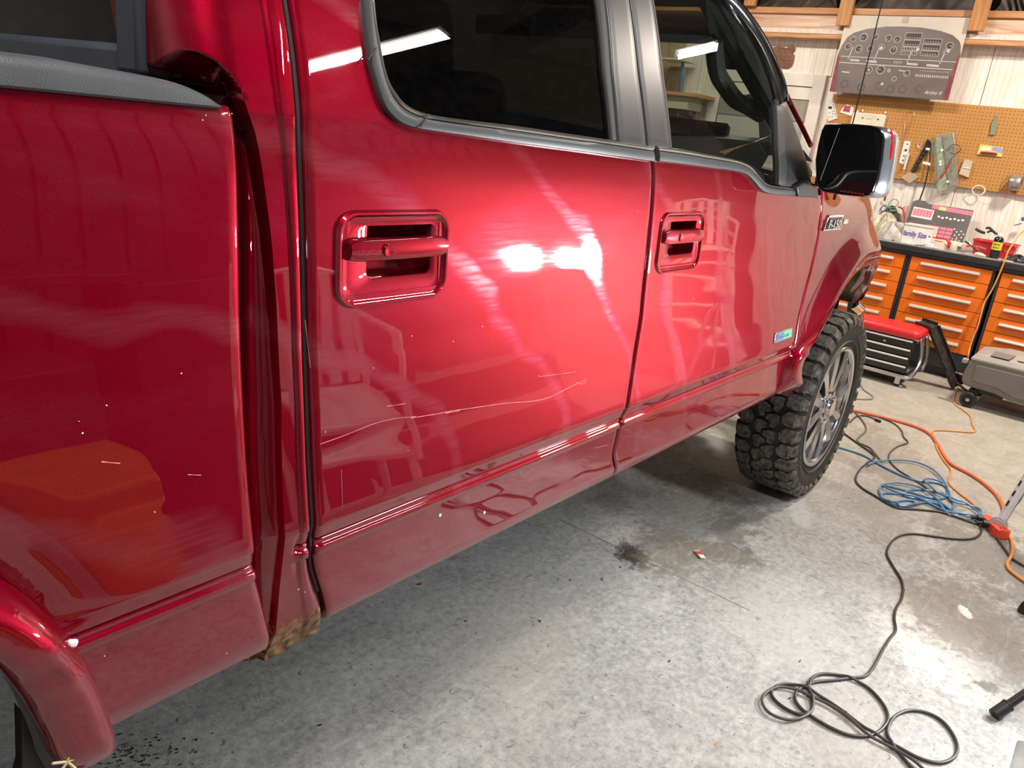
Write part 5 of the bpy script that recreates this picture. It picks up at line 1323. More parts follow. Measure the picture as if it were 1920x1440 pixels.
part('red_knife', wline([z1(1520, 618), z1(1580, 622), z1(1650, 632)], .009, .014, 2), pm('dark_red', (.28, .03, .03), .35), o)
part('card_hook', wline([z1(1612, 540), z1(1608, 560)], .0016, .012, 2), STEEL, o)
# wire spool on a hook
C_ = WP(*z1(1795, 860), .05); o = thing('wire_spool', 'roll of grey wire hanging at the right end of the pegboard', 'wire roll', (C_[0], C_[1], C_[2] - .06))
q = MB(); q.lathe([(.030, -.035), (.052, -.035), (.056, -.028), (.056, .028), (.052, .035), (.030, .035), (.030, -.035)], tuple(C_), 'Y', 24); q.xf(Matrix.Identity(4)); part('wire_roll', q, pm('grey_wire', (.35, .34, .32), .35, metal=.6, var=.35, nscale=60), o)
q = MB(); P = [C_ + np.array(v) for v in ((.04, .045, .06), (-.01, .045, .07), (-.02, .045, .0), (-.01, .042, -.04))]; q.tube(spline(P, 4), .003, 6)
P = [C_ + np.array(v) for v in ((.04, -.045, .06), (-.01, -.045, .07), (-.02, -.045, .0), (-.01, -.042, -.04))]; q.tube(spline(P, 4), .003, 6); part('holder_wire', q, STEEL, o, kind='stuff')
# white cable coil below the board
C_ = WP(*z1(1503, 918), .02); q = MB(); rnd = random.Random(5)
pts = []
for k in range(70):
    a = k / 14 * 2 * math.pi; r = .044 + .004 * math.sin(k * 1.7); pts.append((C_[0] - .004 * math.sin(k * .9), C_[1] + r * math.cos(a), C_[2] + r * .80 * math.sin(a)))
q.tube(pts, .0024, 5); single('cable_coil', q, pm('ivory_cable', (.72, .62, .50), .5), 'ivory cable coil hanging below the right part of the pegboard', 'cable')
single('nail', wline([z1(1500, 848), z1(1510, 862)], .002, .02, 2), STEEL, 'dark nail holding the ivory cable coil', 'nail')
# black lead with clips left, hanging behind the mirror
o = thing('test_lead', 'black test lead with silver clips hanging beside the chrome mirror', 'cable', tuple(WP(*z1(757, 1000))))
part('lead', wline([z1(800, 760), z1(790, 800), z1(800, 850), z1(796, 890), z1(775, 940), z1(757, 1000)], .003, .02), DKST, o)
q = wline([z1(790, 745), z1(830, 770), z1(845, 745)], .0028, .02, 3); part('clip', q, STEEL, o); q = wline([z1(785, 800), z1(808, 790), z1(835, 800)], .0028, .02, 3); part('clip', q, STEEL, o)
part('plug', wline([z1(765, 960), z1(755, 1002)], .007, .02, 2), BLACKPL, o)

# ------------------------------------------------------------------ clutter on the worktop
def WX(px, py, x): return onX(px, py, x)
# keypad panel leaning on the wall
X0, X1 = 7.05, 7.10
zt_ = WX(*z6(490, 160), 7.08)
pA, pB, pC, pD = WX(*z6(500, 150), 7.10), WX(*z6(1262, 210), 7.10), WX(*z6(1165, 560), 7.02), WX(*z6(415, 400), 7.05)
yl = (pA[1] + pD[1]) / 2 + .01; yr_ = (pB[1] + pC[1]) / 2; ztp = (pA[2] + pB[2]) / 2
o = thing('keypad_panel', 'grey display panel with pink readout and pink keys leaning behind the lettered tub', 'panel', (7.06, (yl + yr_) / 2, ZW))
def kp(u, v, t=0): return (7.03 + .08 * v - t, yl + (yr_ - yl) * u, ZW + (ztp - ZW) * v)
q = MB(); q.prism([(0, 0), (1, 0), (1, 1), (.25, 1), (.20, 1.06), (.06, 1.06), (0, 1)], lambda u, v, t: kp(u, v, t), -.01, .012); part('panel_body', q, pm('grey_panel', (.115, .105, .105), .45, nscale=6), o, smooth=False)
PINK = pm('print_pink', (.78, .20, .30), .4, var=.15, nscale=50)
q = MB(); q.prism([(.05, .62), (.40, .60), (.40, .86), (.05, .88)], lambda u, v, t: kp(u, v, t), .0122, .0128); part('readout_border', q, WHITEP, o, smooth=False)
for k in range(6):
    q = MB(); a = .066 + k * .053; q.prism([(a, .66), (a + .047, .66), (a + .047, .84), (a, .84)], lambda u, v, t: kp(u, v, t), .0129, .0135); part('readout_digit', q, PINK, o, smooth=False)
q = MB(); q.prism([(.34, .90), (1, .86), (1, .97), (.34, .995)], lambda u, v, t: kp(u, v, t), .0122, .0128); part('pink_banner', q, PINK, o, smooth=False)
q = MB(); q.prism([(.46, .89), (.58, .885), (.58, .97), (.46, .975)], lambda u, v, t: kp(u, v, t), .0129, .0134); part('yellow_patch', q, pm('print_gold', (.75, .60, .25), .5), o, smooth=False)
for r_ in range(4):
    for c_ in range(4):
        q = MB(); a, b_ = .36 + c_ * .11 + r_ * .0, .40 - r_ * .095; q.prism([(a, b_), (a + .10, b_), (a + .10, b_ + .075), (a, b_ + .075)], lambda u, v, t: kp(u, v, t), .0122, .0145); part('key', q, PINK if c_ != 1 or r_ < 1 else pm('print_olive', (.35, .30, .12), .5), o, smooth=False)
q = MB()
for k in range(7):
    q.prism([(.48 + k * .065, .70 - .02 * (k % 2)), (.52 + k * .065, .70 - .02 * (k % 2)), (.52 + k * .065, .745 - .02 * (k % 2)), (.48 + k * .065, .745 - .02 * (k % 2))], lambda u, v, t: kp(u, v, t), .0122, .0127)
for k in range(12): a = .80 + .18 * ((k * 37) % 11) / 11; b_ = .12 + .40 * ((k * 53) % 13) / 13; q.prism([(a, b_), (a + .02, b_), (a + .02, b_ + .03), (a, b_ + .03)], lambda u, v, t: kp(u, v, t), .0122, .0127)
part('printed_marks', q, WHITEP, o, smooth=False, kind='stuff')
# white open box, purple lettering
X_ = 6.74
a, b_, c, d_ = WX(*z6(385, 400), X_), WX(*z6(775, 455), X_), WX(*z6(690, 690), X_), WX(*z6(345, 640), X_)
o = thing('plastic_tub', 'white open plastic tub with purple lettering at the front of the worktop', 'tub', (X_ + .06, (a[1] + b_[1]) / 2, ZW))
yl2, yr2, zt2 = (a[1] + d_[1]) / 2, (b_[1] + c[1]) / 2, (a[2] + b_[2]) / 2
q = MB(); th = .003; dx = .15
q.box((X_, (yl2 + yr2) / 2, (ZW + zt2) / 2), (th, yl2 - yr2, zt2 - ZW)); q.box((X_ + dx, (yl2 + yr2) / 2, (ZW + zt2) / 2), (th, yl2 - yr2, zt2 - ZW)); q.box((X_ + dx / 2, yl2, (ZW + zt2) / 2), (dx, th, zt2 - ZW)); q.box((X_ + dx / 2, yr2, (ZW + zt2) / 2), (dx, th, zt2 - ZW)); q.box((X_ + dx / 2, (yl2 + yr2) / 2, ZW + .004), (dx, yl2 - yr2, .004)); q.box((X_ - .003, (yl2 + yr2) / 2, zt2 - .004), (.008, yl2 - yr2 + .006, .008))
part('tub_body', q, WHITEP, o, smooth=False)
PURP = pm('purple_ink', (.09, .05, .42), .4)
textmesh('lettering', 'family Size \u2022', .056, PURP, frame((X_ - .0025, yl2 - .002, ZW + .055), (0, -1, -.0), (0, 0, 1)), o, depth=.0003, shear=.15, sx=(yl2 - yr2) / .285)
q = MB(); a2 = WX(*z6(700, 665), 6.70); q.lathe([(.030, .0), (.034, .004), (.034, .024), (.030, .028), (.0, .028)], (a2[0] + .0, a2[1], ZW), 'Z', 20); single('round_lid', q, WHITEP, 'low white round tub at the worktop edge, right of the lettered tub', 'tub')
# rags, bag and wires left
def blob(name, px, py, x, r, mat, label, cat, seed=1, sz=.5, sq=(1, 1)):
    P = onX(px, py, x); rnd = random.Random(seed); q = MB(); n1, n2 = 18, 10; ph = [rnd.uniform(0, 6) for _ in range(6)]
    L = []
    for j in range(n2):
        v = j / (n2 - 1) * math.pi / 2
        L.append([(P[0] + r * sq[0] * math.cos(v) * math.cos(a) * (1 + .22 * math.sin(3 * a + ph[0]) + .12 * math.sin(7 * a + ph[1] + v * 3)), P[1] + r * sq[1] * math.cos(v) * math.sin(a) * (1 + .2 * math.sin(2 * a + ph[2]) + .12 * math.sin(6 * a + ph[3])), ZW + r * sz * math.sin(v) * (1 + .3 * math.sin(4 * a + ph[4] + 3 * v)) + .002) for a in np.linspace(0, 2 * math.pi, n1, endpoint=False)])
    q.loops(L, cap='both'); return single(name, q, mat, label, cat)
blob('shop_rag', *z6(230, 560), 6.80, .11, pm('grey_rag', (.50, .47, .44), .8, var=.35, nscale=14), 'crumpled grey white rag on the left of the worktop, beside the lettered tub', 'rag', 2, 1.0, (.8, 1.1))
blob('plastic_wrapper', *z6(110, 480), 6.95, .10, pm('yellow_white_wrap', (.60, .55, .40), .4, var=.4, nscale=16), 'crumpled yellowish wrapper behind the grey rag', 'wrapper', 5, 1.5)
blob('black_pouch', *z6(190, 330), 7.05, .09, pm('dark_brown_pouch', (.09, .075, .06), .6, var=.5, nscale=20), 'dark pouch of tools under the bundle of green wires', 'pouch', 9, 2.1, (.6, 1.3))
q = MB(); P = WX(*z6(290, 440), 6.98); q.box((P[0], P[1], ZW + .065), (.02, .075, .13), rot=(.1, 0, 0)); o = single('small_carton', q, WHITEP, 'small white and blue carton standing behind the grey rag', 'box', smooth=False)
q = MB(); q.box((P[0] - .011, P[1], ZW + .045), (.002, .06, .06), rot=(.1, 0, 0)); part('blue_print', q, pm('carton_blue', (.10, .12, .45), .5), o, smooth=False)
q = MB(); q.box((P[0] - .011, P[1], ZW + .10), (.002, .045, .03), rot=(.1, 0, 0)); part('orange_print', q, pm('carton_orange', (.7, .25, .12), .5), o, smooth=False)
def bwire(name, pts, x, r, mat, label, cat='wire', k=5):
    q = MB(); q.tube(spline([WX(*z6(*p), x) for p in pts], k), r, 6); return single(name, q, mat, label, cat)
GRN = pm('green_wire', (.08, .36, .20), .4); BLU = pm('blue_wire', (.10, .12, .40), .4); REDW = pm('red_wire', (.62, .06, .03), .4)
bwire('coiled_wire', [(90, 120), (80, 150), (140, 170), (200, 200), (260, 190), (305, 150), (290, 105), (240, 95), (190, 140), (180, 190), (210, 230), (300, 235), (160, 250)], 7.02, .0035, GRN, 'green wire looped on top of the wire bundle at the left of the worktop')
bwire('coiled_wire', [(60, 260), (80, 210), (120, 170), (150, 200), (120, 250), (80, 230), (110, 180), (160, 210), (130, 270), (90, 300)], 6.99, .0035, BLU, 'dark blue wire bunched left of the green wire')
bwire('coiled_wire', [(300, 190), (350, 210), (375, 260), (385, 330), (375, 400), (350, 440)], 7.0, .0065, REDW, 'red lead hanging down right of the green wire')
bwire('coiled_wire', [(340, 225), (370, 200), (420, 185), (430, 205), (400, 225), (370, 205)], 7.0, .003, pm('orange_wire', (.60, .14, .05), .4), 'small orange wire loop at the top of the red lead')
bwire('battery_clip', [(320, 430), (345, 455), (365, 440), (350, 470)], 6.97, .008, BLACKPL, 'black clip at the lower end of the red lead', 'clip')
# papers, glue bottle, small red tool
q = MB(); P = WX(*z6(820, 560), 6.90); 
def sheet(px, py, x, w, l, rz, mat, label, h=.004, z=ZW, cat='paper', rx=.05):
    P = WX(*z6(px, py), x); q = MB(); q.box((0, 0, 0), (l, w, h)); q.xf(Matrix.Translation((x, P[1], z + h / 2 + abs(rx) * w / 2)) @ Euler((rx, 0, rz)).to_matrix().to_4x4()); return single('paper_sheet' if cat == 'paper' else cat.replace(' ', '_'), q, mat, label, cat, smooth=False)
sheet(800, 600, 6.93, .15, .12, .3, pm('yellow_paper', (.74, .62, .34), .7), 'yellowish paper lying behind the red handled cutter', z=ZW + .045, rx=.0)
sheet(1050, 570, 6.93, .14, .10, -.2, pm('white_paper', (.80, .76, .70), .7), 'white folded paper lying between the keypad panel and the glue bottle', h=.02, z=ZW + .03)
sheet(840, 620, 6.84, .16, .14, .1, pm('pink_white_box', (.72, .60, .56), .6), 'low pinkish white box lying right of the lettered tub', h=.04, cat='carton', rx=0)
o = thing('hose_cutter', 'red handled cutter lying on the low pinkish box', 'cutter', tuple(WX(*z6(860, 600), 6.78)))
q = MB(); q.tube(spline([WX(*z6(*p), 6.78) for p in ((725, 578), (800, 590), (880, 605), (940, 625))], 4), .0045, 6); part('blade_arm', q, REDP, o)
q = MB(); q.tube(spline([WX(*z6(*p), 6.77) for p in ((940, 620), (960, 660), (945, 720))], 4), [.012] * 4 + [.014] * 4 + [.010], 8); part('grip', q, REDP, o)
P = WX(*z6(1010, 725), 6.70)
o = thing('glue_bottle', 'cream glue bottle with a pointed nozzle at the worktop edge', 'bottle', (6.70, P[1], ZW))
q = MB(); q.lathe([(.0, 0), (.021, .001), (.024, .006), (.024, .05), (.022, .062), (.013, .072), (.010, .076)], (6.70, P[1], ZW), 'Z', 20); part('bottle_body', q, CREAM, o)
q = MB(); q.lathe([(.010, .074), (.009, .086), (.004, .105), (.002, .112)], (6.70, P[1], ZW), 'Z', 16); part('nozzle', q, pm('amber_cap', (.50, .30, .10), .4), o)
# red tray with black tools
y0_, y1_ = WX(*z6(1285, 560), 6.86)[1], WX(*z6(1850, 680), 6.86)[1]; zr = (WX(*z6(1300, 500), 6.95)[2] + WX(*z6(1850, 640), 6.95)[2]) / 2
o = thing('tool_tray', 'red plastic tool tray full of black handled tools on the worktop', 'tray', (6.92, (y0_ + y1_) / 2, ZW))
ym = (y0_ + y1_) / 2; hw = abs(y0_ - y1_) / 2; H_ = .105
q = MB()
def trl(kx, ky, z): return [(6.92 + u, ym + v, z) for u, v in rrect(.11 * kx, hw * ky, .03, 4)]
q.loops([trl(.80, .86, ZW), trl(1.0, 1.0, ZW + H_), trl(1.04, 1.02, ZW + H_), trl(1.04, 1.02, ZW + H_ - .006), trl(.97, .97, ZW + H_ - .003), trl(.77, .83, ZW + .006)], cap='both'); part('tray_shell', q, REDP, o, angle=40)
for k in (-.35, .1, .5):
    q = MB(); q.box((6.92, ym + hw * k, ZW + .045), (.17, .004, .08)); part('divider', q, REDP, o, smooth=False)
for i, (pts, r, m, lb) in enumerate((([(1300, 470), (1340, 500), (1420, 530)], .010, BLACKPL, 'black screwdriver handle at the left end of the red tray'), ([(1430, 470), (1470, 460), (1520, 500), (1560, 540)], .009, BLACKPL, 'black pliers handle standing in the red tray'), ([(1445, 520), (1500, 500), (1560, 530), (1600, 560)], .008, DKST, 'dark steel tool lying across the red tray'))):
    q = MB(); q.tube(spline([WX(*z6(*p), 6.93) for p in pts], 4), r, 8); single('hand_tool', q, m, lb, 'tool')
# pliers and red snips in front of the tray
for i, (pts, r, m, lb) in enumerate((([(1160, 630), (1230, 680), (1300, 735), (1370, 790)], .006, DKST, 'dark pliers lying in front of the red tray, open jaw to the right'), ([(1180, 700), (1240, 690), (1290, 700), (1330, 750)], .007, REDP, 'red handled snips lying left of the spray can'), ([(1210, 640), (1260, 700), (1330, 700), (1430, 735)], .005, STEEL, 'bright steel tool lying between the snips and the red tray'))):
    q = MB(); P_ = [WX(*z6(*p), 6.73) for p in pts]; P_ = [(p[0], p[1], max(p[2], ZW + .009)) for p in P_]; q.tube(spline(P_, 4), r, 8); single('pliers', q, m, lb, 'pliers')
P = WX(*z6(1345, 800), 6.68); q = MB(); q.tube([(6.68, P[1] + .03, ZW + .012), (6.68, P[1] + .01, ZW + .014), (6.68, P[1] - .02, ZW + .012), (6.68, P[1] - .045, ZW + .008)], [.006, .014, .012, .004], 10); single('rubber_nozzle', q, CREAM, 'small cream rubber bulb at the worktop edge left of the spray can', 'bulb')
# spray can
P = WX(*z6(1535, 820), 6.72); cy = P[1]
o = thing('spray_can', 'black and yellow spray can with a white cap standing at the worktop edge', 'can', (6.72, cy, ZW))
q = MB(); q.lathe([(.0, 0), (.031, .0), (.033, .004), (.033, .016)], (6.72, cy, ZW), 'Z', 24); q.lathe([(.033, .060), (.033, .135), (.031, .14), (.026, .150), (.018, .155)], (6.72, cy, ZW), 'Z', 24); part('can_body', q, BLACKGLOSS, o)
q = MB(); q.lathe([(.0332, .016), (.0332, .065)], (6.72, cy, ZW), 'Z', 24); part('can_label', q, BLACKPL, o)
q = MB(); q.lathe([(.0336, .062), (.0336, .118)], (6.72, cy, ZW), 'Z', 24); part('yellow_band', q, pm('can_yellow', (.75, .62, .05), .4), o)
q = MB(); q.lathe([(.019, .152), (.021, .156), (.021, .170), (.012, .178), (.0, .178)], (6.72, cy, ZW), 'Z', 18); part('can_cap', q, WHITEP, o)
q = MB()
for r_ in range(2):
    for k in range(5): 
        a = math.pi + (-.5 + k * .24); q.box((6.72 + .034 * math.cos(a), cy + .034 * math.sin(a), ZW + .100 - r_ * .022), (.001, .005, .010))
part('can_lettering', q, BLACKPL, o, smooth=False, kind='stuff')
# orange cord plug area, black respirator, blue tool at right
blob('black_glove', *z6(1850, 850), 6.74, .06, BLACKPL, 'black rubber glove at the right end of the worktop', 'glove', 12, .7, (.8, 1.1))
bwire('coiled_wire', [(1670, 740), (1680, 700), (1740, 685), (1800, 700), (1815, 740), (1780, 780), (1720, 780), (1670, 750)], 6.74, .003, pm('clear_red_tube', (.40, .06, .06), .4), 'thin dark red wire loop right of the spray can')
bwire('heat_gun_tip', [(1790, 432), (1850, 415), (1890, 405)], 7.1, .003, DKST, 'thin dark probe tip poking in at the right edge above the tray', 'probe')
bwire('blue_driver', [(1885, 350), (1925, 345), (1960, 350)], 7.1, .014, pm('blue_grip', (.10, .12, .25), .4), 'blue handle of the probe at the right edge above the tray', 'handle')

# =================================================================== tool seat
tz = thing('tool_stool', 'rolling black drawer stool with a red padded top and chrome rails beside the front tyre', 'tool stool', (0, 0, 0))
c1 = onZ(1688, 722, 0); c1b = onZ(1712, 716, 0)
XS = onZ(*z3(535, 1215))[0] - .0
# plane of the drawer faces faces the camera side (-x); solve size from pixels on that plane
XF = XS + .03
def TS(a, b_, x=None): return onX(*z3(a, b_), XF if x is None else x)
fl_, fr_ = TS(255, 740), TS(650, 850); bl_, br_ = TS(255, 1040), TS(585, 1095)
yL, yR = .62, (TS(655, 850)[1] + TS(590, 1090)[1]) / 2
zTop = (TS(650, 845)[2] + TS(270, 745)[2]) / 2; zBot = (TS(590, 1100)[2] + TS(260, 1040)[2]) / 2
yL = yR + .42; DP = .26
print('toolseat', XF, yL, yR, zTop, zBot)
q = MB(); q.box((XF + DP / 2 + .012, (yL + yR) / 2, (zTop + zBot) / 2), (DP, yL - yR, zTop - zBot)); part('chest_body', q, BLACKGLOSS, tz, smooth=False, bevel=.006)
hs = [.0, .26, .50, .75]; 
for k in range(4):
    za = zTop - (zTop - zBot) * hs[k]; zb = zTop - (zTop - zBot) * (hs + [1.0])[k + 1]
    q = MB(); q.box((XF + .004, (yL + yR) / 2, (za + zb) / 2), (.014, yL - yR - .012, za - zb - .006)); d_ = part('drawer', q, BLACKGLOSS, tz, smooth=False, bevel=.002)
    q = MB(); q.tube([(XF - .010, yL - .01, za - .012), (XF - .010, yR + .01, za - .012)], .007, 8); part('chrome_strip', q, pm('bright_strip', (.80, .80, .80), .3, metal=.35, var=.03), d_)
q = MB(); q.lathe([(.0, -.004), (.009, -.003), (.010, .002)], (XF - .006, (yL + yR) / 2 - .02, zTop - .045), 'X', 14); part('lock', q, CHROME, tz)
q = MB(); L = []
for z, k, r in ((zTop + .006, .99, .04), (zTop + .016, 1.05, .05), (zTop + .045, 1.06, .05), (zTop + .062, 1.0, .06), (zTop + .070, .85, .06)): L.append([(XF + DP / 2 + u, (yL + yR) / 2 + v, z) for u, v in rrect(DP / 2 * k + .012, (yL - yR) / 2 * k + .02, r, 5)])
q.loops(L, cap='both'); part('padded_seat', q, pm('red_vinyl', (.70, .02, .025), .42, coat=.2), tz, angle=60)
q = MB(); q.box((XF + DP / 2 + .01, (yL + yR) / 2, zTop + .004), (DP + .01, yL - yR + .02, .012)); part('seat_base', q, CHROMEY, tz, smooth=False, bevel=.003)
q = MB(); zr_ = zBot - .015
P_ = [(XF - .02, yL + .04, zr_), (XF - .03, yR + .06, zr_), (XF - .015, yR - .03, zr_ + .005), (XF + .02, yR - .055, zr_ + .06), (XF + .05, yR - .06, zr_ + .14), (XF + .06, yR - .03, zTop - .01), (XF + .06, yR - .005, zTop)]
q.tube(spline(P_, 6), .015, 10); P_ = [(XF + DP + .04, p[1], p[2]) if i < 3 else (XF + DP - .02, p[1], p[2]) for i, p in enumerate(P_)]; part('chrome_rail', q, CHROMEY, tz)
q = MB(); q.tube(spline(P_, 6), .015, 10); part('chrome_rail', q, CHROMEY, tz)
q = MB(); q.box((XF + DP / 2, (yL + yR) / 2, zr_), (DP + .02, yL - yR, .012)); part('tray_deck', q, BLACKPL, tz, smooth=False)
for x, y in ((XF - .005, yR + .035), (XF + DP, yR + .02), (XF + .0, yL - .04), (XF + DP, yL - .04)):
    zc_ = max(.03, 0); hq = zr_ - .012
    q = MB(); q.cyl((x - .012, y, .03), (x + .012, y, .03), .028, 20); ca = part('caster', q, RUBBER, tz)
    q = MB(); q.box((x - .018, y, .045), (.004, .035, .05)); q.box((x + .018, y, .045), (.004, .035, .05)); q.box((x, y, max(.07, hq - .004)), (.045, .045, .012)); q.cyl((x, y, .07), (x, y, hq + .01), .009, 8); part('caster_fork', q, CHROMEY, ca, smooth=False)

# =================================================================== dark steel bar leaning
o = thing('steel_channel', 'dark steel channel bar leaning from the red stool down to the grey case', 'steel bar', tuple(onZ(*z3(985, 1215))))
XL = 6.30
pts_t = onX(*z3(690, 700), 6.34); pts_k = onX(*z3(800, 740), 6.30); pts_b = onZ(*z3(985, 1205), .03)
q = MB()
def chan(P0, P1, w, t, side=(1, 0, 0)):
    P0, P1 = Vector(P0), Vector(P1); d = (P1 - P0).normalized(); s_ = Vector(side); s_ = (s_ - d * s_.dot(d)).normalized(); n_ = d.cross(s_)
    out = []
    for u, v in ((-w / 2, 0), (w / 2, 0), (w / 2, .028), (w / 2 - t, .028), (w / 2 - t, t), (-w / 2 + t, t), (-w / 2 + t, .028), (-w / 2, .028)): out.append((s_ * u + n_ * v))
    L = [[tuple(P + o_) for o_ in out] for P in (P0, P1)]; q.loops(L, cap='both')
pk = Vector(pts_k); 
chan(pk, pts_b, .085, .008, (.3, -.2, .2)); chan(Vector(pts_t), pk + Vector((0, -.01, .0)), .085, .008, (.8, 0, .3))
part('channel', q, pm('rusty_dark_steel', (.055, .045, .042), .5, metal=.4, var=.5, nscale=30, bump=.4), o, smooth=False)
q = MB(); q.lathe([(.012, -.004), (.026, -.006), (.026, .006), (.012, .004), (.012, -.004)], tuple(pts_t), 'Z', 16); part('eye_end', q, DKST, o)
q = MB(); q.cyl(tuple(pts_b + (.0, .03, .10)), tuple(pts_b + (.0, -.07, .09)), .007, 8); part('cross_pin', q, STEEL, o)
q = MB(); q.tube([tuple(pts_b + (-.01, .0, .03)), tuple(pts_b + (-.02, -.06, .0)), tuple(pts_b + (-.03, -.12, -.015))], .009, 8); part('foot', q, DKST, o)

# =================================================================== grey wheeled case
GC = pm('grey_case_plastic', (.175, .158, .145), .5, bump=.12, bscale=400, var=.06); GCL = pm('light_grey_case_lid', (.33, .295, .265), .5, bump=.12, bscale=400, var=.06)
wc = onZ(*z3(1075, 1375)); XG = wc[0] + .01
print('case', XG, wc)
def CG(a, b_, x=None): return onX(*z3(a, b_), XG if x is None else x)
out_ = [(1040, 1060), (1065, 1010), (1090, 985), (1330, 1000), (1525, 1055), (1525, 1355), (1420, 1330), (1370, 1310), (1290, 1265), (1160, 1235), (1080, 1215), (1050, 1170), (1040, 1120)]
P_ = [CG(*p) for p in out_]
yfar = -1.25
case = thing('wheeled_case', 'grey wheeled tool case with a paler lid on the floor at the right edge', 'case', (XG + .2, -.6, 0))
DG = .42
topz = CG(1065, 1010)[2]; 
q = MB()
zt_ = (CG(1180, 1010)[2] + CG(1500, 1065)[2]) / 2; yl_ = CG(1040, 1100)[1]
zb_ = CG(1160, 1235)[2]; yb_ = CG(1160, 1235)[1]; ze = CG(1500, 1350)[2]; ye = CG(1400, 1325)[1]; ys_ = CG(1290, 1265)[1]
poly = [(yl_, CG(1045, 1110)[2]), (yl_ - .012, zt_ - .02), (yl_ - .05, zt_), (-1.05, zt_), (-1.05, ze), (ye, ze), (ys_, zb_), (yl_ - .03, zb_ + .005), (yl_ - .002, zb_ + .03)]
print('casepoly', poly, topz)
q.prism(poly, lambda u, v, t: (XG + t, u, v), 0, DG); part('case_body', q, GC, case, smooth=False, bevel=.018)
ya = CG(1180, 1060)[1]
ins = [(yl_ - .065, zb_ + .05), (yl_ - .060, zt_ - .045), (yl_ - .085, zt_ - .032), (-1.0, zt_ - .032), (-1.0, ze + .03), (ye - .02, ze + .03), (ys_ - .0, zb_ + .045)]
q = MB(); q.prism(ins, lambda u, v, t: (XG + t, u, v), -.007, .01); part('side_panel', q, GC, case, smooth=False, bevel=.006)
# lid: sloped shoulders, flat top
lidz = onX(*z3(1270, 915), XG + .10)[2]; 
L = []
def lidloop(inx, iny0, z): return [(XG + inx, yl_ - iny0, z), (XG + inx, -1.05, z), (XG + DG - inx, -1.05, z), (XG + DG - inx, yl_ - iny0, z)]
q = MB(); q.loops([lidloop(-.006, .02, zt_ - .012), lidloop(-.006, .018, zt_ + .004), lidloop(.012, .035, zt_ + .03), lidloop(.09, .17, lidz - .008), lidloop(.11, .19, lidz)], cap='both'); part('lid', q, GCL, case, smooth=False, bevel=.010)
la, lb, lc_, ld = [onX(*z3(*p), XG + .07) for p in ((1280, 925), (1450, 950), (1390, 1000), (1260, 980))]
def lidface(y, t): return (XG + .012 + .078 * t - .004, y, zt_ + .03 + (lidz - .008 - zt_ - .03) * t + .006)
q = MB(); y0_ = la[1]; y1_ = (lb[1] + lc_[1]) / 2
q.prism([(y0_ + .0, .15), (y1_, .15), (y1_ - .025, .98), (y0_ - .01, .98)], lambda u, v, t: tuple(np.array(lidface(u, v)) + np.array((-.5, 0, .8)) * t), .0, .006); part('latch_plate', q, GC, case, smooth=False, bevel=.002)
q = MB(); q.prism([(y1_ - .05, .35), (-1.0, .35), (-1.0, .55), (y1_ - .04, .55)], lambda u, v, t: tuple(np.array(lidface(u, v)) + np.array((-.5, 0, .8)) * t), .0, .005); part('lid_rib', q, GCL, case, smooth=False, bevel=.002)
P = CG(1045, 1050); q = MB(); q.box((P[0] + .03, yl_ + .012, zt_ - .03), (.05, .035, .03)); part('hinge_lug', q, GCL, case, smooth=False, bevel=.006)
wr_ = .052
for x_, nm in ((XG - .012, 1), (XG + DG - .02, 2)):
    yw = CG(1078, 1310)[1]
    q = MB(); q.lathe([(.0, .012), (.030, .012), (.034, .0), (.046, .0), (.051, .008), (.052, .015), (.052, .028), (.048, .038), (.0, .038)], (x_ - .0, yw, .054), 'X', 32); w_ = part('caster_wheel', q, pm('black_wheel', (.02, .02, .02), .5), case, angle=30)
    q = MB(); q.lathe([(.0, -.006), (.012, -.004), (.014, .010)], (x_, yw, .054), 'X', 16); part('hub_cap', q, STEEL, w_)
    q = MB(); q.box((x_ + .03 + (.02 if nm == 1 else -.02), yw - .01, .085), (.025, .05, .07)); part('wheel_bracket', q, BLACKPL, case, smooth=False)
q = MB(); yq = CG(1230, 1290, XG + .15)[1]; q.box((XG + .2, yq - .02, zb_ - .01), (.30, .16, .05)); part('axle_housing', q, BLACKPL, case, smooth=False, bevel=.008)
q = MB(); q.cyl((XG, CG(1078, 1310)[1], .054), (XG + DG, CG(1078, 1310)[1], .054), .007, 8); part('axle', q, DKST, case)

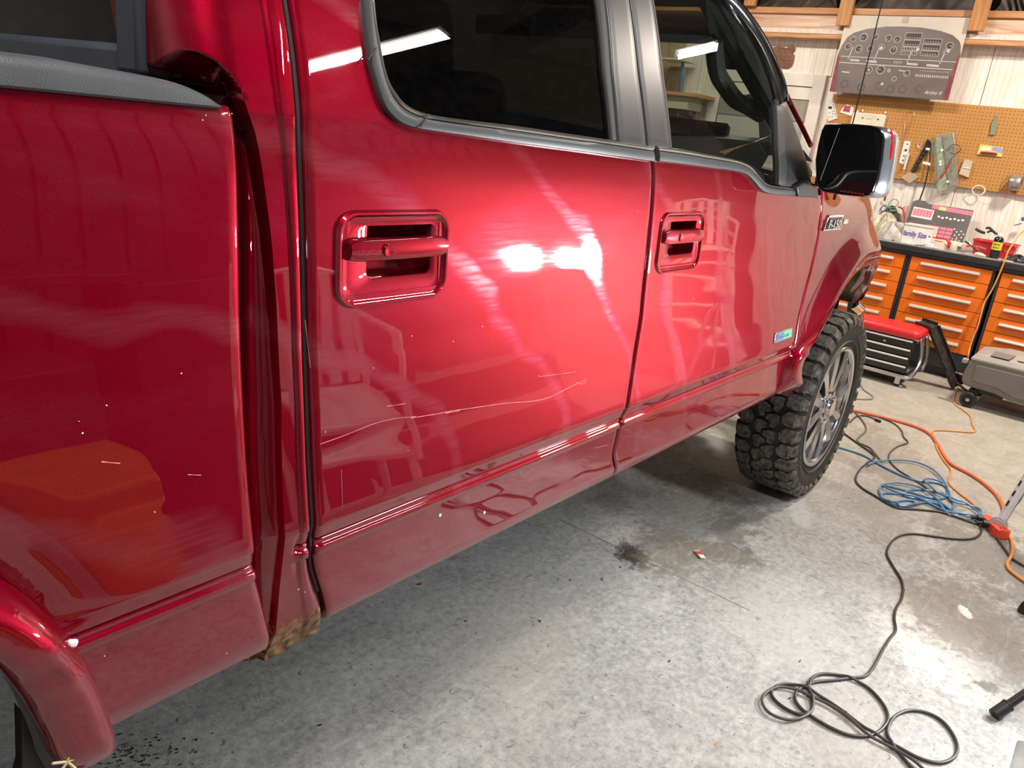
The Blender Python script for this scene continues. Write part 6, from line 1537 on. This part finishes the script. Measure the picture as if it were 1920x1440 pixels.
# more bits along the worktop
rnd = random.Random(21)
for i, (a_, b2, x_, kind) in enumerate(((1020, 640, 6.82, 'box'), (1120, 700, 6.80, 'rod'), (760, 700, 6.70, 'sheet'), (1080, 620, 6.88, 'rod'), (1440, 790, 6.70, 'rod'), (1600, 800, 6.70, 'rod'), (1700, 830, 6.68, 'sheet'), (1780, 800, 6.78, 'box'), (240, 610, 6.70, 'rod'), (600, 690, 6.66, 'rod'))):
    P = WX(*z6(a_, b2), x_); L0 = rnd.uniform(.05, .10); an = rnd.uniform(0, 3.1); q = MB()
    nm_, lb, mt = {'box': ('parts_box', 'tiny pale parts box', WHITEP), 'rod': ('small_tool', 'thin steel hand tool', STEEL if i % 2 else DKST), 'sheet': ('receipt', 'small creased receipt', pm('receipt_paper', (.72, .68, .62), .7))}[kind]
    where = ('behind the glue bottle', 'between the glue bottle and the red snips', 'just right of the low round tub', 'behind the glue bottle, nearest the keypad panel', 'beside the cream rubber bulb', 'right of the spray can', 'at the worktop edge by the hanging orange cable', 'in front of the black glove', 'in front of the grey rag', 'before the lettered tub')[i]
    if kind == 'box': q.box((x_, P[1], ZW + .014), (.045, .06, .028), rot=(0, 0, an))
    elif kind == 'sheet': q.box((x_, P[1], ZW + .003), (.05, .09, .003), rot=(.03, 0, an))
    else: q.tube([(x_ - L0 / 2 * math.cos(an), P[1] - L0 / 2 * math.sin(an), ZW + .006), (x_, P[1], ZW + .008), (x_ + L0 / 2 * math.cos(an), P[1] + L0 / 2 * math.sin(an), ZW + .006)], [.0035, .005, .003], 6)
    single(nm_, q, mt, lb + ' lying on the worktop ' + where, 'tool' if kind == 'rod' else ('box' if kind == 'box' else 'paper'), smooth=kind == 'rod')
# =================================================================== cords on the floor
def z5(a, b): return (1560 + a / 3.272, 700 + b / 3.272)
def zb5(a, b): return (1400 + a / 3.692, 1100 + b / 3.692)
def fcord(name, pts, r, mat, label, cat='cable', z=None, k=6, lift=None):
    P_ = [onZ(a, b_, r + .0005) for a, b_ in pts]
    sp_ = spline(P_, k); n = len(sp_); q = MB()
    out = [(p[0], p[1], r + .001 + (lift(i / (n - 1)) if lift else 0)) for i, p in enumerate(sp_)]
    # lift where it crosses itself
    for i in range(n):
        for j in range(0, i - 6):
            d = math.hypot(out[i][0] - out[j][0], out[i][1] - out[j][1])
            if d < 2.2 * r: out[i] = (out[i][0], out[i][1], max(out[i][2], out[j][2] + 1.9 * r * (1 - (d / (2.2 * r)) ** 2)))
    zs_ = np.array([p[2] for p in out]); zs2 = _smooth(zs_, 5) if n > 8 else zs_
    zs2 = np.maximum(zs2, r)
    q.tube([(p[0], p[1], z_) for p, z_ in zip(out, zs2)], r, 8)
    return single(name, q, mat, label, cat)
AIR = pm('orange_air_hose', (.72, .17, .06), .45, var=.08); ORC = pm('orange_cord', (.78, .30, .06), .45, var=.06); BLK = pm('black_cord', (.045, .040, .038), .5, var=.2); GRYC = pm('grey_cord', (.16, .145, .13), .5); BLUH = pm('blue_cable', (.085, .23, .42), .38, var=.2, nscale=20)
fcord('air_hose', [z5(*p) for p in ((60, 215), (150, 232), (250, 255), (400, 292), (520, 330), (600, 372), (645, 430), (690, 508), (740, 562), (850, 620), (950, 690), (1020, 760), (1052, 830), (1045, 875), (1005, 900))], .0085, AIR, 'thick orange hose running from behind the front tyre to the red outlet block', 'hose')
fcord('extension_cable', [z5(*p) for p in ((796, 55), (770, 90), (752, 130), (752, 185), (800, 222), (848, 262), (862, 315), (880, 352), (845, 362), (740, 354), (640, 350), (618, 362), (632, 410), (648, 470), (690, 540), (722, 578), (730, 605), (716, 650), (725, 685), (780, 735), (840, 780), (885, 822), (925, 880))], .0045, ORC, 'thin orange cord winding from the cabinets over the floor to the red outlet block')
fcord('extension_cable', [z5(*p) for p in ((1040, 950), (1075, 975), (1100, 1030), (1108, 1085), (1095, 1130), (1075, 1165), (1085, 1200), (1130, 1240), (1200, 1290), (1300, 1370))], .0065, ORC, 'orange cord leaving the red outlet block toward the lower right edge')
fcord('power_cable', [z5(*p) for p in ((1300, 1260), (1200, 1195), (1110, 1140), (1060, 1080), (1010, 1010), (960, 945), (925, 895))], .0048, BLK, 'short black cord plugged into the outlet block beside the orange cord')
fcord('power_cable', [z5(*p) for p in ((60, 360), (110, 395), (180, 445), (232, 480), (262, 515), (215, 550), (165, 600), (146, 655), (180, 700), (260, 750), (390, 822), (520, 835), (660, 850), (760, 880), (860, 915), (935, 938))], .0048, BLK, 'black cord passing under the blue coil to the outlet block, nearest the camera')
fcord('power_cable', [z5(*p) for p in ((110, 300), (150, 265), (210, 262), (285, 290))], .0042, BLK, 'short black cord end with a plug beside the thick orange hose')
fcord('power_cable', [z5(*p) for p in ((290, 270), (380, 308), (425, 350), (440, 392), (466, 425), (405, 448), (358, 485), (350, 530), (400, 588), (490, 645), (560, 690), (620, 745), (670, 800), (720, 855))], .0040, pm('dark_brown_cord', (.075, .055, .045), .5), 'dark brown cord crossing over the blue coil from the thick orange hose')
fcord('power_cable', [z5(*p) for p in ((120, 220), (165, 262), (205, 320), (205, 355), (158, 400), (165, 425), (230, 455), (262, 490), (305, 540))], .0050, GRYC, 'grey cord snaking between the front tyre and the blue coil')
fcord('power_cable', [z5(*p) for p in ((170, 60), (195, 100), (225, 122), (250, 140), (238, 158), (160, 158), (90, 150))], .0045, pm('pale_grey_cord', (.25, .25, .24), .5), 'pale grey cord loop on the floor under the tool seat')
# blue coil, one long cord
bl = [(40, 455), (110, 475), (200, 508), (300, 565), (400, 615), (490, 650), (560, 665), (640, 672), (700, 700), (712, 740), (680, 768), (610, 765), (500, 735), (400, 705), (320, 690), (290, 720), (310, 760), (370, 800), (460, 820), (510, 800), (480, 780), (410, 785), (395, 805), (450, 822), (600, 790), (720, 830), (745, 800), (690, 745), (600, 720), (500, 715), (440, 740), (470, 760), (560, 775), (650, 800), (700, 850), (720, 868), (640, 820), (540, 770), (430, 745), (330, 735), (300, 760), (345, 790), (400, 800)]
fcord('blue_cable', [z5(*p) for p in bl], .0052, BLUH, 'long blue cord coiled in a loose heap on the floor right of the front tyre')
bl2 = [(215, 572), (270, 550), (380, 540), (500, 550), (610, 595), (680, 665), (715, 735), (730, 790), (820, 815), (890, 835), (915, 862), (890, 890), (820, 885), (730, 850), (640, 780), (560, 720), (470, 690), (410, 680), (350, 685), (310, 700), (400, 740), (520, 770), (640, 830), (740, 865), (860, 888), (900, 870), (850, 830), (740, 780), (650, 745), (600, 700), (560, 665), (600, 655), (680, 680)]
fcord('blue_cable', [z5(*p) for p in bl2], .0048, BLUH, 'second blue cord, its wide loop reaching the outlet block on top of the heap', lift=lambda t: .008)
# long black cord to the foreground
lc = [z5(*p) for p in ((880, 905), (912, 940), (915, 975), (880, 1008), (820, 1018), (740, 1015), (620, 1000), (500, 985), (410, 1000), (355, 1050), (338, 1110), (375, 1185), (425, 1265), (438, 1330))]
lc += [zb5(*p) for p in ((1085, 20), (1070, 90), (1035, 150), (1022, 220), (1032, 300), (990, 360), (940, 440), (905, 510), (865, 575), (820, 620), (730, 632), (600, 648), (480, 660), (400, 690), (350, 725), (335, 775), (365, 830), (430, 885), (560, 965), (700, 1025), (830, 1035), (920, 1000), (975, 930), (970, 860), (920, 780), (840, 700), (740, 645), (630, 612), (520, 605), (455, 632), (432, 690), (445, 760), (455, 830), (430, 878), (370, 885), (280, 850), (200, 790), (172, 735), (205, 690), (290, 675), (400, 702), (520, 765), (650, 850), (780, 950), (900, 1030), (1040, 1105), (1190, 1185), (1330, 1220), (1430, 1185), (1460, 1110), (1420, 1010), (1340, 920), (1230, 868), (1120, 858), (1030, 895), (985, 960), (975, 1020), (1010, 1100), (1080, 1180), (1150, 1260), (1230, 1340))]
fcord('extension_cable', lc, .0046, BLK, 'long black cord winding to the foreground and looping beside the lower right corner', k=5)
l2 = [zb5(*p) for p in ((1240, 1290), (1150, 1210), (1020, 1130), (880, 1060), (800, 1000), (700, 910), (580, 830), (460, 775), (330, 718), (210, 705), (130, 745), (105, 800), (140, 870), (220, 915), (310, 930), (400, 905), (450, 860), (458, 790), (430, 720), (420, 670))]
fcord('extension_cable', l2, .0042, pm('brownish_cord', (.075, .06, .055), .5), 'brownish thin cord with a wide outer loop at the left of the foreground tangle', k=5, lift=lambda t: .004)
# orange cord hanging over the bench
q = MB(); P_ = [onX(*p, x) for p, x in ((z3(1560, -60), 6.72), (z3(1500, -10), 6.70), (z3(1455, 50), 6.66), (z3(1400, 130), 6.62), (z3(1370, 210), 6.61), (z3(1330, 310), 6.61), (z3(1270, 440), 6.61), (z3(1215, 530), 6.60), (z3(1190, 610), 6.58), (z3(1160, 720), 6.56), (z3(1120, 820), 6.54), (z3(1095, 900), 6.52), (z3(1080, 985), 6.50))]
P_ += [onZ(*z5(815, 30), .02) + (.1, 0, .08), onZ(*z5(800, 50), .006)]
q.tube(spline(P_, 5), .0055, 8); single('hanging_cable', q, ORC, 'orange cord hanging from the worktop down past the cabinets behind the grey case', 'cord')
# red outlet block with black plugs
P = onZ(*z5(985, 935), .02); o = thing('outlet_block', 'red triple outlet block with two black plugs on the floor beside the blue cords', 'outlet block', (P[0], P[1], 0), (0, 0, .0))
a, b_ = onZ(*z5(945, 885), .02), onZ(*z5(1030, 965), .02); d = (b_ - a); ang = math.atan2(d[1], d[0]); ln = math.hypot(d[0], d[1])
M_ = Matrix.Translation((P[0], P[1], 0)) @ Matrix.Rotation(ang, 4, 'Z')
RB = pm('red_outlet_plastic', (.80, .075, .03), .4)
q = MB(); q.prism(rrect(ln / 2 + .012, .022, .010, 4), lambda u, v, t: (u, v, t), .002, .038); q.xf(M_); part('block_body', q, RB, o, smooth=False, bevel=.003)
q = MB(); q.prism(rrect(.026, .03, .012, 4), lambda u, v, t: (u + ln / 2 + .005, v, t), .002, .044); q.xf(M_); part('block_head', q, RB, o, smooth=False, bevel=.003)
q = MB()
for u, v in ((ln / 2 - .0, .012), (ln / 2 + .01, .012), (ln / 2 + .005, -.006)): q.box((u, v, .0445), (.004, .008, .001))
q.xf(M_); part('socket_slot', q, DKST, o, smooth=False, kind='stuff')
for k, u in enumerate((-ln / 2 + .01, .0)):
    q = MB(); q.cyl((u, -.018, .024), (u - .004, -.044, .026), .016, 14, r2=.013); q.cyl((u - .004, -.044, .026), (u - .01, -.066, .02), .008, 10); q.xf(M_)
    single('power_plug', q, BLACKPL, ('black plug in the outlet block, the one farther from the white metal leg', 'black plug in the outlet block, the one nearer the white metal leg')[k], 'plug')
# plug on the floor
P = onZ(*z5(285, 290), .008); q = MB(); q.cyl((P[0] + .0, P[1] + .02, .009), (P[0] - .01, P[1] - .015, .009), .008, 10); single('loose_plug', q, BLACKPL, 'small black plug end lying behind the front tyre by the orange hose', 'plug')

# =================================================================== stand legs at the right edge
# aluminium leg with a round end cap
foot = onZ(1873, 982, .035); 
o = thing('folding_leg', 'silver leg with a round grey end cap at the right edge beside the outlet block', 'leg stand', (foot[0], foot[1], 0))
top = onX(1960, 840, foot[0] + .10); 
fp = np.array((foot[0], foot[1], .034)); d = np.array(top) - fp; L_ = np.linalg.norm(d); dn = d / L_
q = MB(); M_ = frame(fp, dn, (0, 0, 1))
q.prism(rrect(.020, .012, .006, 3), lambda u, v, t: (t, u, v), .0, L_ * 2.2); q.xf(M_); part('tube', q, pm('silver_tube', (.80, .78, .80), .3, metal=.15), o, angle=50)
q = MB(); q.prism([(.02, -.020), (L_ * 1.8, -.020), (L_ * 1.8, -.030), (.12, -.030), (.10, -.020)], lambda u, v, t: (u, v, t), -.012, .012); q.xf(M_); part('inner_channel', q, CHROMEY, o, smooth=False, bevel=.002)
for k in range(4):
    q = MB(); q.box((.10 + .05 * k, .022, .0), (.026, .006, .006)); q.xf(M_); part('slot_insert', q, DKST, o, smooth=False)
tp_ = Vector(fp) + Vector(dn) * (L_ * 2.15)
for dx_, dy_ in ((.42, -.55), (-.30, -.62)):
    q = MB(); q.tube([tuple(tp_), (tp_.x + dx_, tp_.y + dy_, .012)], .011, 8); part('rear_leg', q, CHROMEY, o)
q = MB(); q.cyl(tuple(tp_ + Vector((0, .03, 0))), tuple(tp_ + Vector((0, -.03, 0))), .03, 14); part('hinge', q, DKST, o)
v0 = fp - np.array(CAM); v0 = v0 / np.linalg.norm(v0); 
q = MB(); A_ = Vector(fp) + Vector((-.022, .006, .004)); B_ = Vector(fp) + Vector((.012, -.004, -.002)); q.cyl(A_, B_, .033, 28); part('end_cap', q, pm('grey_cap', (.42, .42, .42), .45), o, bevel=.003)
q = MB(); q.cyl(A_ + Vector((-.003, .001, 0)), A_ + Vector((.002, 0, 0)), .024, 24); part('cap_face', q, pm('light_grey_cap', (.55, .55, .56), .45), o)

# twin head work light on a black tripod, the source of the hard reflections in the doors
o = thing('work_light', 'twin head work light on a black tripod, one rubber footed leg in view lower right', 'work light', (WL.x - .1, WL.y, 0))
f1 = onZ(1867, 1338, .016)
hub = Vector((WL.x, WL.y, .52))
fa = Vector(f1)
legs = [fa]
c_ = Vector((WL.x, WL.y, .016)); v_ = fa - c_
for a in (120, 240): legs.append(c_ + Matrix.Rotation(math.radians(a), 3, 'Z') @ v_)
tp = onZ(1921, 1282, .10)
for i, f in enumerate(legs):
    q = MB(); d = (hub - f); q.cyl(f, hub, .0125, 14); lg = part('leg', q, pm('black_powder_coat', (.012, .012, .012), .35, coat=.3), o)
    q = MB(); dn_ = d.normalized(); q.cyl(f - dn_ * .006, f + dn_ * .045, .0175, 16); q.cyl(f + dn_ * .043, f + dn_ * .047, .0185, 16); part('rubber_foot', q, BLACKPL, lg)
q = MB(); q.cyl((WL.x, WL.y, .30), (WL.x, WL.y, WL.z - .02), .014, 12); part('mast', q, CHROMEY, o)
q = MB(); q.cyl((WL.x, WL.y, .48), (WL.x, WL.y, .56), .028, 14); part('collar', q, BLACKPL, o)
q = MB(); q.cyl(WL + Vector((-.09, -.135, -.03)), WL + Vector((.09, .135, -.03)), .011, 10); part('cross_bar', q, BLACKPL, o)
tdir = Vector((-2.2, 1.2, .12)).normalized()
for k in (-1, 1):
    h = WL + Vector((.07 * k, .105 * k, 0)); Mh = tdir.to_track_quat('-Z', 'Y').to_matrix().to_4x4(); Mh = Matrix.Translation(h) @ Mh
    q = MB(); q.box((0, 0, .035), (.13, .10, .06)); q.xf(Mh); hd = part('lamp_head', q, pm('yellow_lamp_housing', (.75, .45, .02), .4), o, smooth=False, bevel=.006)
    q = MB(); q.box((0, 0, .0), (.11, .08, .006)); q.xf(Mh); part('lamp_lens', q, pm('lit_led_lens', (1, 1, 1), .3, emit=(.93, .97, 1.0, 60)), hd, smooth=False)
# dark foot at the right edge further back
P = onZ(1918, 1142, .012); q = MB(); q.lathe([(.0, 0), (.020, .0), (.022, .006), (.018, .030), (.012, .045), (.0, .046)], (P[0], P[1] - .006, 0), 'Z', 16); single('chair_foot', q, RUBBER, 'small black rubber foot just inside the right edge on the brown stained floor', 'foot')
# translucent white container corner bottom right
P = onZ(1900, 1440, .0); tub = thing('white_container', 'translucent white plastic container, only a corner in view at the bottom right', 'container', (P[0] - .02, P[1] - .16, 0))
cT = onZ(1908, 1386, .14)
cx, cy = cT[0] - .085, cT[1] - .115
tubm = pm('milky_plastic', (.74, .73, .72), .3, trans=.25)
q = MB(); q.loops([[(cx + u, cy + v, z) for u, v in rrect(.085 * k, .12 * k, .02, 4)] for z, k in ((.002, .93), (.12, 1.0), (.138, 1.0), (.138, 1.05), (.145, 1.05), (.145, .97), (.10, .95))], cap='start'); part('container_wall', q, tubm, tub, angle=40)

# =================================================================== litter
P = onZ(1312, 1040, .003); q = MB()
o = single('candy_wrapper', MB().box((P[0], P[1], .004), (.055, .022, .004), rot=(.1, .05, .9)), pm('wrapper_white', (.72, .70, .66), .4), 'small white and red wrapper on the floor near the rear door', 'wrapper', smooth=False)
q = MB(); q.box((P[0] + .006, P[1] + .006, .0065), (.022, .022, .001), rot=(.1, .05, .9)); part('red_print', q, pm('wrapper_red', (.6, .05, .04), .4), o, smooth=False)
for (px, py), s_, m, lab in (((1808, 1146), .020, pm('white_scrap', (.82, .8, .74), .6), 'white paper scrap on the brown stained floor at the right'), ((1345, 1398), .012, pm('tan_scrap', (.55, .36, .22), .7), 'tiny tan scrap on the floor at the bottom middle'), ((787, 1096), .008, pm('red_scrap', (.5, .1, .08), .7), 'tiny red scrap on the floor below the rear door'), ((1330, 849), .035, pm('pale_scrap', (.55, .57, .56), .6), 'pale paper scrap under the pickup near the tyre'), ((1180, 1036), .030, pm('dead_leaf', (.07, .06, .045), .8), 'dark dead leaf on the floor below the rear door')):
    P = onZ(px, py); rnd = random.Random(px); q = MB(); q.prism([(s_ * (1 + rnd.uniform(-.4, .3)) * math.cos(a), s_ * .55 * (1 + rnd.uniform(-.4, .3)) * math.sin(a)) for a in np.linspace(0, 5.6, 8)], lambda u, v, t: (P[0] + u, P[1] + v, t + .004 * math.sin(u * 90)), .001, .0028)
    q.v = [(x, y, max(z, .0006)) for x, y, z in q.v]; single('floor_scrap', q, m, lab, 'scrap', smooth=False)
rnd = random.Random(11); q = MB()
def crumb(px, py, s_):
    P = onZ(px, py); a = rnd.uniform(0, 3.1); q.box((P[0], P[1], s_ * .35), (s_ * rnd.uniform(.6, 2.6), s_ * rnd.uniform(.4, .8), s_ * .7), rot=(0, 0, a))
for _ in range(170):
    crumb(rnd.gauss(255, 55), rnd.gauss(1412, 22), rnd.uniform(.0008, .0032))
for _ in range(520):
    crumb(rnd.uniform(250, 1900), rnd.uniform(930, 1440), rnd.choice((.0007, .0009, .0012, .0018)))
for px, py in ((1130, 1088), (1163, 1064), (1012, 1165), (1128, 1085), (873, 1165), (600, 1360), (1070, 1088), (1590, 935), (1480, 1310), (1255, 1240), (1500, 1240)): crumb(px, py, .0045)
me_ = part('floor_debris', q, pm('dark_crumbs', (.035, .03, .025), .9), None, smooth=False); me_['kind'] = 'stuff'; me_['label'] = 'dark crumbs and grit scattered over the concrete floor'; me_['category'] = 'debris'
q = MB()
for _ in range(60):
    px, py = rnd.uniform(300, 1850), rnd.uniform(950, 1430); P = onZ(px, py); a = rnd.uniform(0, 6.28); l = rnd.uniform(.006, .022)
    P_ = [(P[0] + l * t * math.cos(a + 1.2 * t), P[1] + l * t * math.sin(a + 1.2 * t), .0012) for t in (0, .35, .7, 1)]; q.tube(P_, .0005, 4)
me_ = part('floor_fibres', q, pm('hair_fibre', (.06, .055, .05), .9), None); me_['kind'] = 'stuff'; me_['label'] = 'fine dark hairs and fibres on the concrete floor'; me_['category'] = 'debris'

# =================================================================== far side of the bay (seen mirrored in the paint)
PW_ = pm('white_resin', (.70, .69, .67), .35)
def resin_chair(x, y, z, rz, label, full=True):
    o = thing('resin_chair', label, 'chair', (x, y, z), (0, 0, rz), group='white resin chairs across the bay')
    q = MB(); q.box((0, 0, .42), (.46, .46, .022)); part('seat', q, PW_, o, world=False, smooth=False, bevel=.008)
    for k in range(5):
        q = MB(); q.box((-.24, -.18 + .09 * k, .66), (.018, .055, .44), rot=(0, -.15, 0)); part('back_slat', q, PW_, o, world=False, smooth=False, bevel=.004)
    q = MB(); q.tube([(-.21, -.24, .42), (-.28, -.22, .86), (-.29, 0, .90), (-.28, .22, .86), (-.21, .24, .42)], .018, 6); part('back_frame', q, PW_, o, world=False)
    for s_ in (-1, 1):
        q = MB(); q.tube([(.22, .25 * s_, .40), (.20, .26 * s_, .64), (-.24, .25 * s_, .66)], .018, 6); part('armrest', q, PW_, o, world=False)
        for f in (-1, 1): q = MB(); q.tube([(.20 * f, .22 * s_, .41), (.25 * f, .25 * s_, .0)], [.026, .016], 6); part('leg', q, PW_, o, world=False)
    return o
ch = resin_chair(2.35, -2.0, 0, 1.9, 'white resin chair across from the rear door, out of the picture')
for k in range(5):
    dup(ch, (6.1, -1.95, .11 * k), (0, 0, 2.6), 'white resin chair, %s of the stack beyond the right edge' % ('bottom', 'second from bottom', 'middle', 'second from top', 'top')[k])
def blk(name, c, d, mat, label, cat, rot=None):
    c = (c[0], c[1], d[2] / 2) if c[2] == 0 else c
    q = MB(); q.box(c, d, rot=rot); return single(name, q, mat, label, cat, smooth=False, bevel=.01)
blk('storage_tote', (1.05, -2.0, .0), (.62, .40, .43), pm('orange_tote', (.75, .20, .02), .4), 'orange storage tote across from the truck bed, out of the picture', 'tote')
blk('storage_tote', (.15, -1.9, .0), (.55, .40, .35), pm('orange_tote2', (.70, .26, .02), .4), 'orange storage tote behind the photographer beside the bed', 'tote')
blk('unseen_dark_cabinet', (3.6, -3.6, .9), (1.2, .5, 1.8), pm('dark_cabinet', (.03, .03, .035), .4), 'unseen dark cabinet added against the right wall to darken the paint reflections', 'cabinet')  # dark block added out of view so the doors mirror something dark
blk('unseen_dark_table', (.9, -3.4, .80), (2.2, .7, .06), pm('dark_table', (.06, .04, .03), .5), 'unseen dark table top added by the right wall for the paint to mirror', 'table')  # unseen slab, added only for its dark reflection
blk('garage_door', (-.4, -4.0, 1.35), (3.0, .06, 2.6), pm('grey_sectional', (.30, .30, .30), .5), 'pale sectional garage door in the right wall, out of the picture', 'garage door')
blk('unseen_dark_rack', (5.2, -3.7, .6), (1.3, .4, 1.2), pm('dark_rack', (.05, .045, .04), .6), 'unseen dark rack added near the bench for dark paint reflections', 'rack')  # another added dark mass for the paint to mirror

blk('unseen_dark_mat', (4.5, -2.65, .004), (2.4, 1.25, .008), RUBBER, 'unseen black mat added across the bay to darken the paint reflections', 'mat')  # added to hide bright floor from the door reflections
blk('unseen_low_cabinet', (2.5, -3.1, .40), (1.3, .5, .80), pm('dark_red_cabinet', (.05, .012, .012), .4), 'unseen dark low cabinet added across from the rear door to darken its reflections', 'cabinet')  # invented dark bulk that deepens the mirrored tone on the doors
blk('unseen_dark_crate', (.9, -2.75, .25), (1.2, .5, .50), pm('dark_crate', (.03, .028, .03), .6), 'unseen dark crate added across from the truck bed to darken its reflections', 'crate')  # added dark bulk that deepens the mirrored tone on the bedside
